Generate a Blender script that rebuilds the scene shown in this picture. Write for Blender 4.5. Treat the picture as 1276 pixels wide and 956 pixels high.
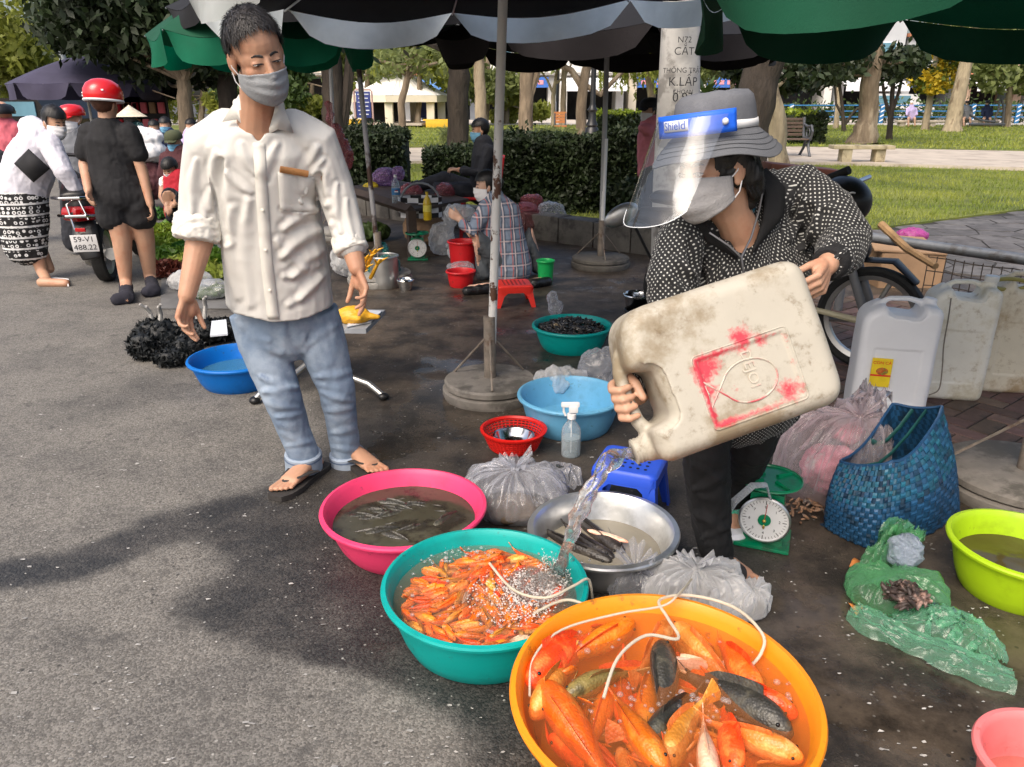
import bpy, bmesh, math, random
import numpy as np
from mathutils import Vector, Matrix, Quaternion
random.seed(7); V3 = Vector; ru = random.uniform; cos = math.cos; sin = math.sin; rng = np.random.default_rng(7)
for o in list(bpy.data.objects): bpy.data.objects.remove(o)
SC = bpy.context.scene; COL = SC.collection
R = math.radians; PI = math.pi
H = 1.43; TH = R(20.2); F = 958.0; CX, CY = 638.0, 478.0
cam = bpy.data.cameras.new('camera'); camo = bpy.data.objects.new('camera', cam); COL.objects.link(camo)
camo.location = (0, 0, H); camo.rotation_euler = (R(90) - TH, 0, 0)
cam.sensor_width = 36; cam.lens = 36 * F / 1276; cam.clip_start = 0.05; cam.clip_end = 2000
SC.camera = camo
SUN_EL, SUN_AZ = R(50), R(212)        # azimuth measured clockwise from +Y
w = bpy.data.worlds.new('World'); SC.world = w; w.use_nodes = True
nt = w.node_tree; bg = nt.nodes['Background']
sky = nt.nodes.new('ShaderNodeTexSky'); sky.sky_type = 'NISHITA'; sky.sun_disc = False
sky.sun_elevation = SUN_EL; sky.sun_rotation = SUN_AZ
sky.air_density = 1.0; sky.dust_density = 6.0; sky.ozone_density = 0.6
nt.links.new(sky.outputs[0], bg.inputs[0]); bg.inputs[1].default_value = 0.15
sl = bpy.data.lights.new('sun', 'SUN'); sl.energy = .95; sl.angle = R(40); sl.color = (1, .95, .87)
slo = bpy.data.objects.new('sun', sl); COL.objects.link(slo)
sd = V3((sin(SUN_AZ) * cos(SUN_EL), cos(SUN_AZ) * cos(SUN_EL), sin(SUN_EL)))
slo.rotation_euler = (-sd).to_track_quat('-Z', 'Y').to_euler(); slo.location = sd * 50
SC.view_settings.view_transform = 'Standard'; SC.view_settings.look = 'None'
SC.view_settings.exposure = 0.74; SC.view_settings.gamma = 1.0
try: SC.cycles.max_bounces = 8; SC.cycles.transparent_max_bounces = 24; SC.cycles.caustics_reflective = False; SC.cycles.caustics_refractive = False
except Exception: pass
def ray(px, py):
 u, v = px - CX, CY - py
 return V3((u, F * cos(TH) + v * sin(TH), -F * sin(TH) + v * cos(TH)))
def G(px, py, z=0.0):
 d = ray(px, py); t = (z - H) / d.z
 return V3((d.x * t, d.y * t, z))
def P(px, py, Y):
 d = ray(px, py); t = Y / d.y
 return V3((d.x * t, Y, H + d.z * t))
def mpp(p): return (p.y * cos(TH) + (H - p.z) * sin(TH)) / F
def pix(A):
 A = np.asarray(A); x, y, z = A[:, 0], A[:, 1], A[:, 2] - H
 d = y * cos(TH) - z * sin(TH); v = y * sin(TH) + z * cos(TH)
 return CX + F * x / d, CY - F * v / d
def _h(ix, iy, iz):
 n = (ix * 374761393 + iy * 668265263 + iz * 1274126177).astype(np.int64) & 0x7fffffff
 n = ((n ^ (n >> 13)) * 1274126177) & 0x7fffffff
 return ((n ^ (n >> 16)) & 0xffff) / 32767.5 - 1
def vnoise(p, s=1.0, seed=0):
 p = np.asarray(p, float) * s + seed * 17.3; i = np.floor(p).astype(np.int64); f = p - i; f = f * f * (3 - 2 * f)
 r = 0
 for a in (0, 1):
  for b in (0, 1):
   for c in (0, 1):
    wgt = (f[:, 0] if a else 1 - f[:, 0]) * (f[:, 1] if b else 1 - f[:, 1]) * (f[:, 2] if c else 1 - f[:, 2])
    r = r + wgt * _h(i[:, 0] + a, i[:, 1] + b, i[:, 2] + c)
 return r
def fbm(p, s=1.0, o=3, seed=0):
 r = 0; a = 1
 for k in range(o): r = r + a * vnoise(p, s * 2 ** k, seed + k); a *= .5
 return r
OFF = {}
def tag(o, label=None, cat=None, group=None, kind=None):
 if label: o['label'] = label
 if cat: o['category'] = cat
 if group: o['group'] = group
 if kind: o['kind'] = kind
 return o
def thing(name, label, cat, loc=(0, 0, 0), group=None):
 o = bpy.data.objects.new(name, None); COL.objects.link(o); o.location = loc
 o.empty_display_size = .05; OFF[o.name] = V3(loc)
 return tag(o, label, cat, group)
def link(name, me, parent=None, origin=None):
 """me has world coordinates; moved into the local frame of its parent / its own origin."""
 o = bpy.data.objects.new(name, me); COL.objects.link(o)
 if parent is not None:
  off = OFF[parent.name]; o.parent = parent
 else:
  if origin is None:
   n = len(me.vertices); a = np.empty(n * 3, np.float32); me.vertices.foreach_get('co', a); a = a.reshape(-1, 3)
   origin = V3((float(a[:, 0].mean()), float(a[:, 1].mean()), float(a[:, 2].min())))
  off = V3(origin); o.location = off
 if off.length > 0: me.transform(Matrix.Translation(-off))
 OFF[o.name] = off
 return o
def np_mesh(name, V, Fc, smooth=True, mats=(), mi=None):
 me = bpy.data.meshes.new(name)
 me.from_pydata([tuple(v) for v in V], [], [tuple(f) for f in Fc]) if not isinstance(V, np.ndarray) else _fast(me, V, Fc)
 for m in mats: me.materials.append(m)
 if mi is not None: me.polygons.foreach_set('material_index', np.asarray(mi, np.int32))
 if smooth: me.polygons.foreach_set('use_smooth', np.ones(len(me.polygons), bool))
 me.update(); return me
def _fast(me, V, Fc):
 Fc = np.asarray(Fc); k = Fc.shape[1]; n = len(Fc)
 me.vertices.add(len(V)); me.vertices.foreach_set('co', np.asarray(V, np.float32).ravel())
 me.loops.add(n * k); me.loops.foreach_set('vertex_index', Fc.astype(np.int32).ravel())
 me.polygons.add(n); me.polygons.foreach_set('loop_start', np.arange(0, n * k, k, dtype=np.int32))
 me.update(calc_edges=True)
def frame(t, hint=None):
 t = V3(t).normalized(); h = V3(hint) if hint is not None else V3((0, 0, 1))
 if abs(t.dot(h.normalized())) > .98: h = V3((1, 0, 0)) if abs(t.x) < .9 else V3((0, 1, 0))
 a = (h - t * h.dot(t)).normalized(); return a, t.cross(a)
class MB:
 def __init__(s): s.v = []; s.f = []; s.m = []; s.mi = 0; s.bones = []
 def add(s, V, Fc):
  b = len(s.v); s.v += [V3(v) for v in V]
  for f in Fc: s.f.append([b + i for i in f]); s.m.append(s.mi)
 def box(s, c, size, rot=None, bev=0.0):
  hx, hy, hz = size[0] / 2, size[1] / 2, size[2] / 2; c = V3(c)
  if bev > 0:
   b = min(bev, hx * .9, hy * .9, hz * .9); bm = bmesh.new(); bmesh.ops.create_cube(bm, size=1)
   for v in bm.verts: v.co = V3((v.co.x * 2 * hx, v.co.y * 2 * hy, v.co.z * 2 * hz))
   bmesh.ops.bevel(bm, geom=bm.edges[:], offset=b, segments=2, affect='EDGES', profile=.6)
   V = [v.co.copy() for v in bm.verts]; bm.verts.index_update(); Fc = [[v.index for v in f.verts] for f in bm.faces]; bm.free()
  else:
   V = [V3((x * hx, y * hy, z * hz)) for x in (-1, 1) for y in (-1, 1) for z in (-1, 1)]
   Fc = [(0, 1, 3, 2), (4, 6, 7, 5), (0, 4, 5, 1), (2, 3, 7, 6), (0, 2, 6, 4), (1, 5, 7, 3)]
  if rot is not None: V = [rot @ v for v in V]
  s.add([v + c for v in V], Fc)
 def tube(s, pts, rad, n=10, hint=None, cap=True, round_=False):
  """rad: number, list, or list of (ra, rb) half widths along hint direction a and b=t x a"""
  pts = [V3(p) for p in pts]; N = len(pts)
  if not isinstance(rad, (list, tuple)): rad = [rad] * N
  if len(rad) == 2 and N != 2: rad = [rad[0] + (rad[1] - rad[0]) * i / (N - 1) for i in range(N)]
  rad = [r if isinstance(r, (tuple, list)) else (r, r) for r in rad]
  for i in range(N - 1): s.bones.append((pts[i], pts[i + 1], (max(rad[i]) + max(rad[i + 1])) / 2))
  if round_:
   P2, R2 = [], []
   t0 = (pts[0] - pts[1]).normalized(); t1 = (pts[-1] - pts[-2]).normalized()
   for k in (75, 45, 20): a = R(k); e = min(rad[0]); P2.append(pts[0] + t0 * e * sin(a)); R2.append((rad[0][0] * cos(a), rad[0][1] * cos(a)))
   P2 += pts; R2 += rad
   for k in (20, 45, 75): a = R(k); e = min(rad[-1]); P2.append(pts[-1] + t1 * e * sin(a)); R2.append((rad[-1][0] * cos(a), rad[-1][1] * cos(a)))
   pts, rad, N = P2, R2, len(P2)
  V, Fc = [], []; pa = None
  for i in range(N):
   t = (pts[min(i + 1, N - 1)] - pts[max(i - 1, 0)])
   if t.length < 1e-9: t = V3((0, 0, 1))
   a, b = frame(t, hint if hint is not None else (pa if pa is not None else None)); pa = a
   for k in range(n):
    q = 2 * PI * k / n; V.append(pts[i] + a * (rad[i][0] * cos(q)) + b * (rad[i][1] * sin(q)))
  for i in range(N - 1):
   for k in range(n):
    Fc.append((i * n + k, i * n + (k + 1) % n, (i + 1) * n + (k + 1) % n, (i + 1) * n + k))
  if cap: Fc.append(tuple(range(n))[::-1]); Fc.append(tuple((N - 1) * n + k for k in range(n)))
  s.add(V, Fc)
 def cap(s, a, ra, b, rb, n=12): s.tube([a, b], [ra, rb], n, round_=True)
 def ell(s, c, r, rot=None, nu=16, nv=10):
  c = V3(c); r = r if isinstance(r, (tuple, list)) else (r, r, r)
  V = [V3((0, 0, -r[2]))]
  for j in range(1, nv):
   a = -PI / 2 + PI * j / nv
   for i in range(nu): q = 2 * PI * i / nu; V.append(V3((r[0] * cos(a) * cos(q), r[1] * cos(a) * sin(q), r[2] * sin(a))))
  V.append(V3((0, 0, r[2]))); T = len(V) - 1; Fc = []
  for i in range(nu):
   Fc.append((0, 1 + (i + 1) % nu, 1 + i)); Fc.append((T, 1 + (nv - 2) * nu + i, 1 + (nv - 2) * nu + (i + 1) % nu))
   for j in range(nv - 2): Fc.append((1 + j * nu + i, 1 + j * nu + (i + 1) % nu, 1 + (j + 1) * nu + (i + 1) % nu, 1 + (j + 1) * nu + i))
  if rot is not None: V = [rot @ v for v in V]
  s.add([v + c for v in V], Fc)
 def lathe(s, prof, c=(0, 0, 0), n=40, rot=None, sx=1, sy=1, jag=None, close=False):
  c = V3(c); V, Fc = [], []; N = len(prof)
  for r, z in prof:
   for k in range(n):
    q = 2 * PI * k / n; rr = r * (1 if jag is None else jag(q, z)); V.append(V3((rr * cos(q) * sx, rr * sin(q) * sy, z)))
  M_ = N if close else N - 1
  for i in range(M_):
   for k in range(n): Fc.append((i * n + k, i * n + (k + 1) % n, ((i + 1) % N) * n + (k + 1) % n, ((i + 1) % N) * n + k))
  if not close:
   if prof[0][0] > 1e-6: Fc.append(tuple(range(n))[::-1])
   if prof[-1][0] > 1e-6: Fc.append(tuple((N - 1) * n + k for k in range(n)))
  if rot is not None: V = [rot @ v for v in V]
  s.add([v + c for v in V], Fc)
 def prism(s, pts, vec):
  """polygon pts (3D) extruded by vec"""
  n = len(pts); pts = [V3(p) for p in pts]; vec = V3(vec)
  s.add(pts + [p + vec for p in pts], [tuple(range(n))[::-1], tuple(range(n, 2 * n))] + [(i, (i + 1) % n, n + (i + 1) % n, n + i) for i in range(n)])
 def grid(s, fn, nu, nv, wrap=False):
  V = [fn(i / nu, j / nv) for j in range(nv + 1) for i in range(nu + 1)]
  s.add(V, [(j * (nu + 1) + i, j * (nu + 1) + i + 1, (j + 1) * (nu + 1) + i + 1, (j + 1) * (nu + 1) + i) for j in range(nv) for i in range(nu)])
 def mesh(s, name, mats, smooth=True, ang=None):
  me = bpy.data.meshes.new(name); me.from_pydata([tuple(v) for v in s.v], [], s.f)
  for m in (mats if isinstance(mats, (list, tuple)) else [mats]): me.materials.append(m)
  me.polygons.foreach_set('material_index', np.asarray(s.m, np.int32))
  me.polygons.foreach_set('use_smooth', np.full(len(s.f), bool(smooth)))
  me.update()
  if smooth and ang is not None: me.set_sharp_from_angle(angle=R(ang))
  return me
 def build(s, name, mats, parent=None, origin=None, smooth=True, ang=40, solid=0.0, fix=True):
  me = s.mesh(name, mats, False)
  if fix:
   bm = bmesh.new(); bm.from_mesh(me); bmesh.ops.recalc_face_normals(bm, faces=bm.faces[:]); bm.to_mesh(me); bm.free()
  if smooth:
   me.polygons.foreach_set('use_smooth', np.ones(len(me.polygons), bool))
   if ang: me.set_sharp_from_angle(angle=R(ang))
  o = link(name, me, parent, origin)
  if solid:
   md = o.modifiers.new('thickness', 'SOLIDIFY'); md.thickness = solid; md.offset = 0
  return o
TMP = bpy.data.scenes.new('work'); TVL = TMP.view_layers[0]
def evaluate(o):
 TMP.collection.objects.link(o); TVL.update(); dg = TVL.depsgraph
 me = bpy.data.meshes.new_from_object(o.evaluated_get(dg)); TMP.collection.objects.unlink(o)
 d = o.data; bpy.data.objects.remove(o)
 if d.users == 0: (bpy.data.meshes if isinstance(d, bpy.types.Mesh) else bpy.data.curves).remove(d)
 return me
def fuse(mb, name, mat, parent=None, origin=None, voxel=.008, it=4, disp=None, uvs=0, fac=.5, cut=None):
 """overlapping closed shapes -> ONE continuous smooth surface"""
 me = mb.mesh('tmp', mat, False); o = bpy.data.objects.new('tmp', me)
 m = o.modifiers.new('r', 'REMESH'); m.mode = 'VOXEL'; m.voxel_size = voxel; m.adaptivity = 0
 if it: m = o.modifiers.new('s', 'SMOOTH'); m.factor = fac; m.iterations = it
 me = evaluate(o); me.name = name
 if not me.materials: me.materials.append(mat)
 if disp or cut:
  n = len(me.vertices); A = np.empty(n * 3, np.float32); me.vertices.foreach_get('co', A); A = A.reshape(-1, 3).astype(float)
  Nn = np.empty(n * 3, np.float32); me.vertex_normals.foreach_get('vector', Nn); Nn = Nn.reshape(-1, 3).astype(float)
  if disp: A2 = A + Nn * np.asarray(disp(A, Nn))[:, None]; me.vertices.foreach_set('co', A2.astype(np.float32).ravel())
  if cut:
   kill = np.nonzero(cut(A, Nn))[0]; bm = bmesh.new(); bm.from_mesh(me); bm.verts.ensure_lookup_table()
   bmesh.ops.delete(bm, geom=[bm.verts[int(i)] for i in kill], context='VERTS')
   for _ in range(8):
    nw = {}
    for v in bm.verts:
     bn = [e.other_vert(v).co for e in v.link_edges if e.is_boundary]
     if len(bn) == 2: nw[v] = v.co * .4 + (bn[0] + bn[1]) * .3
    for v, c_ in nw.items(): v.co = c_
   bm.to_mesh(me); bm.free()
 me.polygons.foreach_set('use_smooth', np.ones(len(me.polygons), bool)); me.update()
 if uvs: bone_uv(me, mb.bones, uvs)
 return link(name, me, parent, origin)
def bone_uv(me, bones, s):
 n = len(me.vertices); A = np.empty(n * 3, np.float32); me.vertices.foreach_get('co', A); A = A.reshape(-1, 3).astype(float)
 nl = len(me.loops); L = np.empty(nl, np.int32); me.loops.foreach_get('vertex_index', L)
 npoly = len(me.polygons); C = np.empty(npoly * 3, np.float32); me.polygons.foreach_get('center', C); C = C.reshape(-1, 3)
 tot = np.empty(npoly, np.int32); me.polygons.foreach_get('loop_total', tot); PI_ = np.repeat(np.arange(npoly), tot)
 best = np.full(npoly, 1e9); bi = np.zeros(npoly, int)
 for k, (a, b, r) in enumerate(bones):
  a = np.array(a); d = np.array(b) - a; L2 = d @ d + 1e-12; t = np.clip((C - a) @ d / L2, 0, 1)
  dist = np.linalg.norm(C - a - t[:, None] * d, axis=1) / r
  m = dist < best; best[m] = dist[m]; bi[m] = k
 uv = np.zeros((nl, 2)); X = A[L]; B = bi[PI_]; acc = 0
 for k, (a, b, r) in enumerate(bones):
  m = B == k
  a0 = np.array(a); d = np.array(b) - a0; ln = np.linalg.norm(d); d = d / ln
  h = np.array([0, -1., 0.2]); h -= d * (h @ d); h /= np.linalg.norm(h); g = np.cross(d, h)
  if m.any():
   q = X[m] - a0; an = np.arctan2(q @ g, q @ h); cq = C[PI_[m]] - a0; ca = np.arctan2(cq @ g, cq @ h)
   an = ca + (an - ca + PI) % (2 * PI) - PI
   uv[m, 0] = an * r * s; uv[m, 1] = (q @ d + acc) * s
  acc += ln
 l = me.uv_layers.new(name='UVMap'); l.data.foreach_set('uv', uv.astype(np.float32).ravel())
def text(name, body, size, M4, mat, parent=None, depth=.0006, origin=None):
 c = bpy.data.curves.new('t', 'FONT'); c.body = body; c.size = size; c.align_x = 'CENTER'; c.align_y = 'CENTER'; c.extrude = depth; c.resolution_u = 3
 me = evaluate(bpy.data.objects.new('t', c)); me.name = name; me.materials.clear(); me.materials.append(mat); me.transform(M4)
 return link(name, me, parent, origin)
def basis(o, x, y, z=None):
 x = V3(x).normalized(); y = V3(y); y = (y - x * y.dot(x)).normalized(); z = x.cross(y)
 m = Matrix((x, y, z)).transposed().to_4x4(); m.translation = V3(o); return m
def dup(o, loc=None, rot=None, label=None, group=None, scale=None, parent=None):
 c = o.copy(); COL.objects.link(c)
 if parent is not None: c.parent = parent
 for ch in o.children: dup(ch, parent=c)
 if loc is not None: c.location = loc
 if rot is not None: c.rotation_euler = rot
 if scale is not None: c.scale = scale if isinstance(scale, (tuple, list)) else (scale,) * 3
 if label: c['label'] = label
 if group: c['group'] = group
 OFF[c.name] = V3(c.location) if parent is None else OFF.get(parent.name, V3())
 return c
def M(name, col, rough=.6, var=.15, vs=8, bump=0.0, bs=40, metal=0, col2=None, c2s=3, c2lo=.5, c2hi=.65, spec=.5, trans=0, ior=1.45,
  alpha=1, coat=0, tl=0, sheen=0, stretch=None, crk=0, scl=0, oc='Object', rnd=0, bdist=.01, sss=0, dirt=None, emit=None):
 m = bpy.data.materials.new(name); m.use_nodes = True; t = m.node_tree; N, L = t.nodes, t.links; p = N['Principled BSDF']; out = N['Material Output']
 tc = N.new('ShaderNodeTexCoord'); vec = tc.outputs[oc]
 if stretch:
  mp = N.new('ShaderNodeMapping'); mp.inputs['Scale'].default_value = stretch; L.new(vec, mp.inputs[0]); vec = mp.outputs[0]
 def noise(s, d=4, r=.6):
  n = N.new('ShaderNodeTexNoise'); n.inputs['Scale'].default_value = s; n.inputs['Detail'].default_value = d; n.inputs['Roughness'].default_value = r; L.new(vec, n.inputs['Vector']); return n.outputs['Fac']
 def ramp(f, lo, hi):
  mr = N.new('ShaderNodeMapRange'); mr.inputs[1].default_value = lo; mr.inputs[2].default_value = hi; mr.interpolation_type = 'SMOOTHSTEP'; L.new(f, mr.inputs[0]); return mr.outputs[0]
 def mix(f, a, b, mode='MIX'):
  x = N.new('ShaderNodeMix'); x.data_type = 'RGBA'; x.blend_type = mode
  for sock, val in ((x.inputs[0], f), (x.inputs[6], a), (x.inputs[7], b)):
   if isinstance(val, (int, float)): sock.default_value = val
   elif isinstance(val, (tuple, list)): sock.default_value = (*val[:3], 1)
   else: L.new(val, sock)
  return x.outputs[2]
 c = tuple(col)
 base = mix(ramp(noise(vs), .25, .75), tuple(x * (1 - var) for x in c), tuple(min(1, x * (1 + var)) for x in c)) if var else None
 if col2 is not None: base = mix(ramp(noise(c2s, 6, .65), c2lo, c2hi), base if base is not None else c, col2)
 if dirt is not None: base = mix(ramp(noise(dirt[1], 8, .7), dirt[2], dirt[3]), base if base is not None else c, dirt[0])
 if rnd:
  oi = N.new('ShaderNodeObjectInfo'); hs = N.new('ShaderNodeHueSaturation'); L.new(base, hs.inputs['Color'])
  mr = N.new('ShaderNodeMapRange'); mr.inputs[3].default_value = 1 - rnd; mr.inputs[4].default_value = 1 + rnd; L.new(oi.outputs['Random'], mr.inputs[0]); L.new(mr.outputs[0], hs.inputs['Value'])
  m2 = N.new('ShaderNodeMapRange'); m2.inputs[3].default_value = .5 - rnd * .08; m2.inputs[4].default_value = .5 + rnd * .08
  mm = N.new('ShaderNodeMath'); mm.operation = 'FRACT'; mu = N.new('ShaderNodeMath'); mu.operation = 'MULTIPLY'; mu.inputs[1].default_value = 7.31
  L.new(oi.outputs['Random'], mu.inputs[0]); L.new(mu.outputs[0], mm.inputs[0]); L.new(mm.outputs[0], m2.inputs[0]); L.new(m2.outputs[0], hs.inputs['Hue']); base = hs.outputs[0]
 if base is not None: L.new(base, p.inputs['Base Color'])
 else: p.inputs['Base Color'].default_value = (*c, 1)
 p.inputs['Roughness'].default_value = rough; p.inputs['Metallic'].default_value = metal; p.inputs['IOR'].default_value = ior
 p.inputs['Specular IOR Level'].default_value = spec
 p.inputs['Transmission Weight'].default_value = trans; p.inputs['Alpha'].default_value = alpha; p.inputs['Coat Weight'].default_value = coat
 p.inputs['Sheen Weight'].default_value = sheen
 if sss: p.inputs['Subsurface Weight'].default_value = sss; p.inputs['Subsurface Radius'].default_value = (.01, .004, .002); p.inputs['Subsurface Scale'].default_value = 1
 if rough > .15 and not trans:
  rr = N.new('ShaderNodeMapRange'); rr.inputs[3].default_value = max(.05, rough - .12); rr.inputs[4].default_value = min(1, rough + .12); L.new(noise(vs * 1.7), rr.inputs[0]); L.new(rr.outputs[0], p.inputs['Roughness'])
 if bump:
  b = N.new('ShaderNodeBump'); b.inputs['Strength'].default_value = bump; b.inputs['Distance'].default_value = bdist; L.new(noise(bs, 6), b.inputs['Height']); L.new(b.outputs[0], p.inputs['Normal'])
 if scl:
  v = N.new('ShaderNodeTexVoronoi'); v.inputs['Scale'].default_value = scl; L.new(vec, v.inputs['Vector']); b = N.new('ShaderNodeBump'); b.invert = True; b.inputs['Strength'].default_value = .6; b.inputs['Distance'].default_value = .0025; L.new(v.outputs['Distance'], b.inputs['Height']); L.new(b.outputs[0], p.inputs['Normal'])
 if crk:
  mq = N.new('ShaderNodeMapping'); mq.inputs['Scale'].default_value = (1, 1, .45); mq.inputs['Rotation'].default_value = (.3, .35, .2); L.new(tc.outputs[oc], mq.inputs[0])
  n = N.new('ShaderNodeTexNoise'); n.noise_type = 'RIDGED_MULTIFRACTAL'; n.inputs['Scale'].default_value = crk; n.inputs['Detail'].default_value = 3; n.inputs['Roughness'].default_value = .45; n.inputs['Distortion'].default_value = .8; L.new(mq.outputs[0], n.inputs['Vector'])
  b2 = N.new('ShaderNodeBump'); b2.inputs['Strength'].default_value = .55; b2.inputs['Distance'].default_value = .012; L.new(n.outputs[0], b2.inputs['Height'])
  if bump: L.new(b.outputs[0], b2.inputs['Normal'])
  L.new(b2.outputs[0], p.inputs['Normal'])
 if tl:
  tr = N.new('ShaderNodeBsdfTranslucent'); L.new(base, tr.inputs[0]) if base is not None else None
  if base is None: tr.inputs[0].default_value = (*c, 1)
  ms = N.new('ShaderNodeMixShader'); ms.inputs[0].default_value = tl; L.new(p.outputs[0], ms.inputs[1]); L.new(tr.outputs[0], ms.inputs[2]); L.new(ms.outputs[0], out.inputs[0])
 m['k'] = 1
 return m
def thin_ior(N, L, fr, ior):
 g = N.new('ShaderNodeNewGeometry'); r = N.new('ShaderNodeMapRange'); r.inputs[3].default_value = ior; r.inputs[4].default_value = 1 / ior; L.new(g.outputs['Backfacing'], r.inputs[0]); L.new(r.outputs[0], fr.inputs[0])
def film(name, col, opac=.35, rough=.15, bump=.3, bs=30, tl=.4, crumple=True, ior=1.45):
 """thin plastic film: see-through, with soft white scatter and sharp glints"""
 m = bpy.data.materials.new(name); m.use_nodes = True; t = m.node_tree; N, L = t.nodes, t.links; N.remove(N['Principled BSDF']); out = N['Material Output']
 tc = N.new('ShaderNodeTexCoord'); n = N.new('ShaderNodeTexNoise'); n.inputs['Scale'].default_value = bs; n.inputs['Detail'].default_value = 5; L.new(tc.outputs['Object'], n.inputs[0])
 n.inputs['Distortion'].default_value = 1.5
 b = N.new('ShaderNodeBump'); b.inputs['Strength'].default_value = bump; b.inputs['Distance'].default_value = .02; L.new(n.outputs['Fac'], b.inputs['Height'])
 if crumple:
  ds = N.new('ShaderNodeMix'); ds.data_type = 'VECTOR'; ds.inputs[0].default_value = .06; L.new(tc.outputs['Object'], ds.inputs[4]); L.new(n.outputs['Color'], ds.inputs[5])
  v = N.new('ShaderNodeTexVoronoi'); v.inputs['Scale'].default_value = bs * .8; L.new(ds.outputs[1], v.inputs[0])
  v2 = N.new('ShaderNodeTexVoronoi'); v2.inputs['Scale'].default_value = bs * 2.1; L.new(ds.outputs[1], v2.inputs[0])
  ad = N.new('ShaderNodeMath'); ad.operation = 'MULTIPLY_ADD'; ad.inputs[1].default_value = .45; L.new(v2.outputs['Distance'], ad.inputs[0]); L.new(v.outputs['Distance'], ad.inputs[2]); L.new(ad.outputs[0], b.inputs['Height']); b.inputs['Distance'].default_value = .035
 tr = N.new('ShaderNodeBsdfTransparent'); tr.inputs[0].default_value = tuple(min(1, .75 + .25 * x) for x in col) + (1,)
 df = N.new('ShaderNodeBsdfDiffuse'); df.inputs[0].default_value = (*col, 1); L.new(b.outputs[0], df.inputs['Normal'])
 tz = N.new('ShaderNodeBsdfTranslucent'); tz.inputs[0].default_value = (*col, 1); L.new(b.outputs[0], tz.inputs['Normal'])
 m1 = N.new('ShaderNodeMixShader'); m1.inputs[0].default_value = tl; L.new(df.outputs[0], m1.inputs[1]); L.new(tz.outputs[0], m1.inputs[2])
 m2 = N.new('ShaderNodeMixShader'); lw = N.new('ShaderNodeLayerWeight'); lw.inputs[0].default_value = .45; L.new(b.outputs[0], lw.inputs['Normal'])
 mr = N.new('ShaderNodeMapRange'); mr.inputs[3].default_value = opac * .55; mr.inputs[4].default_value = min(1, opac * 1.9); L.new(lw.outputs['Facing'], mr.inputs[0])
 L.new(mr.outputs[0], m2.inputs[0]); L.new(tr.outputs[0], m2.inputs[1]); L.new(m1.outputs[0], m2.inputs[2])
 gl = N.new('ShaderNodeBsdfGlossy'); gl.inputs['Roughness'].default_value = rough; L.new(b.outputs[0], gl.inputs['Normal'])
 fr = N.new('ShaderNodeFresnel'); thin_ior(N, L, fr, ior); L.new(b.outputs[0], fr.inputs['Normal'])
 m3 = N.new('ShaderNodeMixShader'); L.new(fr.outputs[0], m3.inputs[0]); L.new(m2.outputs[0], m3.inputs[1]); L.new(gl.outputs[0], m3.inputs[2]); L.new(m3.outputs[0], out.inputs[0])
 return m
def watermat(name, col, opac, bump=.15, bs=14, rough=.03):
 return film(name, col, opac, rough, bump, bs, .0, False, 1.33)
# ================================================================ shared materials
WHITE_P = M('white_paint', (.72, .72, .70), .5, .06, 5, .15, 30, col2=(.25, .11, .05), c2s=9, c2lo=.62, c2hi=.66)
STEEL = M('worn_steel', (.45, .45, .44), .35, .12, 10, .05, 40, metal=.9)
PIPE = M('galvanised_pipe', (.22, .235, .25), .5, .15, 6, .1, 60, metal=.4, col2=(.12, .11, .10), c2s=5)
ALU = M('aluminium', (.62, .62, .61), .33, .10, 14, .06, 30, metal=.85, col2=(.42, .42, .40), c2s=5)
CONC = M('concrete', (.30, .29, .27), .85, .18, 6, .3, 45, col2=(.16, .15, .13), c2s=4)
DARKCONC = M('dark_concrete', (.13, .12, .105), .75, .25, 6, .3, 40, col2=(.06, .055, .05), c2s=4)
BLACKP = M('black_plastic', (.012, .012, .013), .35, .1, 6)
RUBBER = M('rubber', (.018, .018, .018), .75, .2, 20, .2, 60)
BARK = M('bark', (.20, .155, .105), .9, .35, 6, .9, 14, col2=(.33, .28, .20), c2s=3, stretch=(1, 1, .25), bdist=.06)
DBARK = M('dark_bark', (.045, .035, .027), .9, .35, 6, .9, 14, stretch=(1, 1, .25), bdist=.06)
PBARK = M('pale_bark', (.34, .28, .19), .9, .3, 5, .7, 14, col2=(.15, .11, .07), c2s=3, stretch=(1, 1, .3), bdist=.05)
LEAF_D = M('dark_leaf', (.022, .038, .012), .55, .5, 1.6, tl=.15)
LEAF_M = M('mid_leaf', (.06, .10, .025), .55, .45, 1.3, tl=.3)
LEAF_Y = M('yellow_leaf', (.27, .30, .055), .55, .35, .8, tl=.5)
LEAF_P = M('pale_leaf', (.20, .24, .08), .55, .35, .8, tl=.4)
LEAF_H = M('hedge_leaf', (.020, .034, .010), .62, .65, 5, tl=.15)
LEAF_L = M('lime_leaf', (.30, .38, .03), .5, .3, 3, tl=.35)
FLOWER_Y = M('yellow_flower', (.62, .46, .03), .6, .2, 4, tl=.3, col2=(.14, .18, .03), c2s=1.8, c2lo=.5, c2hi=.56)
GRASS = M('grass_blade', (.17, .225, .03), .6, .4, .7, tl=.3, col2=(.31, .34, .055), c2s=.5, c2lo=.4, c2hi=.6)
SOIL = M('lawn_soil', (.085, .11, .02), .95, .35, 2, .5, 30, col2=(.17, .19, .035), c2s=.6, c2lo=.4, c2hi=.6)
CREAM = M('cream_paint', (.78, .70, .55), .7, .06, 1)
CREAMR = M('cream_roof', (.82, .80, .74), .6, .05, 1)
BLUEP = M('blue_paint', (.03, .16, .36), .45, .2, 3)
WOODS = M('bench_slat', (.11, .075, .055), .6, .25, 4, .2, 30, stretch=(.3, 2, 2))
IRON = M('cast_iron', (.07, .075, .085), .45, .15, 10)
STONE = M('stone_bench', (.42, .36, .24), .85, .2, 6, .3, 40, col2=(.22, .18, .11), c2s=4)
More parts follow.
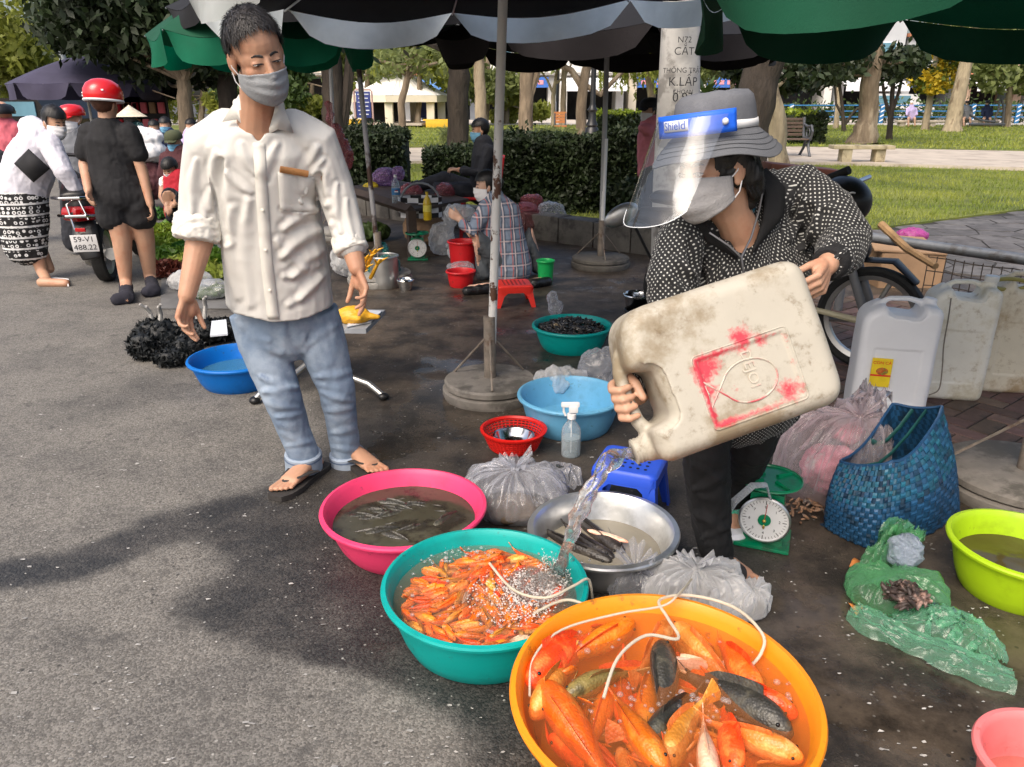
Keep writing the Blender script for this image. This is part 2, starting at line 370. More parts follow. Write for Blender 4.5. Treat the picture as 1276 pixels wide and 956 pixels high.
DARKIN = M('dark_interior', (.02, .02, .022), .8, .3, 1)
SIGNB = M('blue_sign', (.03, .045, .20), .5, .05)
# ================================================================ ground
def ground_material():
 m = bpy.data.materials.new('asphalt'); m.use_nodes = True; t = m.node_tree; N, L = t.nodes, t.links; p = N['Principled BSDF']
 tc = N.new('ShaderNodeTexCoord'); O = tc.outputs['Object']
 def noise(s, d=5, r=.6):
  n = N.new('ShaderNodeTexNoise'); n.inputs['Scale'].default_value = s; n.inputs['Detail'].default_value = d; n.inputs['Roughness'].default_value = r; L.new(O, n.inputs[0]); return n.outputs[0]
 def mrange(f, a, b, c=0, d=1, sm=True):
  n = N.new('ShaderNodeMapRange'); n.interpolation_type = 'SMOOTHSTEP' if sm else 'LINEAR'
  for i, x in enumerate((a, b, c, d)): n.inputs[1 + i].default_value = x
  L.new(f, n.inputs[0]); return n.outputs[0]
 def math_(op, a, b):
  n = N.new('ShaderNodeMath'); n.operation = op
  for i, x in enumerate((a, b)):
   if isinstance(x, (int, float)): n.inputs[i].default_value = x
   else: L.new(x, n.inputs[i])
  return n.outputs[0]
 def mix(f, a, b):
  n = N.new('ShaderNodeMix'); n.data_type = 'RGBA'
  for s, v in ((n.inputs[0], f), (n.inputs[6], a), (n.inputs[7], b)):
   if isinstance(v, (int, float)): s.default_value = v
   elif isinstance(v, tuple): s.default_value = (*v, 1)
   else: L.new(v, s)
  return n.outputs[2]
 at = N.new('ShaderNodeAttribute'); at.attribute_name = 'wet'
 ab = N.new('ShaderNodeAttribute'); ab.attribute_name = 'mud'
 wet = mrange(math_('ADD', at.outputs['Fac'], math_('MULTIPLY', math_('SUBTRACT', noise(5, 8, .7), .5), .8)), .18, .85)
 agg = N.new('ShaderNodeTexVoronoi'); agg.inputs['Scale'].default_value = 185; L.new(O, agg.inputs[0])
 cr = mrange(agg.outputs['Color'], .15, .95)
 dry = mix(cr, (.110, .102, .090), (.232, .218, .194)); dry = mix(mrange(noise(2.2, 6, .7), .40, .66), dry, mix(cr, (.075, .07, .064), (.17, .161, .146)))
 dry = mix(mrange(noise(11, 8, .75), .53, .66), dry, (.085, .08, .073))
 wetc = mix(cr, (.014, .0135, .013), (.046, .0435, .040)); wetc = mix(mrange(noise(3.5, 7, .7), .42, .62), wetc, mix(cr, (.030, .0275, .0245), (.085, .078, .070)))
 wetc = mix(ab.outputs['Fac'], wetc, mix(mrange(noise(4, 8, .72), .36, .64), (.024, .0185, .014), (.098, .076, .056)))
 col = mix(wet, dry, wetc)
 sp = N.new('ShaderNodeTexVoronoi'); sp.inputs['Scale'].default_value = 34; L.new(O, sp.inputs[0])
 spm = math_('MULTIPLY', mrange(sp.outputs['Distance'], .16, .10), mrange(noise(6, 3), .48, .60)); col = mix(math_('MULTIPLY', spm, .75), col, (.36, .35, .32))
 sp2 = N.new('ShaderNodeTexVoronoi'); sp2.inputs['Scale'].default_value = 31; L.new(O, sp2.inputs[0])
 col = mix(math_('MULTIPLY', math_('MULTIPLY', mrange(sp2.outputs['Distance'], .22, .12), mrange(noise(4, 3), .5, .6)), .7), col, (.02, .019, .018))
 L.new(col, p.inputs['Base Color'])
 pud = mrange(math_('ADD', at.outputs['Fac'], math_('MULTIPLY', math_('SUBTRACT', noise(3.2, 6, .6), .5), 1.5)), 1.05, 1.3)
 rough = math_('SUBTRACT', math_('SUBTRACT', .9, math_('MULTIPLY', wet, .38)), math_('MULTIPLY', pud, .36))
 L.new(rough, p.inputs['Roughness'])
 b = N.new('ShaderNodeBump'); b.inputs['Distance'].default_value = .003
 L.new(math_('SUBTRACT', 1.0, math_('MULTIPLY', pud, .85)), b.inputs['Strength'])
 hgt = math_('ADD', math_('MULTIPLY', agg.outputs['Distance'], -.4), math_('MULTIPLY', noise(50, 6, .7), 1.2)); L.new(hgt, b.inputs['Height']); L.new(b.outputs[0], p.inputs['Normal'])
 return m
def axis(dense0, dense1, step, far):
 a = list(np.arange(dense0, dense1 + 1e-6, step)); d = step; x = dense1
 while x < far: d *= 1.5; x += d; a.append(x)
 d = step; x = dense0
 while x > -far: d *= 1.5; x -= d; a.insert(0, x)
 return np.array(a)
gx, gy = axis(-6, 3.6, .05, 600), axis(.2, 10, .05, 900)
GX, GY = np.meshgrid(gx, gy); GV = np.stack([GX.ravel(), GY.ravel(), np.zeros(GX.size)], 1)
nx, ny = len(gx), len(gy); ii = (np.arange(ny - 1)[:, None] * nx + np.arange(nx - 1)[None]).ravel()
gme = np_mesh('road', GV, np.stack([ii, ii + 1, ii + nx + 1, ii + nx], 1), False, [ground_material()])
vis = GV[:, 1] > .3; pxx, pyy = np.full(len(GV), -9e3), np.full(len(GV), 2e3)
pxx[vis], pyy[vis] = pix(GV[vis])
def polyline_x(y, pts):
 ys = [p[1] for p in pts]; xs = [p[0] for p in pts]; return np.interp(y, ys, xs)
edge = polyline_x(pyy, [(150, 150), (210, 300), (250, 380), (330, 440), (400, 510), (420, 560), (330, 620), (210, 670), (225, 720), (215, 770), (330, 815), (500, 862), (560, 920), (560, 1100)])
soft = 26 + 45 * np.clip((560 - pyy) / 200, 0, 1)
wet = 1 / (1 + np.exp(-(pxx - edge) / soft))
def capsule(x0, y0, x1, y1, r):
 dx, dy = x1 - x0, y1 - y0; t = np.clip(((pxx - x0) * dx + (pyy - y0) * dy) / (dx * dx + dy * dy), 0, 1)
 return np.exp(-(((pxx - x0 - t * dx) ** 2 + 2.2 * (pyy - y0 - t * dy) ** 2) / r ** 2) ** 2)
for c in ((-60, 725, 90, 705, 34), (90, 705, 200, 665, 34), (200, 665, 360, 625, 42), (300, 740, 420, 780, 90)): wet = np.maximum(wet, .82 * capsule(*c))
wet = np.maximum(wet, .42 * capsule(90, 800, 150, 830, 60)); wet = np.maximum(wet, .4 * capsule(60, 520, 250, 470, 40))
wet -= .45 * capsule(215, 712, 250, 700, 45); wet -= .25 * capsule(330, 880, 560, 940, 80)
wet += .35 * capsule(470, 545, 560, 520, 50) + .25 * capsule(980, 820, 1180, 830, 150) + .2 * capsule(560, 480, 640, 500, 60)
mud = np.clip(1 / (1 + np.exp(-(pxx - edge - 40) / 40)), 0, 1) * np.clip((700 - pyy) / 250, 0, 1)
mud = np.maximum(mud, .9 * np.clip((pxx - 900) / 80, 0, 1) * np.clip((pyy - 560) / 60, 0, 1))
for nm, a in (('wet', wet), ('mud', mud)):
 at = gme.attributes.new(nm, 'FLOAT', 'POINT'); at.data.foreach_set('value', a.astype(np.float32))
road = link('road', gme, None, (0, 0, 0)); road['kind'] = 'structure'
def litter():
 V, Fc = [], []; k = 0
 while k < 620:
  x, y = ru(-40, 1276), ru(400, 956)
  if y < 560 and random.random() < .5: continue
  g = G(x, y, .001)
  if g.x > 1.2 and g.y > 2.3: continue
  r = random.choice((.002, .0025, .003, .004, .006)); a = ru(0, 6.3); n = random.choice((4, 5))
  b = len(V); st = ru(.4, 1)
  for q in range(n):
   an = a + 2 * PI * q / n + ru(-.3, .3); V.append(g + V3((cos(an) * r * 1.6, sin(an) * r * st, .0012 + ru(0, .003))))
  Fc.append(list(range(b, b + n))); k += 1
 me = np_mesh('litter_flakes', V, Fc, False, [M('litter_pale', (.36, .35, .33), .7, .5, 3)])
 tag(link('litter_flakes', me, None, (0, 0, 0)), 'tiny pale litter flakes strewn over the dark asphalt', 'litter', kind='stuff')
litter()
BRICK = M('brick_paver', (.135, .085, .068), .75, .3, 9, .4, 60, col2=(.07, .055, .046), c2s=5, rnd=.3)
pave = MB(); c0, c1, c2, c3, c4 = G(905, 452), G(1010, 500), G(1330, 662), G(1360, 372), G(930, 372)
pave.prism([c0 + V3((0, 0, .002)), c1 + V3((0, 0, .002)), c2 + V3((0, 0, .002)), c3 + V3((0, 0, .002)), c4 + V3((0, 0, .002))], (0, 0, .002))
pavement = pave.build('pavement', M('paver_joint', (.035, .03, .026), .95, .2, 20), origin=(0, 0, 0), smooth=0); pavement['kind'] = 'structure'
def inpoly(p, poly):
 s = False
 for i in range(len(poly)):
  a, b = poly[i], poly[i - 1]
  if (a.y > p.y) != (b.y > p.y) and p.x < (b.x - a.x) * (p.y - a.y) / (b.y - a.y) + a.x: s = not s
 return s
poly = [c0, c1, c2, c3, c4]; BW = .1
cand = []
for i in range(-45, 45):
 for j in range(-45, 45):
  t = (i - j) % 4
  if t in (0, 3):
   lx, ly = (i + 1, j + .5) if t == 0 else (i + .5, j + 1)
   a = R(38); x = 2.0 + BW * (lx * cos(a) - ly * sin(a)); y = 4.2 + BW * (lx * sin(a) + ly * cos(a))
   if inpoly(V3((x, y, 0)), poly): cand.append((x * x + y * y, x, y, a + (0 if t == 0 else PI / 2)))
cand.sort(); bb = MB(); bb.box((0, 0, 0), (2 * BW - .009, BW - .009, .02), bev=.004); bme = bb.mesh('brick', BRICK, False); far = MB()
for k, (d, x, y, a) in enumerate(cand):
 z = .0 + ru(-.0015, .0025)
 if k < 300:
  o = bpy.data.objects.new('brick', bme); COL.objects.link(o); o.parent = pavement; o.location = (x, y, z); o.rotation_euler = (ru(-.012, .012), ru(-.012, .012), a)
 else: far.box((x, y, z), (2 * BW - .009, BW - .009, .02), Matrix.Rotation(a, 3, 'Z'))
if far.v: tag(far.build('brick_field', BRICK, pavement, smooth=0), kind='stuff')
FLAG = M('flagstone', (.105, .10, .098), .8, .3, 5, .35, 40, col2=(.06, .055, .052), c2s=4, rnd=.25)
q0, q1, q2, q3 = G(985, 330), G(1400, 352), G(1400, 247), G(1060, 291)
cp = MB(); cp.prism([q + V3((0, 0, .001)) for q in (q0, q1, q2, q3)], (0, 0, .003)); plaza = cp.build('paved_path', M('flag_joint', (.03, .028, .026), .95, .2, 20), origin=(0, 0, 0), smooth=0); plaza['kind'] = 'structure'
pts = []; X0, X1, Y0, Y1 = min(q.x for q in (q0, q1, q2, q3)), max(q.x for q in (q0, q1, q2, q3)), q1.y, q2.y
step = .42
for j in range(int((Y1 - Y0) / step) + 2):
 for i in range(int((X1 - X0) / step) + 2): pts.append((X0 + (i + (j % 2) * .5) * step + ru(-.15, .15), Y0 + j * step + ru(-.15, .15)))
nst = 0; rest = MB()
for a, (x, y) in sorted(enumerate(pts), key=lambda k: k[1][1]):
 if not inpoly(V3((x, y, 0)), [q0, q1, q2, q3]): continue
 pl = [V3((x + dx, y + dy, 0)) for dx, dy in ((-.6, -.6), (.6, -.6), (.6, .6), (-.6, .6))]
 for b, (x2, y2) in enumerate(pts):
  if b == a or abs(x2 - x) > 1 or abs(y2 - y) > 1: continue
  n = V3((x2 - x, y2 - y, 0)); L_ = n.length; n /= L_; lim = L_ / 2 - .010; out = []
  for k in range(len(pl)):
   u, v = pl[k - 1], pl[k]; du, dv = (u.x - x) * n.x + (u.y - y) * n.y - lim, (v.x - x) * n.x + (v.y - y) * n.y - lim
   if (du < 0) != (dv < 0): out.append(u.lerp(v, du / (du - dv)))
   if dv < 0: out.append(v)
  pl = out
  if not pl: break
 if len(pl) < 3: continue
 if nst < 290:
  mb = MB(); z = ru(.006, .012); mb.prism([p + V3((0, 0, .001)) for p in pl], (0, 0, z)); mb.build('paving_stone', FLAG, plaza, smooth=0); nst += 1
 else: rest.prism([p + V3((0, 0, .001)) for p in pl], (0, 0, .009))
if rest.v: tag(rest.build('stone_field', FLAG, plaza, smooth=0), kind='stuff')
def sheet(name, pts, z, mat, th=.02):
 mb = MB(); mb.prism([V3((p.x, p.y, z - th)) for p in pts], (0, 0, th)); o = mb.build(name, mat, origin=(0, 0, 0), smooth=0); o['kind'] = 'structure'; return o
lawnA = [G(420, 258), G(700, 294), G(835, 315), G(985, 330), G(1060, 291), G(1400, 247), G(1500, 222), G(950, 196), G(420, 196)]
sheet('lawn', lawnA, .03, SOIL, .028)
PATH = M('park_path_concrete', (.46, .40, .33), .85, .12, 2, .2, 30, col2=(.33, .28, .23), c2s=1.5)
pathA = [G(300, 206), G(940, 206), G(1090, 209), G(1500, 222), G(1500, 198), G(1000, 187), G(300, 189)]
sheet('park_path', pathA, .10, PATH, .1)
lawnB = [G(300, 186), G(1000, 185), G(1500, 196), G(1700, 157.5), G(-200, 157.5)]
sheet('far_lawn', lawnB, .07, SOIL, .06)
sheet('promenade', [G(-300, 157.6), G(1700, 157.6), V3((70, 62, 0)), V3((-50, 62, 0))], .06, M('pale_paving', (.5, .45, .39), .85, .1, 1), .055)
def tris(name, n, poly_pts, hmin, hmax, wd, mat, z, label):
 xs = [p.x for p in poly_pts]; ys = [p.y for p in poly_pts]; out = []
 while len(out) < n:
  B = np.stack([rng.uniform(min(xs), max(xs), n), rng.uniform(0, 1, n) ** 1.4 * (max(ys) - min(ys)) + min(ys)], 1)
  for b in B:
   if inpoly(V3((b[0], b[1], 0)), poly_pts) and -.1 < (b[0] / b[1]) + .25 < 1.0: out.append(b)
   if len(out) >= n: break
 B = np.array(out); h = rng.uniform(hmin, hmax, n); a = rng.uniform(0, 2 * PI, n); ln = rng.uniform(-.6, .6, (n, 2)) * h[:, None]
 d = np.stack([np.cos(a), np.sin(a)], 1) * wd / 2; V = np.zeros((n, 3, 3)); V[:, 0, :2] = B - d; V[:, 1, :2] = B + d; V[:, 2, :2] = B + ln; V[:, :2, 2] = z; V[:, 2, 2] = z + h
 me = np_mesh(name, V.reshape(-1, 3), np.arange(n * 3).reshape(-1, 3), False, [mat]); tag(link(name, me, None, (0, 0, 0)), label, 'grass', kind='stuff')
tris('grass', 45000, lawnA, .03, .075, .014, GRASS, .028, 'sunlit short green lawn grass in front of the park path')
tris('grass', 30000, lawnB, .05, .12, .04, GRASS, .068, 'green grass on the lawn behind the park path')
def leafcloud(name, C, size, mat, parent=None, origin=None, asp=.5, up=0.0, mi=None, droop=0.0):
 """C: (n,3) leaf centres -> one mesh of small kite leaves"""
 n = len(C); a = rng.normal(size=(n, 3)); a[:, 2] -= droop; a /= np.linalg.norm(a, axis=1)[:, None]
 b = rng.normal(size=(n, 3)); b[:, 2] += up; b -= a * (a * b).sum(1)[:, None]; b /= np.linalg.norm(b, axis=1)[:, None]
 c = np.cross(a, b); s = size * rng.uniform(.6, 1.4, n)[:, None]
 V = np.stack([C - a * s, C + c * s * asp - a * s * .1, C + a * s, C - c * s * asp - a * s * .1], 1).reshape(-1, 3)
 mats = mat if isinstance(mat, list) else [mat]
 me = np_mesh(name, V, np.arange(n * 4).reshape(-1, 4), False, mats, mi); return link(name, me, parent, origin)
def clumps(cs, per, flat=.75, shell=.55):
 out = []
 for (c, r) in cs:
  d = rng.normal(size=(per, 3)); d /= np.linalg.norm(d, axis=1)[:, None]; rad = r * (shell + (1 - shell) * rng.random(per)) ** 1 * rng.uniform(.35, 1, per) ** .4
  q = d * rad[:, None]; q[:, 2] *= flat; out.append(np.array(c)[None] + q)
 return np.concatenate(out)
def tree(name, label, trunk, radii, Y, cl=(), per=300, leaf=.12, bark=None, lmat=None, limbs=(), group=None, droop=0.0, asp=.5, cat='tree', flat=.75, shell=.55):
 """trunk: photo pixels at distance Y (trunk[0] stands on the ground); radii in photo pixels; cl: (px,py,dY,radius m)"""
 k = mpp(P(trunk[0][0], trunk[0][1], Y)); base = P(trunk[0][0], trunk[0][1], Y); base.z = 0
 root = thing(name, label, cat, base, group)
 t = MB(); pts = [P(x, y, Y) for x, y in trunk]; pts[0].z = -.05; rr = [r * k for r in radii]
 q, qr = [], []
 for i in range(len(pts) - 1):
  for s in range(4): f = s / 4; q.append(pts[i].lerp(pts[i + 1], f) + V3((ru(-1, 1), ru(-1, 1), 0)) * rr[i] * .12); qr.append(rr[i] * (1 - f) + rr[i + 1] * f)
 q.append(pts[-1]); qr.append(rr[-1]); qr[0] *= 1.35; t.tube(q, qr, 10)
 for lb in limbs:
  lp = [P(x, y, Y + dy) for x, y, dy in lb[0]]; t.tube(lp, [lb[1] * k, lb[2] * k], 7)
 tips = [P(x, y, Y + dy) for x, y, dy, r in cl]; top = pts[-1]
 for i, c in enumerate(tips):
  s = min(q, key=lambda p: (p - c).length if p.z > pts[-1].z * .4 else 99); m_ = s.lerp(c, .5) + V3((0, 0, -.1)); t.tube([s, m_, c], [rr[-1] * .4, rr[-1] * .15], 6)
 t.build('trunk', bark or BARK, root)
 if cl:
  C = clumps([(c, cl[i][3]) for i, c in enumerate(tips)], per, flat, shell); leafcloud('crown', C, leaf, lmat or LEAF_M, root, asp=asp, droop=droop)
 return root
# ================================================================ trees
tree('park_tree', 'dark leaning tree trunk right of the poster covered concrete pole', [(925, 213), (940, 130), (960, 60), (990, 0)], [27, 24, 22, 20], 13.5, [(900, -60, 0, 1.0), (1010, -70, 0, 1.1), (1060, -30, 1, .9)], 250, .1, DBARK, LEAF_D)
tree('park_tree', 'pale barked tree trunk just behind the dark leaning trunk', [(972, 207), (968, 150), (955, 90), (940, 20), (930, -40)], [13, 11, 11, 10, 9], 16.5, [(920, 80, .5, .55), (985, 95, .5, .55), (905, 60, 1, .5), (1000, 70, 1, .5), (935, 100, .8, .4), (925, -50, 0, 1.2)], 300, .1, PBARK, LEAF_D)
tree('park_tree', 'stout brown trunk with flared foot behind the stone bench', [(1073, 181), (1081, 150), (1086, 90), (1092, 20), (1096, -40)], [20, 12, 11, 10, 9], 27, [(1040, 80, -1, 1.1), (1010, 92, 0, .9), (1060, 70, 0, 1.1), (1125, 78, 0, 1.0), (1150, -30, 0, 2)], 420, .14, BARK, LEAF_D)
tree('park_tree', 'multi stemmed small dark tree between brown trunk and yellow flowers', [(1108, 173), (1111, 140), (1113, 95)], [4, 3, 2.5], 30, [(1110, 85, 0, 1.0), (1130, 80, 0, .8)], 380, .13, DBARK, LEAF_D, limbs=[([(1110, 150, 0), (1102, 120, 0), (1098, 85, 0)], 2.5, 1.5), ([(1110, 145, 0), (1120, 115, 0), (1127, 85, 0)], 2.5, 1.5)])
tree('park_tree', 'slender shrub tree with several bare stems by the blue railing', [(1053, 160), (1050, 135), (1046, 105)], [3, 2, 2], 38, [(1040, 88, 0, 1.0), (1055, 85, 0, .9), (1025, 95, 0, .7)], 350, .15, DBARK, LEAF_D, limbs=[([(1053, 155, 0), (1063, 140, 0), (1078, 128, 0)], 2, 1), ([(1053, 150, 0), (1042, 130, 0), (1040, 105, 0)], 2, 1)])
tree('park_tree', 'pale leaning trunk at right beside the exercise machine', [(1187, 160), (1194, 120), (1204, 80), (1214, 30), (1222, -30)], [10, 8.5, 7.5, 6, 5], 38, [(1170, 30, 0, 1.3), (1230, 20, 0, 1.6), (1190, 50, 1, 1.0)], 260, .18, PBARK, LEAF_P)
yf = tree('flowering_tree', 'slim tree hung with yellow blossom at right', [(1153, 160), (1158, 130), (1164, 95), (1168, 50)], [4.5, 4, 3.2, 2], 40, [(1152, 98, 0, .95), (1178, 95, 0, 1.0), (1165, 105, -.5, .8), (1185, 78, 0, .8), (1145, 92, 0, .6), (1172, 60, 1, 1.0)], 420, .11, PBARK, FLOWER_Y, asp=.8)
tree('park_tree', 'thin pole like pale trunk left of the brown trunk', [(1042, 158), (1044, 130), (1046, 80)], [3.5, 3, 3], 42, [], bark=PBARK)
tree('park_tree', 'forked black trunk behind the seated man in dark clothes', [(571, 185), (570, 140), (573, 95), (572, 70)], [14, 13, 13, 12], 17, [(540, 10, 0, 1.2), (620, 0, 1, 1.3), (480, 20, 2, 1.2)], 240, .12, DBARK, LEAF_D, limbs=[([(572, 80, 0), (566, 60, 0), (560, 30, 0)], 9, 7), ([(573, 80, 0), (585, 60, 0), (590, 20, 0)], 8, 6)])
tree('park_tree', 'sunlit orange brown trunk just right of the forked black trunk', [(600, 172), (599, 120), (596, 70), (590, 20)], [7.5, 7, 6.5, 6], 24, [(580, -10, 0, 1.5), (640, -20, 0, 1.5)], 220, .14, PBARK, LEAF_P)
tree('park_tree', 'dark trunk standing behind the middle of the clipped hedge', [(654, 172), (656, 130), (658, 70), (660, 10)], [10, 8.5, 9, 8], 24, [(640, -10, 0, 1.5), (690, 0, 0, 1.5)], 220, .14, BARK, LEAF_M, limbs=[([(660, 120, 0), (668, 95, 0), (672, 75, 0)], 5, 4)])
tree('park_tree', 'curved trunk sending one low branch left beside the black lamp post', [(723, 172), (724, 140), (727, 105), (735, 70), (740, 20)], [7, 6.5, 6, 5, 4], 25, [(700, 20, 0, 1.4), (770, 10, 0, 1.4)], 260, .14, BARK, LEAF_P, limbs=[([(725, 108, 0), (712, 88, 0), (695, 80, 0), (680, 72, 0)], 4.5, 2.5), ([(727, 105, 0), (748, 118, 0), (775, 90, 0), (795, 70, 0)], 4, 2)])
tree('park_tree', 'slim bare white tree in front of the pale building', [(690, 150), (689, 120), (693, 95), (698, 70)], [3, 2.6, 2, 1.5], 45, [], bark=PBARK, limbs=[([(690, 118, 0), (682, 100, 0), (674, 88, 0)], 1.8, 1), ([(692, 105, 0), (704, 95, 0), (712, 80, 0)], 1.6, 1)])
tree('park_tree', 'dark twin trunk left of the blue notice board', [(418, 178), (416, 140), (414, 90), (410, 40)], [16, 14, 13, 12], 15, [(380, 0, 0, 1.2), (450, 20, 1, 1.2)], 240, .12, DBARK, LEAF_D, limbs=[([(425, 175, 0), (432, 120, 0), (438, 60, 0)], 7, 6)])
tree('park_tree', 'thin crooked trunk in front of the pavilion roof', [(502, 163), (500, 130), (506, 105), (511, 80), (520, 50)], [5, 4.5, 4, 3, 2], 24, [(500, 68, 0, 1.0), (540, 75, 0, .9), (470, 72, 1, 1.0), (560, 60, 1, .8)], 200, .11, BARK, LEAF_P, limbs=[([(507, 100, 0), (520, 85, 0), (545, 78, 0)], 3, 1.5), ([(508, 95, 0), (490, 80, 0), (470, 75, 0)], 3, 1.5)])
tree('shade_tree', 'big dark crowned tree with forked pale trunk behind navy umbrella', [(234, 172), (231, 130), (228, 100)], [12, 9, 8], 14.5, [(98, 30, 1, 1.0), (118, 10, 0, 1.2), (140, 0, 0, 1.4), (190, 10, 0, 1.3), (180, 60, 1, 1.0), (240, 30, 0, 1.2), (270, 40, 0, 1.1), (220, -20, 0, 1.4), (160, 30, 2, 1.2), (200, 95, 3, .7), (250, 75, 3, .9), (280, 0, 1, 1.2)], 1500, .09, BARK, LEAF_D, limbs=[([(229, 105, 0), (214, 70, 0), (203, 40, 0)], 5, 3), ([(229, 102, 0), (238, 78, 0), (232, 50, 0)], 5, 3)], droop=.6)
tree('shade_tree', 'bright yellow green tree at the far left edge of the street', [(-40, 140), (-35, 90), (-30, 30)], [10, 9, 8], 27, [(10, 20, 0, 1.6), (30, 50, 0, 1.4), (5, 70, 0, 1.4), (40, 85, 1, 1.2), (-20, 40, 0, 1.6), (15, 100, 1, 1.0), (55, 110, 1, .9)], 480, .15, BARK, LEAF_Y)
tree('shade_tree', 'dark tree trunk directly behind the standing man', [(284, 180), (283, 130), (284, 60)], [13, 12, 12], 15, [(300, 20, 0, 1.1), (340, 10, 0, 1.1)], 240, .12, DBARK, LEAF_D)
weep = tree('weeping_tree', 'weeping tree with hanging yellow green strands behind black umbrella', [(812, 165), (812, 120), (806, 80), (800, 40)], [6, 5, 5, 4], 34, [], bark=BARK, limbs=[([(806, 80, 0), (790, 62, 0), (770, 55, 0)], 3, 2)])
S = []
for k in range(120):
 x, y0 = ru(745, 835), ru(35, 75); L_ = ru(20, 55)
 for s in range(40): S.append(P(x + ru(-1.5, 1.5) + .05 * s, y0 + L_ * s / 40, 34 + sin(k) * 1.2))
leafcloud('crown', np.array(S), .11, LEAF_Y, weep, asp=.3, droop=1.5)
for i, (x, h, r, mt, nm) in enumerate([(130, 75, 2.6, LEAF_M, 'far'), (250, 90, 2.6, LEAF_Y, 'far'), (330, 70, 2.6, LEAF_M, 'far'), (385, 105, 2.4, LEAF_Y, 'far'), (455, 60, 2.6, LEAF_P, 'far'), (520, 40, 2.8, LEAF_Y, 'far'), (605, 60, 2.4, LEAF_P, 'far'), (630, 100, 1.7, LEAF_Y, 'far'), (700, 45, 2.4, LEAF_P, 'far'), (850, 60, 2.6, LEAF_P, 'far'), (910, 50, 2.4, LEAF_P, 'far'), (1255, 50, 2.4, LEAF_P, 'far')]):
 Y = 48 + 4 * sin(i * 2.1)
 lab = ['mid green far tree above the navy umbrella', 'yellow green far tree left of the standing man', 'far green tree hidden mostly behind the green umbrella', 'bright bushy tree left of the blue notice board', 'pale far tree above the notice board', 'tall yellow green far tree over the pavilion', 'pale far tree behind the orange brown trunk', 'round lime green low tree left of the hedge trunk', 'pale far tree behind the low branched trunk', 'pale far tree behind the concrete pole', 'pale feathery far tree left of the dark leaning trunk', 'pale far tree at the right edge of the photo'][i]
 cl = [(x + ru(-45, 45), h + 18 + ru(-30, 30), ru(-1, 1), r * ru(.35, .7)) for _ in range(9)]
 tree('park_tree', lab, [(x, 158), (x + 2, 130), (x + 4, h)], [4, 3.5, 2.5], Y, cl, 420, .20, BARK, mt, group='far trees across the park')
for x, y, lab in ((880, 118, 'spiky green cycad palm right of the concrete pole'), (920, 128, 'smaller spiky cycad palm left of the dark leaning trunk')):
 c = P(x, y, 30); root = thing('cycad', lab, 'palm', (c.x, c.y, 0)); mb = MB(); mb.tube([(c.x, c.y, 0), (c.x, c.y, c.z - .1)], [.18, .14], 8); mb.build('trunk', DBARK, root)
 lf = MB()
 for k in range(26):
  a = k * 2.4; e = ru(.1, 1.2); d = V3((cos(a) * cos(e), sin(a) * cos(e), sin(e))); p0 = c - V3((0, 0, .1)); L_ = ru(.8, 1.1); s = V3((-sin(a), cos(a), 0)) * .09
  p1 = p0 + d * L_ * .6; p2 = p0 + d * L_ + V3((0, 0, -.25 * cos(e))); lf.add([p0 - s * .4, p0 + s * .4, p1 + s, p1 - s, p2], [(0, 1, 2, 3), (3, 2, 4)])
 lf.build('frond', LEAF_M, root, smooth=0)
def hedge(name, label, a, b, depth, h, n, size, mat, inner, bump=.12):
 """clipped hedge from ground point a to b (front face), depth backwards"""
 a, b = V3((a.x, a.y, 0)), V3((b.x, b.y, 0)); d = (b - a); L_ = d.length; d /= L_; nrm = V3((-d.y, d.x, 0))
 root = thing(name, label, 'hedge', (a + b) / 2)
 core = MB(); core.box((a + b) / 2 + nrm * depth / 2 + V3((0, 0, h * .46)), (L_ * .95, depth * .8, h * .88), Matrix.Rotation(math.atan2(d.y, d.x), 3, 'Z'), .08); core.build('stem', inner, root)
 u = rng.random((n, 3)); face = rng.random(n); hh = h * (1 + .0 * u[:, 0]); top = face < .3; frt = face > .45
 t = u[:, 0] * L_; dd = np.where(frt, rng.normal(0, .05, n), u[:, 1] * depth); zz = np.where(top & ~frt, h + rng.normal(0, .04, n), u[:, 2] * h)
 s = 1 + bump * vnoise(np.stack([t, dd, zz], 1), 2.5); zz = zz * s; dd = dd - (s - 1) * .8
 C = np.array(a)[None] + t[:, None] * np.array(d)[None] + dd[:, None] * np.array(nrm)[None]; C[:, 2] = np.maximum(.02, zz)
 leafcloud('foliage', C, size, mat, root); return root
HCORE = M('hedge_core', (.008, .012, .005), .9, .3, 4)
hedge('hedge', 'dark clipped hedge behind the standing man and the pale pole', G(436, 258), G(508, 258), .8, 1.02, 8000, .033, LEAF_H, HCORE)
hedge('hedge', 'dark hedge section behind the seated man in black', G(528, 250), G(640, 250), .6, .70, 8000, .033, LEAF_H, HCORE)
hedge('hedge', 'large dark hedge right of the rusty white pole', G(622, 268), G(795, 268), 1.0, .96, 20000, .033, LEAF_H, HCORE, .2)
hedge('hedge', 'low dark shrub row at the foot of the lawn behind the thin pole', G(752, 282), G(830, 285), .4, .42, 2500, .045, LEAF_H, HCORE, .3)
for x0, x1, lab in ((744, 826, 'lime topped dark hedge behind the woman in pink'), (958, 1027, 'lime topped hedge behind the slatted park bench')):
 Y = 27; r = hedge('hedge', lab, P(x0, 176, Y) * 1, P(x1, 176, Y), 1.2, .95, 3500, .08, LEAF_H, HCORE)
 a, b = P(x0, 152, Y), P(x1, 152, Y); n = 3000; C = np.stack([rng.uniform(a.x, b.x, n), rng.uniform(Y, Y + 1.2, n), rng.normal(.93, .09, n)], 1); leafcloud('lime_top', C, .07, LEAF_L, r)
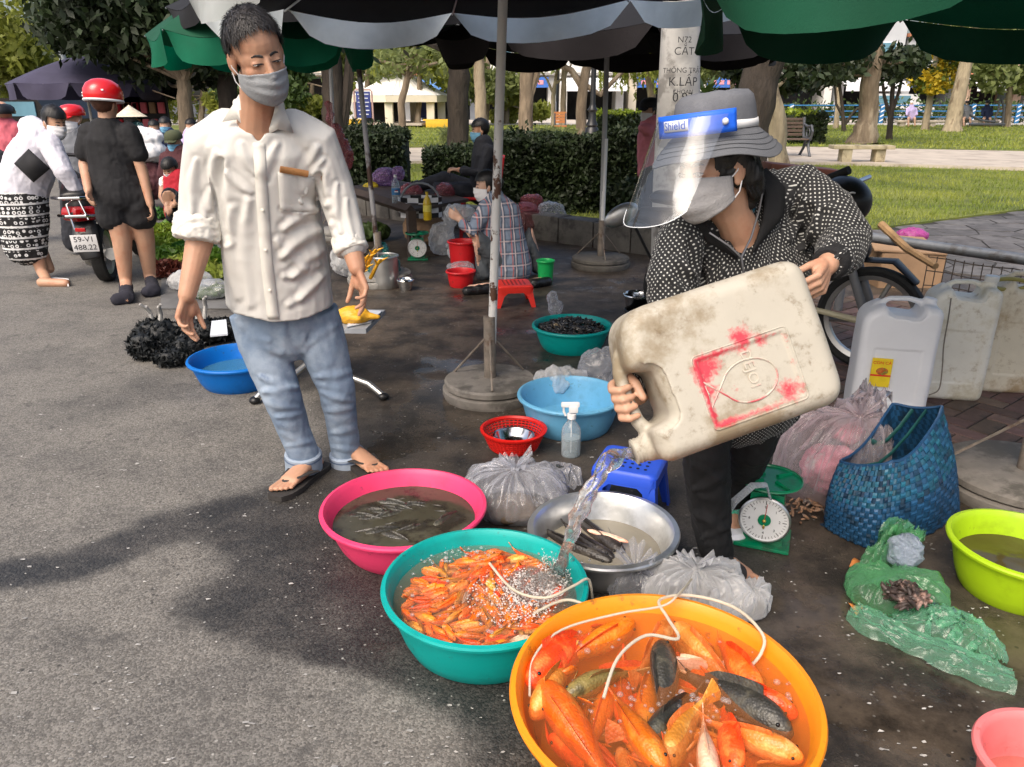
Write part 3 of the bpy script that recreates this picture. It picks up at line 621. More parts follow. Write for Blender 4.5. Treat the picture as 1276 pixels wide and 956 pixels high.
for i, (x0, x1, lab) in enumerate(((605, 650, 'strappy pale border plants right of the sunlit trunk'), (664, 720, 'strappy pale border plants in front of the orange bench'), (545, 600, 'strappy pale border plants by the pavilion'))):
 n = 900; Y = 19 + i; C = np.stack([np.array([P(rng.uniform(x0, x1), 160, Y).x for _ in range(n)]), rng.uniform(Y, Y + 1.5, n), rng.uniform(.05, .75, n)], 1)
 tag(leafcloud('border_plants', C, .14, LEAF_P, asp=.14), lab, 'plants', 'strappy border plants', kind='stuff')
ka, kb = G(405, 262), G(835, 322); kd = (kb - ka); kl = kd.length; kd /= kl; kn = V3((-kd.y, kd.x, 0)); ang = math.atan2(kd.y, kd.x)
kerb = thing('planter_kerb', 'low dark stone kerb of the planting bed behind the market', 'kerb', (ka + kb) / 2)
n = int(kl / .42)
for i in range(n):
 mb = MB(); mb.box(ka + kd * (kl * (i + .5) / n) + kn * .12 + V3((0, 0, .13 + ru(-.006, .006))), (kl / n - .012, .26, .27), Matrix.Rotation(ang + ru(-.01, .01), 3, 'Z'), .012); mb.build('kerb_stone', DARKCONC, kerb)
def pavilion():
 Y = 46; k = mpp(P(500, 120, Y)); c = P(502, 155, Y); root = thing('pavilion', 'open cream pavilion with a tiled pyramid roof across the park', 'pavilion', (c.x, c.y, 0))
 Rr = 62 * k; ze, za = P(500, 119, Y).z, P(500, 87, Y).z; n = 6
 for i in range(n):
  a0, a1 = 2 * PI * i / n + .35, 2 * PI * (i + 1) / n + .35; ed0, ed1 = V3((c.x + Rr * cos(a0), c.y + Rr * sin(a0), ze)), V3((c.x + Rr * cos(a1), c.y + Rr * sin(a1), ze)); ap = V3((c.x, c.y, za))
  mb = MB(); mb.add([ed0, ed1, ap, ed0 - V3((0, 0, .02)), ed1 - V3((0, 0, .02))], [(0, 1, 2), (0, 3, 4, 1)])
  for t in range(1, 8):
   f = t / 8; mb.tube([ed0.lerp(ed1, f), ap.lerp(ed0.lerp(ed1, f), .15)], .03, 4)
  mb.build('roof_panel', CREAMR, root, smooth=0)
  mb = MB(); m0, m1 = ed0, ed1; mb.prism([m0, m1, m1 - V3((0, 0, .35)), m0 - V3((0, 0, .35))], V3((c.x, c.y, ze)) - (m0 + m1) / 2 * 1 + V3((0, 0, 0)) if False else (V3((c.x, c.y, ze)) - (m0 + m1) / 2).normalized() * .1); mb.build('fascia', CREAM, root, smooth=0)
  q = V3((c.x + Rr * .82 * cos(a0), c.y + Rr * .82 * sin(a0), 0)); mb = MB(); mb.box(q + V3((0, 0, ze / 2)), (.42, .42, ze), bev=.03); mb.build('column', CREAM, root)
 mb = MB(); mb.lathe([(Rr * .95, 0), (Rr * .95, .12), (0, .12)], c, 6); mb.build('floor_slab', PATH, root, smooth=0)
 mb = MB(); mb.box((c.x - 1.3, c.y + 1, .75), (2.2, .2, 1.3)); mb.build('counter', DARKIN, root, smooth=0)
 for dx in (-.6, 1.2): 
  mb = MB(); mb.box((c.x + dx, c.y + 1.2, .95), (.9, .1, .9)); mb.build('notice_panel', SIGNB, root, smooth=0)
 for dx in (-2.6, 2.2):
  for s in (0, 1):
   mb = MB(); mb.box((c.x + dx, c.y - 2.2, .45 if s == 0 else .25), (1.6 if s == 0 else 1.3, .4, .08 if s == 0 else .4), bev=.02); mb.build('seat', M('yellow_paint', (.7, .42, .03), .6, .1), root)
pavilion()
def notice_board():
 Y = 30; a, b = P(443, 114, Y), P(463, 147, Y); root = thing('notice_board', 'blue park notice board on a bent tube frame by pavilion', 'sign', ((a.x + b.x) / 2, Y, 0))
 mb = MB(); mb.box(((a.x + b.x) / 2, Y, (a.z + b.z) / 2), (b.x - a.x, .04, a.z - b.z), bev=.01); mb.build('panel', SIGNB, root)
 wm = M('white_line', (.6, .62, .7), .6, .05)
 for i in range(6):
  mb = MB(); z = a.z - (i + .7) * (a.z - b.z) / 6.6; mb.box(((a.x + b.x) / 2, Y - .026, z), ((b.x - a.x) * (.78 - .12 * (i % 2)), .006, .035)); mb.build('text_line', wm, root, smooth=0)
 fr = M('frame_tube', (.45, .30, .28), .5, .1); mb = MB(); e = .06
 mb.tube([(a.x - e, Y, 0), (a.x - e, Y, a.z), (a.x, Y, a.z + e), (b.x, Y, a.z + e), (b.x + e, Y, a.z), (b.x + e, Y, 0)], .035, 8); mb.build('frame', fr, root)
notice_board()
WALLS = [M('shop_wall_%s' % n, c, .8, .08, .5) for n, c in (('white', (.72, .71, .68)), ('cream', (.68, .62, .5)), ('grey', (.46, .48, .5)), ('peach', (.66, .48, .36)))]
TEAL = M('glass_blue', (.12, .25, .32), .15, .2, 1); ROOFT = M('terracotta_tile', (.42, .17, .09), .8, .2, 2); SHUT = M('steel_shutter', (.28, .29, .30), .5, .1, 1, metal=.3)
AWB = M('awning_blue', (.10, .25, .55), .7, .1, 1); AWW = M('awning_white', (.75, .76, .78), .7, .05, 1)
def shop(x, wd, wall, label, h=9, aw=None, sign=None, dark=True, Y=64):
 root = thing('shophouse', label, 'shop', (x, Y, 0), 'shophouses across the far street'); x0, x1 = x - wd / 2, x + wd / 2
 mb = MB()
 for b in ((x0 + .3, .6), (x1 - .3, .6)): mb.box((b[0], Y + 2, 1.6), (b[1], 4, 3.2))
 mb.box((x, Y + 2, 3.2 + (h - 3.2) / 2), (wd, 4, h - 3.2)); mb.build('wall', wall, root, smooth=0)
 mb = MB(); mb.box((x, Y + 2.5, 1.55), (wd - 1.2, .2, 3.1)); mb.build('shop_front', DARKIN if dark else SHUT, root, smooth=0)
 mb = MB(); mb.box((x, Y + 2, h + .12), (wd + .3, 4.6, .24)); mb.build('roof', ROOFT, root, smooth=0)
 mb = MB(); mb.box((x, Y - .25, 3.35), (wd, .5, .18)); mb.build('ledge', ROOFT if wall in WALLS[2:] else CONC, root, smooth=0)
 for f in range(int((h - 3.5) / 2.8)):
  for s in (-1, 1):
   c = V3((x + s * wd * .22, Y - .02, 4.9 + f * 2.8)); mb = MB(); mb.box(c, (wd * .3, .12, 1.5)); o = mb.build('window', AWW, root, smooth=0)
   mb = MB(); mb.box(c + V3((0, -.07, 0)), (wd * .3 - .16, .03, 1.34)); mb.build('pane', TEAL, o, smooth=0)
 if aw:
  nst = int(wd / .35) if aw == 'stripe' else 1
  for i in range(nst):
   xa, xb = x0 + wd * i / nst, x0 + wd * (i + 1) / nst; mb = MB(); mb.prism([(xa, Y - .3, 3.1), (xb, Y - .3, 3.1), (xb, Y - 1.9, 2.45), (xa, Y - 1.9, 2.45)], (0, 0, -.03)); mb.prism([(xa, Y - 1.9, 2.45), (xb, Y - 1.9, 2.45), (xb, Y - 1.91, 2.1), (xa, Y - 1.91, 2.1)], (0, -.03, 0)); mb.build('awning_strip', (AWB if i % 2 else AWW) if aw == 'stripe' else (AWW if aw == 'white' else AWB), root, smooth=0)
 if sign:
  mb = MB(); mb.box((x, Y - .6, 2.75), (wd * .8, .12, .75)); o = mb.build('shop_sign', sign, root, smooth=0)
  for i in range(6): mb = MB(); mb.box((x - wd * .3 + i * wd * .12, Y - .67, 2.75), (wd * .07, .03, .3)); mb.build('letter', SIGNL, o, smooth=0)
SIGNL = M('sign_letter', (.75, .3, .35), .6, .1); SB = M('sign_blue', (.05, .15, .5), .5, .1)
for a in ((-16, 5, WALLS[1], 'cream shophouse far left behind the pavilion', 8, None, None), (-10.5, 5, WALLS[0], 'white shophouse behind the pavilion', 11, 'white', None), (-5.2, 5, WALLS[2], 'grey shophouse behind the hedge trunk', 9, 'blue', None), (.4, 6, WALLS[0], 'white building with blue glass windows at photo centre', 11, None, SB), (6.2, 5, WALLS[0], 'white shophouse behind the weeping tree', 9, 'white', None), (11.6, 5, WALLS[1], 'cream shophouse behind the concrete pole', 9, None, SB),
   (17, 5, WALLS[0], 'white shophouse left of the dark leaning trunk', 11, None, SB), (22.4, 5, WALLS[0], 'tall white shophouse behind the slatted bench', 12, None, None), (27.6, 4.8, WALLS[2], 'grey shophouse behind the brown flared trunk', 9, 'white', None), (32.6, 4.6, WALLS[2], 'grey shop with blue and pink sign board', 6, None, SB), (37.4, 4.6, WALLS[3], 'peach roofed shop behind the yellow blossom', 6, 'white', None), (42.6, 5.2, WALLS[2], 'grey shop with blue and white striped awning', 6, 'stripe', None), (48, 5, WALLS[0], 'white shophouse at the right edge', 9, 'white', None)): shop(*a)
def railing():
 Y = 52; root = thing('street_railing', 'blue painted steel railing along the far street', 'railing', (26, Y, 0))
 for z in (.45, .8, 1.15):
  mb = MB(); mb.tube([(12, Y, z), (44, Y, z)], .035, 6); mb.build('rail', BLUEP, root)
 for i in range(12):
  x = 12 + i * 2.9; mb = MB(); mb.box((x, Y, .62), (.26, .1, 1.24), bev=.02); o = mb.build('post', BLUEP, root)
  mb = MB()
  for s in range(4): mb.prism([(x - .11, Y - .056, .15 + s * .28), (x + .11, Y - .056, .27 + s * .28), (x + .11, Y - .056, .35 + s * .28), (x - .11, Y - .056, .23 + s * .28)], (0, -.008, 0))
  mb.build('stripe', AWW, o, smooth=0)
railing()
tag(leafcloud('street_hedge', np.stack([rng.uniform(12, 46, 5000), rng.uniform(52.5, 53.6, 5000), np.abs(rng.normal(.7, .4, 5000))], 1), .14, LEAF_M), 'green planting strip behind the blue railing', 'plants', kind='stuff')
def van(x, col, lab, Y=57):
 root = thing('parked_van', lab, 'van', (x, Y, 0), 'vans parked across the street'); m = M('van_paint', col, .3, .05, 1, coat=.4)
 mb = MB(); mb.prism([(x - 2.2, Y, .4), (x + 2.3, Y, .4), (x + 2.3, Y, 1.0), (x + 1.5, Y, 1.15), (x + .9, Y, 1.85), (x - 2.1, Y, 1.9)], (0, 1.7, 0)); mb.build('body', m, root, smooth=0)
 for dx in (-1.4, 1.5):
  mb = MB(); mb.tube([(x + dx, Y - .03, .33), (x + dx, Y + .2, .33)], .33, 16); mb.build('wheel', RUBBER, root)
 mb = MB()
 for a, b in ((-1.9, -.8), (-.65, .5)): mb.box((x + (a + b) / 2, Y - .01, 1.5), (b - a, .03, .5))
 mb.build('window', TEAL, root, smooth=0)
van(27.2, (.6, .6, .6), 'silver van parked behind the slender shrub tree'); van(40.2, (.02, .08, .3), 'dark blue van parked behind the seated pair')
def park_bench():
 a, b = G(918, 196), G(1006, 194); Y = 20.5; k = mpp(P(960, 190, Y)); xa, xb = P(955, 190, Y).x - 1.0, P(1003, 190, Y).x
 root = thing('park_bench', 'slatted park bench with curled grey iron arm by the path', 'bench', ((xa + xb) / 2, Y, .1)); zt = P(980, 148, Y).z; zs = P(980, 172, Y).z
 for i in range(5):
  mb = MB(); mb.box(((xa + xb) / 2, Y + .35 + .02 * i, zs + .07 + (zt - zs) * i / 5), (xb - xa, .03, (zt - zs) / 5 - .025), bev=.006); mb.build('back_slat', WOODS, root)
 for i in range(4):
  mb = MB(); mb.box(((xa + xb) / 2, Y - .12 + .12 * i, zs - .03), (xb - xa, .10, .03), bev=.006); mb.build('seat_slat', WOODS, root)
 for x in (xa + .02, xb + .03):
  mb = MB(); mb.tube([(x, Y + .42, zt + .03), (x, Y + .38, zs + .2), (x, Y + .3, zs), (x, Y - .2, zs - .02)], .035, 8)
  mb.tube([(x, Y - .2, zs), (x, Y - .28, zs + .16), (x, Y - .15, zs + .3), (x, Y + .1, zs + .27), (x, Y + .4, zs + .33)], .03, 8)
  ring = [(x, Y + .03 + .11 * cos(q), zs + .13 + .11 * sin(q)) for q in np.linspace(0, 2 * PI, 14)]; mb.tube(ring, .018, 6)
  mb.tube([(x, Y - .28, .1), (x, Y - .12, .28), (x, Y - .05, zs - .03)], .035, 8); mb.tube([(x, Y + .45, .1), (x, Y + .22, .3), (x, Y + .15, zs - .03)], .035, 8); mb.tube([(x, Y - .13, .28), (x, Y + .06, .38), (x, Y + .22, .3)], .022, 6)
  mb.build('arm_frame', IRON, root)
park_bench()
def stone_bench(x0, x1, ytop, yfoot, lab, mat):
 g = G((x0 + x1) / 2, yfoot); Y = g.y; a, b = P(x0, ytop, Y), P(x1, ytop, Y); root = thing('stone_bench', lab, 'bench', ((a.x + b.x) / 2, Y, 0), None)
 mb = MB(); mb.box(((a.x + b.x) / 2, Y, a.z - .04), (b.x - a.x, .42, .085), Matrix.Rotation(-.06, 3, 'Z'), .012); mb.build('seat', mat, root)
 for f in (.24, .80):
  x = a.x + (b.x - a.x) * f; mb = MB(); mb.box((x, Y, (a.z - .085) / 2 + .01), (.22, .32, a.z - .085), Matrix.Rotation(-.06, 3, 'Z'), .015); mb.build('leg', mat, root)
stone_bench(1037, 1111, 181, 207, 'pale stone bench on the lawn in front of the flared trunk', STONE)
stone_bench(764, 803, 167, 180, 'small grey concrete bench left of the woman in pink', CONC)
def slat_bench():
 Y = 30; c = P(698, 170, Y); root = thing('slat_bench', 'orange wooden slatted bench seen end on beyond the hedge', 'bench', (c.x, Y, 0)); m = M('orange_wood', (.50, .20, .07), .6, .2, 3)
 z0, z1 = P(698, 152, Y).z, P(698, 141, Y).z
 for i in range(4):
  mb = MB(); mb.box((c.x, Y + .2, z0 + (z1 - z0) * i / 3), (.46, .03, .09)); mb.build('back_slat', m, root, smooth=0)
 mb = MB(); mb.box((c.x, Y, z0 - .15), (.46, .4, .05)); mb.build('seat', m, root, smooth=0)
 for s in (-.2, .2):
  mb = MB(); mb.tube([(c.x + s, Y + .2, z1), (c.x + s, Y + .18, z0 - .1), (c.x + s * 1.4, Y, .05)], .03, 6); mb.build('leg', IRON, root)
slat_bench()
def machine():
 Y = 44; p = lambda x, y: P(x, y, Y); root = thing('exercise_machine', 'black outdoor exercise machine at right in front of the railing', 'exercise machine', (p(1235, 158).x, Y, 0))
 mb = MB(); mb.tube([p(1208, 155), p(1252, 155)], .07, 8); mb.build('base_bar', IRON, root)
 mb = MB(); mb.tube([p(1249, 157), p(1251, 135), p(1248, 122), p(1244, 116)], .07, 8); mb.build('mast', IRON, root)
 mb = MB(); mb.tube([p(1208, 143), p(1222, 150), p(1240, 152)], .06, 8); mb.tube([p(1238, 152), p(1244, 138), p(1246, 124)], .05, 8); mb.build('crank_arm', IRON, root)
 mb = MB(); mb.box(p(1248, 119), (.4, .1, .35), bev=.03); mb.build('display', IRON, root)
machine()
def lamp_post():
 Y = 23; c = P(737, 176, Y); k = mpp(c); root = thing('lamp_post', 'ornate black iron lamp post standing behind the hedge', 'lamp post', (c.x, Y, 0)); z = lambda y: P(737, y, Y).z
 prof = [(.30, 0), (.30, z(172)), (.21, z(168)), (.18, z(160)), (.14, z(158)), (.17, z(156)), (.12, z(150)), (.10, z(140)), (.15, z(137)), (.10, z(134)), (.075, z(130)), (.07, z(60)), (.06, 3.4)]
 mb = MB(); mb.lathe(prof, (c.x, Y, 0), 16); mb.build('column', BLACKP, root)
 mb = MB(); mb.lathe([(.05, 3.4), (.2, 3.55), (.28, 3.9), (.1, 4.05), (0, 4.1)], (c.x, Y, 0), 12); mb.build('lantern', AWW, root)
lamp_post()
def street_pole():
 Y = 26; root = thing('street_pole', 'grey steel street light pole rising behind the navy umbrella', 'pole', (P(86, 140, Y).x, Y, 0)); mb = MB(); mb.tube([P(86, 138, Y), P(78, 70, Y), P(68, -20, Y), P(62, -90, Y)], [.11, .08], 10); mb.build('shaft', M('grey_pole', (.26, .29, .31), .5, .1), root)
 mb = MB(); mb.tube([P(62, -90, Y), P(80, -120, Y), P(110, -125, Y)], .05, 8); mb.build('lamp_arm', STEEL, root)
street_pole()
def concrete_pole():
 g = G(836, 385); Y = g.y; b = P(838, 385, Y); t = P(851, -60, Y); rb, rt = 27 * mpp(b), 21 * mpp(P(848, 10, Y))
 root = thing('utility_pole', 'thick concrete utility pole covered in stencilled black adverts', 'pole', (b.x, Y, 0))
 m = M('pole_concrete', (.46, .45, .42), .85, .12, 5, .35, 30, col2=(.26, .25, .23), c2s=5, c2lo=.5, c2hi=.62, dirt=((.07, .07, .07), 9, .64, .68))
 mb = MB(); b2 = b.copy(); b2.z = -.05; mb.tube([b2, b.lerp(t, .4), t], [rb * 1.05, rb, rt], 32); mb.build('shaft', m, root)
 for y in (25, 70):
  q = P(850 if y < 40 else 848, y, Y); mb = MB(); mb.tube([q - V3((0, 0, .025)), q + V3((0, 0, .025))], rt * 1.06, 28); mb.build('band', STEEL, root)
 mb = MB(); q = P(853, 18, Y - .22); mb.box(q, (.10, .05, .03), bev=.006); mb.build('bracket', DARKIN, root)
 ink = M('stencil_ink', (.025, .025, .027), .8, .2, 20)
 for s, y, sz in (('THÔNG TRẶT', 89, .06), ('K.LẤP', 103, .105), ('KHOAN', 115, .05), ('0.93', 122, .11), ('CẮT', 66, .09), ('N72', 52, .07)):
  c = P(846 + (89 - y) * .03, y, Y); c.y -= 0
  cu = bpy.data.curves.new('t', 'FONT'); cu.body = s; cu.size = sz * .72; cu.align_x = 'CENTER'; cu.align_y = 'CENTER'; me = evaluate(bpy.data.objects.new('t', cu)); me.materials.clear(); me.materials.append(ink)
  rr = rb * .985
  for v in me.vertices:
   a = v.co.x / rr; v.co = V3((c.x + (rr + .003) * sin(a), c.y - (rr + .003) * cos(a), c.z + v.co.y))
  md = link('stencil_text', me, root)
concrete_pole()
# ================================================================ umbrellas
def cloth(name, c, tl=.25, r=.8): return M(name, c, r, .12, 4, .15, 120, tl=tl)
C_BLK = cloth('black_cloth', (.007, .007, .009), .02, .95); C_GRN = cloth('green_cloth', (.0, .15, .075), .35); C_NAV = cloth('navy_cloth', (.055, .05, .09), .1); C_PALE = cloth('pale_cloth', (.84, .90, .88), .65)
C_DG = cloth('deep_green_cloth', (.0, .062, .028), .09)
def umbrella(name, label, foot, top_xy, ze, za, Rr, can, val, n=8, rot=0.0, drop=.2, pole=None, prad=.02, base=True, tilt=(0, 0), basemat=None, sag=.06, disc=.27):
 foot = V3((foot[0], foot[1], 0)); ctr = V3((top_xy[0], top_xy[1], 0)); root = thing(name, label, 'umbrella', foot)
 T = Matrix.Rotation(tilt[0], 3, 'X') @ Matrix.Rotation(tilt[1], 3, 'Y')
 def pt(a, f, z_extra=0):
  sect = (a - rot) / (2 * PI / n); fr = sect - math.floor(sect); s = sin(PI * fr)   # 0 at a rib
  ch = cos(PI / n) / cos((fr - .5) * 2 * PI / n)
  r = f * Rr * ch; z = (za - ze) * (1 - f ** 1.35) - sag * s * f * f * 1.0
  p = T @ V3((r * cos(a), r * sin(a), z + z_extra)); return ctr + V3((0, 0, ze)) + p
 NA, NR = n * 6, 7; mb = MB()
 mb.grid(lambda i, j: pt(rot + 2 * PI * i, .03 + .97 * j), NA, NR); o = mb.build('canopy', can, root, ang=60, fix=0)
 mb = MB()
 for k in range(n):
  a0 = rot + 2 * PI * k / n
  def vf(i, j, a0=a0):
   a = a0 + 2 * PI / n * i; e = min(i, 1 - i); d = drop * j * (min(1, (e / .14)) ** .5 if e < .14 else 1) * (.92 + .08 * sin(PI * i))
   p = pt(a, 1.0); q = (p - ctr); q.z = 0; return p - V3((0, 0, d + .002)) + q.normalized() * (.035 * j * sin(i * 9 + k))
  mb.grid(vf, 10, 4)
 mb.build('valance', val, root, ang=60, fix=0)
 for k in range(n):
  a = rot + 2 * PI * k / n; pts = [pt(a, f, -.012) for f in (.03, .25, .5, .75, 1.0)]; mb = MB(); mb.tube(pts, .006, 5); rb = mb.build('rib', STEEL, root)
  mb = MB(); hub = ctr + V3((0, 0, ze + (za - ze) * .35)); mb.tube([pt(a, .52, -.015), hub], .005, 5); mb.build('strut', STEEL, rb)
 mb = MB(); top = ctr + V3((0, 0, za + .02)); mb.tube([foot + V3((0, 0, .02)), foot.lerp(top, .5), top], prad, 12); mb.build('pole', pole or WHITE_P, root)
 if base:
  bm_ = basemat or CONC
  mb = MB(); mb.lathe([(disc * .97, 0), (disc, .02), (disc, .045), (disc * .97, .05), (0, .052)], foot + V3((0, 0, 0)), 40); mb.build('base_disc', bm_, root)
  mb = MB(); mb.lathe([(disc * .93, .055), (disc * .96, .062), (disc * .96, .085), (disc * .92, .094), (0, .10)], foot, 40); mb.build('base_top', bm_, root)
  mb = MB(); mb.tube([foot + V3((0, 0, .09)), foot + V3((0, 0, .42))], prad * 1.45, 12); mb.build('socket', DIRTYM, root)
  for k in range(3):
   a = 2 * PI * k / 3 + .6; mb = MB(); mb.tube([foot + V3((cos(a) * disc * .85, sin(a) * disc * .85, .098)), foot + V3((0, 0, .33))], .006, 6); mb.build('brace', DIRTYM, root)
 return root
DIRTYM = M('dirty_metal', (.20, .17, .14), .7, .3, 12, .3, 40, col2=(.10, .06, .04), c2s=8)
DISC = M('worn_disc', (.22, .20, .175), .65, .2, 9, .35, 35, col2=(.11, .10, .085), c2s=6, c2lo=.45, c2hi=.6)
RUSTY = M('white_rusty_paint', (.66, .65, .62), .55, .06, 5, .25, 40, col2=(.10, .045, .025), c2s=4.2, c2lo=.53, c2hi=.56)
GREYP = M('grey_paint_pole', (.36, .37, .38), .5, .1, 5, .1, 40)
f1 = G(611, 492)
uA = umbrella('market_umbrella', 'black umbrella with pale grey flaps on the rusty white pole', f1, (-.02, 3.74), 1.94, 2.33, 1.36, C_BLK, C_PALE, rot=.25, drop=.135, tilt=(0, R(-3)), pole=RUSTY, prad=.0215, basemat=DISC, disc=.245)
f2 = G(748, 332)
uB = umbrella('market_umbrella', 'black umbrella on the thin white pole at photo centre', f2, (f2.x - .02, f2.y), 1.92, 2.36, 1.45, C_BLK, cloth('dark_cloth', (.007, .005, .006), .02, .95), rot=.1, drop=.17, pole=GREYP, prad=.022, basemat=DARKCONC)
mb = MB(); mb.tube([G(748, 312) * 0 + V3((f2.x, f2.y, .3)), V3((f2.x, f2.y, 1.12))], .0235, 12); mb.build('pole_sleeve', WHITE_P, uB)
f3 = G(474, 352)
fC = P(352, 300, 6.3); uC = umbrella('market_umbrella', 'bright green umbrella behind the standing man', (fC.x, fC.y), (fC.x, fC.y), 1.88, 2.3, .82, C_DG, C_GRN, rot=.2, drop=.17, pole=GREYP, prad=.02)
uH = umbrella('market_umbrella', 'black umbrella on the brown and grey pole right of the standing man', f3, (f3.x - .1, f3.y), 2.06, 2.5, 1.3, C_BLK, C_BLK, rot=.2, drop=.12, pole=M('brown_grey_pole', (.30, .30, .31), .5, .1, 5, col2=(.05, .025, .018), c2s=1.1, c2lo=.48, c2hi=.52), prad=.02, basemat=CONC)
f5 = G(1270, 612)
uE = umbrella('market_umbrella', 'big green umbrella overhead at the right edge', f5, (f5.x - .02, f5.y), 1.80, 2.3, 1.42, C_DG, C_DG, rot=.06, drop=.15, pole=DIRTYM, prad=.02, basemat=DISC, disc=.3)
f6 = V3((-2.0, 9.0, 0)); f6.x = P(413, 200, 8.6).x; f6.y = 8.6
uD = umbrella('market_umbrella', 'dark green umbrella on the thin white pole with red bag', f6, (f6.x + .1, 8.6), 2.22, 2.6, 1.3, C_DG, C_DG, rot=.5, drop=.12, pole=M('white_pole', (.6, .6, .6), .5, .05), prad=.02)
uG = umbrella('market_umbrella', 'black umbrella with grey lining right of centre', (1.72, 8.3), (1.62, 8.3), 1.99, 2.45, 1.25, C_BLK, C_BLK, rot=.35, drop=.15, pole=GREYP, prad=.02)
gN = P(110, 128, 16.5)
uF = umbrella('market_umbrella', 'navy blue umbrella over the stall at left', (gN.x, 16.5), (gN.x, 16.5), P(110, 105, 16.5).z, P(110, 70, 16.5).z, 1.42, C_NAV, C_NAV, rot=.3, drop=.28, prad=.025, sag=.02)
# ================================================================ people: toolkit
def skinmat(n, c): return M(n, c, .5, .10, 14, .12, 90, col2=(c[0] * .85, c[1] * .66, c[2] * .6), c2s=7, c2lo=.45, c2hi=.75, sss=.06)
SKIN = skinmat('tanned_skin', (.47, .26, .165)); SKIN2 = skinmat('light_tan_skin', (.50, .29, .19)); SKIN3 = skinmat('pale_skin', (.58, .37, .27))
HAIR = M('black_hair', (.012, .011, .011), .42, .3, 60, .35, 120, stretch=(1, 1, .2)); HAIRG = M('greying_hair', (.028, .025, .024), .5, .5, 70, .4, 120, col2=(.11, .10, .10), c2s=40, c2lo=.58, c2hi=.72, stretch=(1, 1, .25))
LASH = M('lash', (.012, .010, .010), .6, .1); EYEW = M('eye_white', (.34, .30, .27), .4, .05); IRIS = M('iris', (.02, .012, .008), .12, .1)
MASKW = M('white_mask', (.74, .74, .75), .8, .05, 20, .15, 90); MASKG = M('grey_mask', (.30, .315, .33), .85, .1, 20, .3, 160); MASKB = M('blue_mask', (.18, .42, .62), .8, .06, 20)
def fr3(f, u):
 f = V3(f).normalized(); u = V3(u); u = (u - f * u.dot(f)).normalized(); return f, u, u.cross(f) * -1   # f forward, u up, s = f x u
def hrot(f, u):
 f, u, s = fr3(f, u); return Matrix((s, f, u)).transposed()       # local x = side, y = forward, z = up
def head(mb, c, f, u, k=1.0, nose=True):
 Rm = hrot(f, u); c = V3(c)
 q = lambda x, y, z: c + Rm @ V3((x * k, y * k, z * k)); e = lambda p, r, rr=None: mb.ell(q(*p), tuple(a * k for a in r), Rm @ rr if rr else Rm, 20, 14)
 e((0, -.012, .036), (.076, .095, .09)); e((0, .032, .006), (.066, .054, .052)); e((0, .022, -.035), (.061, .072, .083)); e((0, .05, -.092), (.034, .032, .026)); e((0, .02, -.085), (.05, .05, .03))
 for s in (-1, 1):
  e((s * .038, .052, -.026), (.024, .026, .024));  e((s * .079, -.006, -.008), (.009, .019, .032), Matrix.Rotation(s * .35, 3, 'Z')); e((s * .076, -.002, -.035), (.008, .012, .012))
  e((s * .030, .0745, .002), (.0165, .0095, .010))
 if nose:
  mb.tube([q(0, .082, .012), q(0, .097, -.012), q(0, .106, -.030)], [.0085 * k, .010 * k, .0125 * k], 10, round_=True)
  for s in (-1, 1): mb.ell(q(s * .013, .092, -.033), .0095 * k)
  e((0, .083, -.064), (.023, .011, .006)); e((0, .080, -.074), (.019, .011, .006))
 return q, Rm
from mathutils.bvhtree import BVHTree
def bvh(o):
 bm = bmesh.new(); bm.from_mesh(o.data); t = BVHTree.FromBMesh(bm); bm.free(); return t, OFF[o.name]
def drape(T, q, x, z, out, k, y0=.25, dx=None):
 a = q(x, y0, z); b = q(x * .9 if dx is None else dx, 0, z); d = (b - a).normalized(); h = T[0].ray_cast(a - T[1], d)
 return (h[0] + T[1] - d * out * k) if h[0] is not None else q(x, .085, z)
def eyes(q, Rm, root, k=1.0, down=0.5, body=None, brow=True, browmat=None):
 T = bvh(body)
 for s in (-1, 1):
  p = [drape(T, q, s * (.031 + x), .0005 + .0045 * (1 - (x / .0165) ** 2) * (1 - down * 1.3), .0008, k) if False else drape(T, q, s * (.031 + x), .0035 + .0045 * (1 - (x / .0165) ** 2) * (1 - down * 1.3), .0008, k) for x in (-.0165, -.01, 0, .01, .0165)]
  mb = MB(); mb.tube(p, [.001 * k, .0022 * k, .0028 * k, .0024 * k, .0012 * k], 6); mb.build('eyelash', LASH, body or root)
  if down < .8:
   mb = MB(); mb.ell(q(s * .031, .0785, .002), (.0125 * k, .009 * k, .006 * k * (1.2 - down)), Rm, 12, 8); mb.build('eye', EYEW, body or root)
   mb = MB(); mb.ell(q(s * .031, .0862, .0015), (.0052 * k, .002 * k, .0056 * k * (1.2 - down)), Rm, 10, 6); mb.build('iris', IRIS, body or root)
  if brow:
   mb = MB(); pts = [drape(T, q, s * x, z, .0016, k) for x, z in ((.012, .0225), (.022, .0255), (.034, .0265), (.046, .022))]
   mb.tube(pts, [(.0012 * k, .0034 * k), (.0016 * k, .0044 * k), (.0014 * k, .0036 * k), (.0006 * k, .0014 * k)], 8, hint=Rm @ V3((0, 1, 0))); mb.build('eyebrow', browmat or HAIR, body or root)
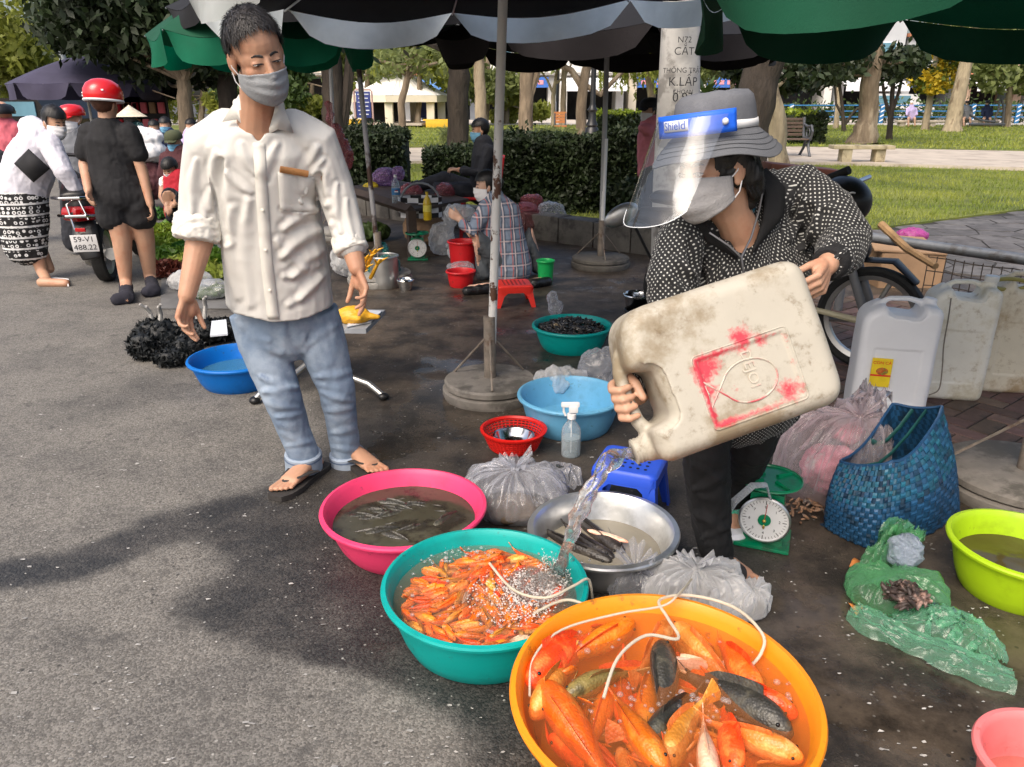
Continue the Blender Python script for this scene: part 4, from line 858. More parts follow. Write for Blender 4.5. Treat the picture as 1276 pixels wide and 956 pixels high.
def mask(q, Rm, root, mat, k=1.0, low=0.0, body=None, straps=True, cone=False, strapmat=None):
 def fn(i, j):
  a = (i - .5) * 2; ph = a * 1.42; top = -.006 - .012 * abs(a) ** 2 + .010 * (1 - abs(a)) ** 2 - low; bot = -.122 + .045 * abs(a) ** 1.6 - low * .3
  z = top + (bot - top) * j; bulge = sin(PI * min(1, j * .9 + .1)) * .012 + (.012 * math.exp(-(a * 4) ** 2) * (1 - j) ** .7) + (.022 * math.exp(-(a * 3) ** 2) * sin(PI * j) if cone else 0)
  pl = .0058 * (abs(((j * 3.2 + .15 * sin(a * 3)) % 1) - .5) * 2 - .5) * (1 - .35 * abs(a)) + .0016 * sin(a * 9 + j * 7)
  tuck = -.012 * max(0, j - .75) * 4
  rx, ry = .0735 + bulge * .2, .100 + bulge + pl + tuck
  p = q(rx * sin(ph), ry * cos(ph) - .002, z)
  if T is not None:
   c = q(0, .0, z); d = (p - c); L_ = d.length; d /= L_; h = T[0].ray_cast(c + d * .3 - T[1], -d)
   if h[0] is not None: dist = (h[0] + T[1] - c).dot(d); p = c + d * max(L_, dist + .004 * k)
  return p
 T = bvh(body) if body is not None else None
 mb = MB(); mb.grid(fn, 30, 24); o = mb.build('face_mask', mat, root, solid=.0022 * k, ang=80)
 if straps:
  for s in (-1, 1):
   for t, ez in ((.06, .008), (.94, -.036)):
    a = fn(.5 + s * .5, t); mb = MB(); b = q(s * .083, -.008, ez); mb.tube([a, a.lerp(b, .5) + (a - q(0, 0, 0)).normalized() * .006, b], .0017 * k, 6); mb.build('ear_loop', strapmat or MASKW, o)
 return o
def hand(mb, w, d, pn, k=1.0, curl=(.5, .55, .6, .7), thumb=(.6, .5), side=1, spread=.09):
 """w wrist, d direction of the palm, pn palm normal (the side the fingers curl to), side=+1: thumb on the pn x d side"""
 d = V3(d).normalized(); pn = V3(pn); pn = (pn - d * pn.dot(d)).normalized(); t = pn.cross(d) * side; w = V3(w)
 kn = []
 for i, (x, L_) in enumerate(((.030, .082), (.010, .086), (-.010, .081), (-.028, .073))):
  b = w + d * (.018 * k) + t * (x * .55 * k); e = w + d * (L_ * k) + t * (x * k) - pn * (.002 * k); kn.append(e); mb.tube([b, b.lerp(e, .5), e], [.0125 * k, .0125 * k, .0105 * k], 8, round_=True)
 mb.tube([w - d * .02 * k, w + d * .02 * k], [(.026 * k, .019 * k), (.029 * k, .016 * k)], 12, hint=t)
 mb.ell(w + d * .045 * k + t * .022 * k + pn * .010 * k, (.016 * k, .028 * k, .012 * k), Matrix((t, d, pn)).transposed())
 for i, L_ in enumerate((.070, .078, .072, .057)):
  p = kn[i]; a = 0; dd = (d + t * spread * (1.5 - i)).normalized(); c = curl[i]; r = .0088 if i < 3 else .0078
  for s, (fr_, ad) in enumerate(((.45, .75), (.31, 1.0), (.24, .7))):
   a += c * ad; v = dd * cos(a) + pn * sin(a); e = p + v * (L_ * fr_ * k); mb.tube([p, e], [r * k * (1.06 - .09 * s), r * k * (.97 - .09 * s)], 8, round_=True); p = e
 p = w + d * .022 * k + t * .026 * k + pn * .006 * k; a1, a2 = thumb
 v1 = (d * .95 + t * cos(a1) * .5 + pn * sin(a1)).normalized(); e = p + v1 * .040 * k; mb.tube([p, e], [.013 * k, .0105 * k], 8, round_=True)
 v2 = (v1 + pn * a2 * .8 + d * .5 - t * a2 * .25).normalized(); e2 = e + v2 * .030 * k; mb.tube([e, e2], [.0102 * k, .0094 * k], 8, round_=True)
 v3 = (v2 + pn * a2 * .5).normalized(); mb.tube([e2, e2 + v3 * .022 * k], [.0095 * k, .0078 * k], 8, round_=True)
def foot(mb, ankle, heel, toe, k=1.0):
 """heel / toe: ground points; big toe on the +s side"""
 h, t = V3(heel), V3(toe); d = (t - h); L_ = d.length; d /= L_; s = V3((d.y, -d.x, 0)); up = V3((0, 0, 1))
 mb.tube([ankle, h + d * L_ * .18 + up * .055 * k, h + d * L_ * .14 + up * .03 * k], [.034 * k, .034 * k, .028 * k], 12, round_=True)
 mb.tube([V3(ankle) - up * .01, h + d * L_ * .42 + up * .038 * k, h + d * L_ * .72 + up * .024 * k], [(.035 * k, .035 * k), (.036 * k, .028 * k), (.043 * k, .017 * k)], 14, hint=s, round_=True)
 mb.tube([h + d * L_ * .12 + up * .024 * k, h + d * L_ * .7 + up * .018 * k], [(.03 * k, .022 * k), (.042 * k, .016 * k)], 12, hint=s, round_=True)
 return h, d, s, L_
def toes(mb, h, d, s, L_, k=1.0, big=1):
 for i, (x, a, r) in enumerate(((.030, 1.0, .0125), (.010, .985, .0095), (-.006, .955, .0088), (-.021, .92, .0082), (-.034, .875, .0078))):
  b = h + d * L_ * .72 + s * x * big * k * .9 + V3((0, 0, .018 * k)); mb.tube([b, h + d * (L_ * a - .01) + s * x * big * k + V3((0, 0, .013 * k))], [r * 1.05 * k, r * k], 8, round_=True)
def crease(lines, A, Nn, front=True):
 """folds: each line (px0,py0,px1,py1,width px,depth m) in photo pixels pressed or raised on the camera-facing cloth"""
 px, py = pix(A); out = np.zeros(len(A)); vd = -(A - np.array([0, 0, H])); vd /= np.linalg.norm(vd, axis=1)[:, None]; face = np.clip((Nn * vd).sum(1) * 1.6, 0, 1)
 for x0, y0, x1, y1, wd, dp in lines:
  dx, dy = x1 - x0, y1 - y0; L2 = dx * dx + dy * dy; t = np.clip(((px - x0) * dx + (py - y0) * dy) / L2, 0, 1)
  bend = math.sqrt(L2) * .06; ox, oy = -dy / math.sqrt(L2) * bend * np.sin(PI * t), dx / math.sqrt(L2) * bend * np.sin(PI * t)
  d = np.hypot(px - x0 - t * dx - ox, py - y0 - t * dy - oy); w2 = wd * (.55 + .45 * np.sin(PI * np.clip(t, .05, .95)))
  out += dp * np.exp(-(d / w2) ** 2) - dp * .55 * np.exp(-((d - w2 * 2.0) / w2) ** 2)
 return out * face
def wr(amp, s=9, st=(1, 1, 1), seed=0, lines=None):
 def fn(A, Nn):
  Q = A * np.array(st); r = 1 - np.abs(fbm(Q + .12 * np.stack([vnoise(Q, s * .6, 5), vnoise(Q, s * .6, 6), vnoise(Q, s * .6, 7)], 1), s, 3, seed)); d = amp * (r - .75) + amp * .22 * (1 - 2 * np.abs(vnoise(Q, s * 4.5, seed + 8)))
  if lines: d = d + crease(lines, A, Nn)
  return d
 return fn
def haircap(name, q, Rm, root, mat, keep, k=1.0, grow=.009, n=1400, ln=.03, flow=(0, -.3, -1), seed=1, solid=True):
 """scalp shell kept where keep(x,y,z) is true, covered with short strands"""
 mb = MB(); V, Fc = [], []; nu, nv = 44, 30
 for j in range(nv + 1):
  a = -PI / 2 + PI * j / nv
  for i in range(nu): t = 2 * PI * i / nu; V.append((( .076 + grow) * cos(a) * cos(t), (.097 + grow) * cos(a) * sin(t) - .012, (.091 + grow) * sin(a) + .036))
 for j in range(nv):
  for i in range(nu):
   ids = (j * nu + i, j * nu + (i + 1) % nu, (j + 1) * nu + (i + 1) % nu, (j + 1) * nu + i); cx = [sum(V[t][c] for t in ids) / 4 for c in range(3)]
   if keep(*cx): Fc.append(ids)
 r = random.Random(seed); C2 = [tuple(sum(V[t][c] for t in f) / 4 for c in range(3)) for f in Fc]
 used = sorted({i for f in Fc for i in f}); mp = {v: i for i, v in enumerate(used)}
 VV = [V3(V[i]) for i in used]; FF = [[mp[i] for i in f] for f in Fc]; W_ = VV + [V3((v.x * .9, (v.y + .012) * .9 - .012, (v.z - .036) * .9 + .036)) for v in VV]; m_ = len(VV); FF += [[i + m_ for i in f][::-1] for f in FF]
 for _ in range(n):
  c = V3(r.choice(C2)); nn = V3((c.x / .085 ** 2, (c.y + .012) / .1 ** 2, (c.z - .036) / .1 ** 2)).normalized(); fl = V3(flow) + V3((r.uniform(-.5, .5), r.uniform(-.5, .5), r.uniform(-.3, .3))); fl = (fl - nn * fl.dot(nn)).normalized()
  sd = nn.cross(fl) * r.uniform(.0012, .003); c = c + V3((r.uniform(-.006, .006), r.uniform(-.006, .006), r.uniform(-.006, .006))); L_ = ln * r.uniform(.6, 1.3); b = len(W_)
  W_ += [c - sd, c + sd, c + fl * L_ + nn * r.uniform(-.001, .004)]; FF.append([b, b + 1, b + 2])
 mb.add([q(*v) for v in W_], FF); return mb.build(name, mat, root, ang=None)
# ================================================================ the standing man in the white shirt
DENIM = M('faded_denim', (.18, .245, .34), .85, .18, 5, .35, 260, col2=(.33, .40, .49), c2s=4, c2lo=.42, c2hi=.64, bdist=.004, dirt=((.15, .21, .32), 12, .58, .75), crk=8)
SHIRT = M('white_cotton', (.68, .665, .625), .85, .035, 6, .22, 340, tl=.1, bdist=.003, crk=7)
SHIRT2 = M('white_cotton_trim', (.70, .68, .62), .85, .03, 6, .2, 340, bdist=.003, crk=16)
def the_man():
 root = thing('person', 'man in white shirt, faded jeans and grey mask standing on asphalt', 'person', tuple(G(400, 600)))
 f, u = V3((.80, -1, -.44)), V3((-.03, -.34, 1)); hc = P(320, 69, 2.43); k = .95
 b = MB(); q, Rm = head(b, hc, f, u, k)
 nk = P(322, 150, 2.53)
 b.tube([hc + Rm @ V3((0, -.02, -.06)), P(323, 122, 2.50), nk, P(326, 172, 2.57)], [.056, .057, .064, .09], 16)
 b.tube([P(326, 172, 2.60), P(330, 220, 2.63), P(340, 300, 2.70), P(350, 380, 2.77)], [(.12, .07), (.125, .08), (.125, .08), (.14, .09)], 16, hint=(1, .15, 0), round_=True)
 aR = [P(262, 172, 2.58), P(254, 278, 2.62), P(233, 368, 2.50)]; aL = [P(390, 172, 2.58), P(428, 268, 2.63), P(445, 334, 2.55)]
 for a in (aR, aL):
  b.tube([a[0], a[0].lerp(a[1], .5), a[1]], [.04, .038, .038], 12, round_=True); b.tube([a[1], a[1].lerp(a[2], .25), a[1].lerp(a[2], .65), a[2]], [.041, .045, .036, .029], 14, round_=True)
 hand(b, aR[2], P(228, 412, 2.48) - aR[2], V3((1, -.35, 0)), 1.02, (.35, .5, .65, .8), (.25, .45), 1)
 hand(b, aL[2], P(456, 372, 2.53) - aL[2], V3((-.7, -.4, .0)), 1.0, (.25, .35, .55, .75), (.5, .35), -1)
 hipR, hipL = P(322, 392, 2.78), P(385, 392, 2.80); kR, kL = P(347, 482, 2.76), P(415, 482, 2.84); kneeR, kneeL = kR, kL
 ankR, ankL = P(379, 556, 2.85), P(431, 552, 2.955)
 for h_, kk, an in ((hipR, kR, ankR), (hipL, kL, ankL)): b.tube([h_, h_.lerp(kk, .5), kk, kk.lerp(an, .4), an], [.075, .07, .055, .05, .036], 12, round_=True)
 hR, tR = G(402, 577, .022), G(345, 616, .022); hL, tL = G(430, 567, .022), G(476, 592, .022)
 fR = foot(b, ankR, hR, tR); toes(b, *fR, big=1); fL = foot(b, ankL, hL, tL); toes(b, *fL, big=-1)
 body = fuse(b, 'body', SKIN, root, voxel=.0034, it=6)
 eyes(q, Rm, root, k, .74, body, True, HAIRG)
 nails = MB()
 mask(q, Rm, root, MASKG, k, 0.018, body)
 sc = fuse_ear = None
 haircap('hair', q, Rm, root, HAIRG, lambda x, y, z: (z > .094 + .014 * cos(x * 40) if y > .045 else (z > .060 - .035 * (y < .004) if y > -.03 else z > -.06 + (.05 if y > -.05 else 0))) and not (y > .01 and z < .058), k, .0085, 5200, .028, (0, .55, -.5))
 j = MB(); j.tube([P(350, 365, 2.76), P(352, 392, 2.78), P(352, 412, 2.79)], [(.165, .12), (.172, .125), (.165, .12)], 18, hint=(1, .1, 0), round_=True)
 j.tube([P(318, 388, 2.78), P(328, 430, 2.77), P(349, 487, 2.745), P(366, 535, 2.79), P(378, 566, 2.81), P(381, 590, 2.825)], [.098, .090, .074, .062, .062, .064], 18, round_=False)
 j.tube([P(388, 388, 2.80), P(402, 430, 2.81), P(420, 485, 2.82), P(427, 535, 2.88), P(432, 566, 2.915), P(436, 578, 2.925)], [.100, .091, .072, .062, .062, .064], 18, round_=False)
 L1 = [(325, 470, 372, 482, 6, .010), (328, 488, 384, 476, 6, .010), (322, 500, 372, 508, 5, .008), (345, 520, 385, 510, 5, .007), (350, 540, 390, 552, 5, .006), (356, 556, 396, 545, 4, .005), (310, 420, 350, 440, 8, .006), (392, 470, 440, 462, 6, .008), (400, 490, 446, 500, 5, .008), (404, 512, 446, 505, 5, .007), (412, 540, 452, 530, 5, .007), (408, 556, 452, 560, 4, .006), (380, 420, 400, 470, 7, .006), (360, 405, 376, 445, 8, -.010), (300, 405, 335, 425, 6, .006), (420, 405, 385, 430, 6, .006)]
 jeans = fuse(j, 'jeans', DENIM, root, voxel=.0075, it=4, disp=wr(.0045, 9, (1, 1, .5), 3, [(a, b_, c, d_, w_ * .75, dp * .5) for a, b_, c, d_, w_, dp in L1]))
 for pts in ((P(378, 570, 2.812), P(380, 594, 2.825)), (P(433, 569, 2.915), P(437, 588, 2.925))):
  d = (pts[1] - pts[0]).normalized(); mb = MB(); mb.tube([pts[0] - d * .025, pts[0] - d * .02, pts[1] - d * .004, pts[1]], [.067, .073, .075, .071], 22)
  cf = mb.build('jeans_cuff', M('denim_inside', (.30, .36, .44), .9, .15, 8, .4, 220, bdist=.004), root)
  mb = MB(); mb.tube([pts[0] - d * .013, pts[0] - d * .006], [.0748, .0755], 22, cap=False); mb.build('cuff_seam', M('denim_seam', (.10, .14, .22), .9, .2, 30), cf)
 s = MB()
 s.tube([P(324, 150, 2.54), P(325, 160, 2.555), P(327, 180, 2.575), P(330, 225, 2.61), P(338, 280, 2.66), P(345, 335, 2.71), P(349, 372, 2.735), P(350, 398, 2.745)], [(.09, .075), (.15, .085), (.186, .108), (.170, .118), (.174, .125), (.184, .132), (.190, .135), (.185, .135)], 24, hint=(1, .12, 0))
 s.tube([P(283, 160, 2.57), P(257, 178, 2.575), P(250, 235, 2.60), P(249, 282, 2.605)], [.062, .069, .067, .071], 18, round_=True)
 s.tube([P(366, 160, 2.57), P(394, 176, 2.585), P(415, 228, 2.62), P(430, 275, 2.61), P(437, 304, 2.585)], [.062, .070, .063, .056, .052], 18, round_=True)
 L2 = [(276, 200, 284, 300, 7, -.016), (268, 190, 262, 260, 6, .008), (244, 200, 240, 265, 6, .007), (398, 220, 412, 300, 7, -.014), (395, 185, 380, 240, 8, .010), (402, 200, 372, 262, 6, .009), (408, 255, 355, 285, 8, .011), (412, 280, 352, 320, 8, .011), (415, 305, 365, 345, 8, .010), (418, 335, 375, 372, 8, .008), (300, 180, 318, 215, 7, .008), (345, 180, 330, 220, 7, .008), (283, 215, 312, 240, 6, .007), (290, 260, 296, 370, 9, .007), (310, 250, 312, 380, 9, .006), (284, 300, 288, 380, 8, .006), (345, 300, 380, 335, 7, .007), (355, 345, 400, 330, 7, .007), (372, 250, 398, 262, 5, .010), (352, 262, 392, 264, 4, .007), (420, 230, 425, 290, 5, .007), (432, 250, 440, 295, 5, .006), (262, 235, 256, 280, 5, .007), (360, 380, 400, 345, 7, .006)]
 px0 = lambda A: pix(A)
 def hemcut(A, Nn):
  px, py = pix(A); hem = np.interp(px, [255, 275, 290, 335, 345, 380, 410, 428, 440], [352, 372, 391, 402, 403, 398, 385, 366, 350])
  inside = (px > 262) & (px < 440) & (py > hem) & (A[:, 2] < .80)
  neck = (np.abs(px - 322) < np.interp(py, [120, 140, 158, 177], [19, 17, 11, .5])) & (py < 177) & (Nn[:, 1] < .2)
  return inside | neck
 shirt = fuse(s, 'shirt', SHIRT, root, voxel=.0055, it=5, disp=wr(.0035, 9, (1, 1, .5), 11, [(a, b_, c, d_, w_ * .8, dp * .75) for a, b_, c, d_, w_, dp in L2]), cut=hemcut)
 md = shirt.modifiers.new('cloth_thickness', 'SOLIDIFY'); md.thickness = .002; md.offset = -1
 from mathutils.bvhtree import BVHTree
 def surf_patch(obj, pts, out=.003):
  bm = bmesh.new(); bm.from_mesh(obj.data); t = BVHTree.FromBMesh(bm); bm.free(); off = OFF[obj.name]; cam_ = V3((0, 0, H)) - off; res = []
  for x, y in pts:
   d = ray(x, y).normalized(); h = t.ray_cast(cam_, d)
   if h[0] is None: h = t.find_nearest(P(x, y, 2.55) - off)
   res.append(h[0] + off - d * out)
  return res
 def ribbon(name, xs, mat, out, parent, th=.0016):
  V = []
  for (xa, ya, xb, yb) in xs: V += surf_patch(shirt, [(xa, ya), (xb, yb)], out)
  mb = MB(); mb.add(V, [(2 * i, 2 * i + 1, 2 * i + 3, 2 * i + 2) for i in range(len(xs) - 1)]); return mb.build(name, mat, parent, solid=th, fix=0, ang=60)
 ys = [178 + 5.5 * i for i in range(41)]; pl = []
 for y in ys:
  xc = np.interp(y, [178, 260, 330, 402], [322, 327, 332, 341]); pl.append((xc - 7, y, xc + 7.5, y))
 plk = ribbon('placket', pl, SHIRT2, .004, root)
 for y in (208, 262, 312, 362):
  xc = np.interp(y, [178, 260, 330, 402], [322, 327, 332, 341]); c = surf_patch(shirt, [(xc, y)], .0075)[0]; mb = MB(); mb.ell(c, (.0055, .002, .0055)); mb.build('button', M('button', (.7, .68, .6), .3, .05), plk)
 pk = [(346 + 1.2 * i * .3, 214 + 6.0 * i, 392 + .9 * i * .3, 221 + 5.4 * i) for i in range(9)]
 V = []
 for (xa, ya, xb, yb) in pk: V += surf_patch(shirt, [(xa + (xb - xa) * t / 6, ya + (yb - ya) * t / 6) for t in range(7)], .0045)
 mb = MB(); mb.add(V, [(r * 7 + c, r * 7 + c + 1, r * 7 + c + 8, r * 7 + c + 7) for r in range(8) for c in range(6)]); pocket = mb.build('pocket', SHIRT, root, solid=.0016, fix=0, ang=60)
 cw = surf_patch(shirt, [(349, 211), (367, 214), (384, 217)], .012); mb = MB(); mb.tube(cw, [(.004, .0105)] * 3, 8, hint=(0, -1, 0)); wl = mb.build('wallet', M('brown_leather', (.36, .17, .06), .45, .25, 20, .2, 60), root)
 cm = []
 for sx in (-1, 1):
  pts_t = [(322 + sx * 19, 133), (322 + sx * 30, 139), (322 + sx * 38, 156), (322 + sx * 24, 169), (322 + sx * 6, 174), (322 + sx * 12, 160), (322 + sx * 16, 146)] if sx < 0 else [(344, 126), (354, 134), (366, 166), (346, 161), (326, 173), (336, 158), (341, 142)]
  if sx < 0: pts_t = [(298, 118), (292, 128), (277, 152), (296, 149), (318, 172), (310, 156), (302, 138)]
  A_ = [P(x, y, 2.455 + .0009 * (y - 120) + (.025 if i in (0, 1) else 0)) for i, (x, y) in enumerate(pts_t)]
  mb = MB(); mb.add(A_, [(0, 1, 6), (1, 2, 3), (1, 3, 5, 6), (3, 4, 5)]); mb.build('collar', SHIRT2, root, solid=.0035, fix=0, ang=50)
 mb = MB(); mb.tube([P(301, 128, 2.51), P(292, 132, 2.56), P(300, 128, 2.64), P(325, 124, 2.67), P(348, 128, 2.63), P(353, 134, 2.55), P(345, 134, 2.50)], [(.018, .005)] * 7, 8, hint=(0, 0, 1)); mb.build('collar_band', SHIRT2, root)
 def cuff(c, d, r, L_, name='sleeve_cuff'):
  d = V3(d).normalized(); mb = MB(); mb.tube([c - d * L_ / 2, c - d * L_ * .42, c, c + d * L_ * .42, c + d * L_ / 2], [r * .93, r * 1.02, r * 1.05, r * 1.03, r * .92], 20); o = fuse(mb, name, SHIRT2, root, voxel=.005, it=3, disp=wr(.007, 16, (1, 1, 2), 4)); return o
 cuff(P(247, 284, 2.595), P(243, 318, 2.57) - P(249, 265, 2.61), .076, .085); cuff(P(436, 304, 2.59), P(442, 325, 2.56) - P(432, 290, 2.61), .056, .062)
 SAND = M('dark_rubber_sandal', (.035, .032, .03), .7, .2, 30, .2, 80)
 for (h_, d, sv, L_), big in ((fR, 1), (fL, -1)):
  mb = MB(); prof = [(-.03, .034), (.05, .042), (.4, .043), (.72, .058), (.92, .053), (1.05, .032)]
  pts = [h_ + d * L_ * t + sv * wd for t, wd in prof] + [h_ + d * (L_ * 1.06) + sv * 0] + [h_ + d * L_ * t - sv * wd for t, wd in prof[::-1]] + [h_ - d * L_ * .05]
  mb.prism([V3((p.x, p.y, .002)) for p in pts], (0, 0, .021)); o = mb.build('sandal_sole', SAND, root, ang=30)
  up = V3((0, 0, 1)); tp = h_ + d * L_ * .80 + sv * .016 * big + up * .022
  for sg in (-1, 1): mb = MB(); mb.tube([tp, h_ + d * L_ * .68 + sv * .028 * sg + up * .034, h_ + d * L_ * .5 + sv * .043 * sg + up * .032, h_ + d * L_ * .30 + sv * .040 * sg + up * .012], [(.004, .010), (.004, .014), (.004, .015), (.004, .012)], 8, hint=up); mb.build('sandal_strap', SAND, o)
 return root
the_man()
# ================================================================ the jerrycan and the woman pouring
CAN_L, CAN_W, CAN_D = .245, .185, .105
def rpoly(vs, n=7):
 out = []
 for i, (x, y, r) in enumerate(vs):
  a, b, c = V3(vs[i - 1][:2]), V3((x, y)), V3(vs[(i + 1) % len(vs)][:2]); d0, d1 = (a - b).normalized(), (c - b).normalized(); an = d0.angle(d1); t = min(r / math.tan(an / 2), (a - b).length * .49, (c - b).length * .49); p0, p1 = b + d0 * t, b + d1 * t
  for k in range(n + 1): s = k / n; out.append(p0 * (1 - s) ** 2 + b * 2 * s * (1 - s) + p1 * s * s)
 return out
def can_shape(mb, poly, depth, edge=.04, lay=7):
 n = len(poly); V, Fc = [], []
 ar = sum(poly[i].x * poly[(i + 1) % n].y - poly[(i + 1) % n].x * poly[i].y for i in range(n)); sg = 1 if ar > 0 else -1
 nr = []
 for i in range(n): t = (poly[(i + 1) % n] - poly[i - 1]).normalized(); nr.append(V3((t.y, -t.x)) * sg)
 L_ = [(-1, 1)] + [(-sin(a), 1 - cos(a)) for a in np.linspace(PI / 2, 0, lay)][1:] + [(sin(a), 1 - cos(a)) for a in np.linspace(0, PI / 2, lay)][1:]
 for sw, ins in L_:
  w_ = sw * edge + (depth - edge) * (1 if sw > 0 else -1 if sw < 0 else 0)
  for i in range(n): p = poly[i] - nr[i] * edge * ins * .8; V.append((p.x, p.y, w_))
 m_ = len(L_)
 for j in range(m_ - 1):
  for i in range(n): Fc.append((j * n + i, j * n + (i + 1) % n, (j + 1) * n + (i + 1) % n, (j + 1) * n + i))
 Fc.append(tuple(range(n))[::-1]); Fc.append(tuple((m_ - 1) * n + i for i in range(n))); mb.add(V, Fc)
CAN_POLY = rpoly([(-.245, -.185, .06), (.225, -.19, .15), (.250, -.05, .03), (.188, -.035, .022), (.180, .085, .022), (.238, .095, .02), (.238, .185, .04), (-.245, .185, .065)])
def can_material(name, base, grime, red=False):
 m = M(name, base, .45, .06, 5, .10, 60, col2=grime, c2s=5, c2lo=.47, c2hi=.66, tl=.10, dirt=((grime[0] * .6, grime[1] * .52, grime[2] * .42), 24, .52, .80))
 if red:
  t = m.node_tree; N, L = t.nodes, t.links; p = N['Principled BSDF']; src = p.inputs['Base Color'].links[0].from_socket
  tc = N.new('ShaderNodeTexCoord'); sp = N.new('ShaderNodeSeparateXYZ'); L.new(tc.outputs['Object'], sp.inputs[0])
  def mt(op, a, b=0.0, c=None):
   n = N.new('ShaderNodeMath'); n.operation = op
   for i, v in enumerate((a, b) if c is None else (a, b, c)):
    if isinstance(v, (int, float)): n.inputs[i].default_value = v
    else: L.new(v, n.inputs[i])
   return n.outputs[0]
  X, Y_, Z = sp.outputs; du = mt('SUBTRACT', mt('ABSOLUTE', mt('SUBTRACT', X, -.02)), .112); dv = mt('SUBTRACT', mt('ABSOLUTE', mt('SUBTRACT', Y_, .055)), .080)
  dist = mt('ABSOLUTE', mt('MAXIMUM', du, dv))
  n = N.new('ShaderNodeTexNoise'); n.inputs['Scale'].default_value = 22; n.inputs['Detail'].default_value = 8; n.inputs['Roughness'].default_value = .75; L.new(tc.outputs['Object'], n.inputs[0])
  n2 = N.new('ShaderNodeTexNoise'); n2.inputs['Scale'].default_value = 120; n2.inputs['Detail'].default_value = 3; L.new(tc.outputs['Object'], n2.inputs[0])
  def blob(x, y, r): dx = mt('SUBTRACT', X, x); dy = mt('SUBTRACT', Y_, y); d = mt('SQRT', mt('ADD', mt('MULTIPLY', dx, dx), mt('MULTIPLY', dy, dy))); return mt('SUBTRACT', 1.0, mt('DIVIDE', d, r))
  fr = mt('SUBTRACT', 1.0, mt('DIVIDE', dist, .017)); left = mt('MULTIPLY', fr, 1.0)
  s = mt('MAXIMUM', mt('MULTIPLY', mt('MAXIMUM', left, 0.0), mt('ADD', .62, mt('MULTIPLY', X, 2.6))), mt('MULTIPLY', blob(.075, .00, .060), 1.0)); s = mt('MAXIMUM', s, mt('MULTIPLY', blob(-.030, -.040, .05), .95)); s = mt('MAXIMUM', s, mt('MULTIPLY', blob(-.105, .11, .05), .75)); s = mt('MAXIMUM', s, mt('MULTIPLY', blob(.078, .055, .045), .8)); s = mt('MAXIMUM', s, mt('MULTIPLY', blob(.02, .07, .03), .35)); s = mt('MAXIMUM', s, mt('MULTIPLY', blob(-.07, -.02, .035), .6))
  s = mt('ADD', s, mt('MULTIPLY', mt('SUBTRACT', n.outputs[0], .5), 1.5)); s = mt('ADD', s, mt('MULTIPLY', mt('SUBTRACT', n2.outputs[0], .5), .7))
  s = mt('MULTIPLY', s, mt('GREATER_THAN', mt('MULTIPLY', Z, 1.0 if CW.y < 0 else -1.0), 0.0)); mr = N.new('ShaderNodeMapRange'); mr.inputs[1].default_value = .28; mr.inputs[2].default_value = .72; mr.inputs[4].default_value = .92; L.new(s, mr.inputs[0])
  x = N.new('ShaderNodeMix'); x.data_type = 'RGBA'; L.new(mr.outputs[0], x.inputs[0]); L.new(src, x.inputs[6]); x.inputs[7].default_value = (.60, .022, .055, 1); L.new(x.outputs[2], p.inputs['Base Color'])
 return m
CAN_C = P(896, 450, 1.69); UPV = V3((0, sin(TH), cos(TH))); ca_ = R(17.0)
CU = (V3((-1, 0, 0)) * cos(ca_) - UPV * sin(ca_)).normalized(); CV = (V3((1, 0, 0)) * sin(ca_) - UPV * cos(ca_)).normalized()
CU = (CU + V3((0, -.10, 0))).normalized(); CV = (CV - CU * CV.dot(CU)).normalized(); CW = CU.cross(CV)
CAN_M = (Matrix((CU, CV, CW)).transposed() * .935).to_4x4(); CAN_M.translation = CAN_C
def canpt(u, v, w=0): return CAN_M @ V3((u, v, w))
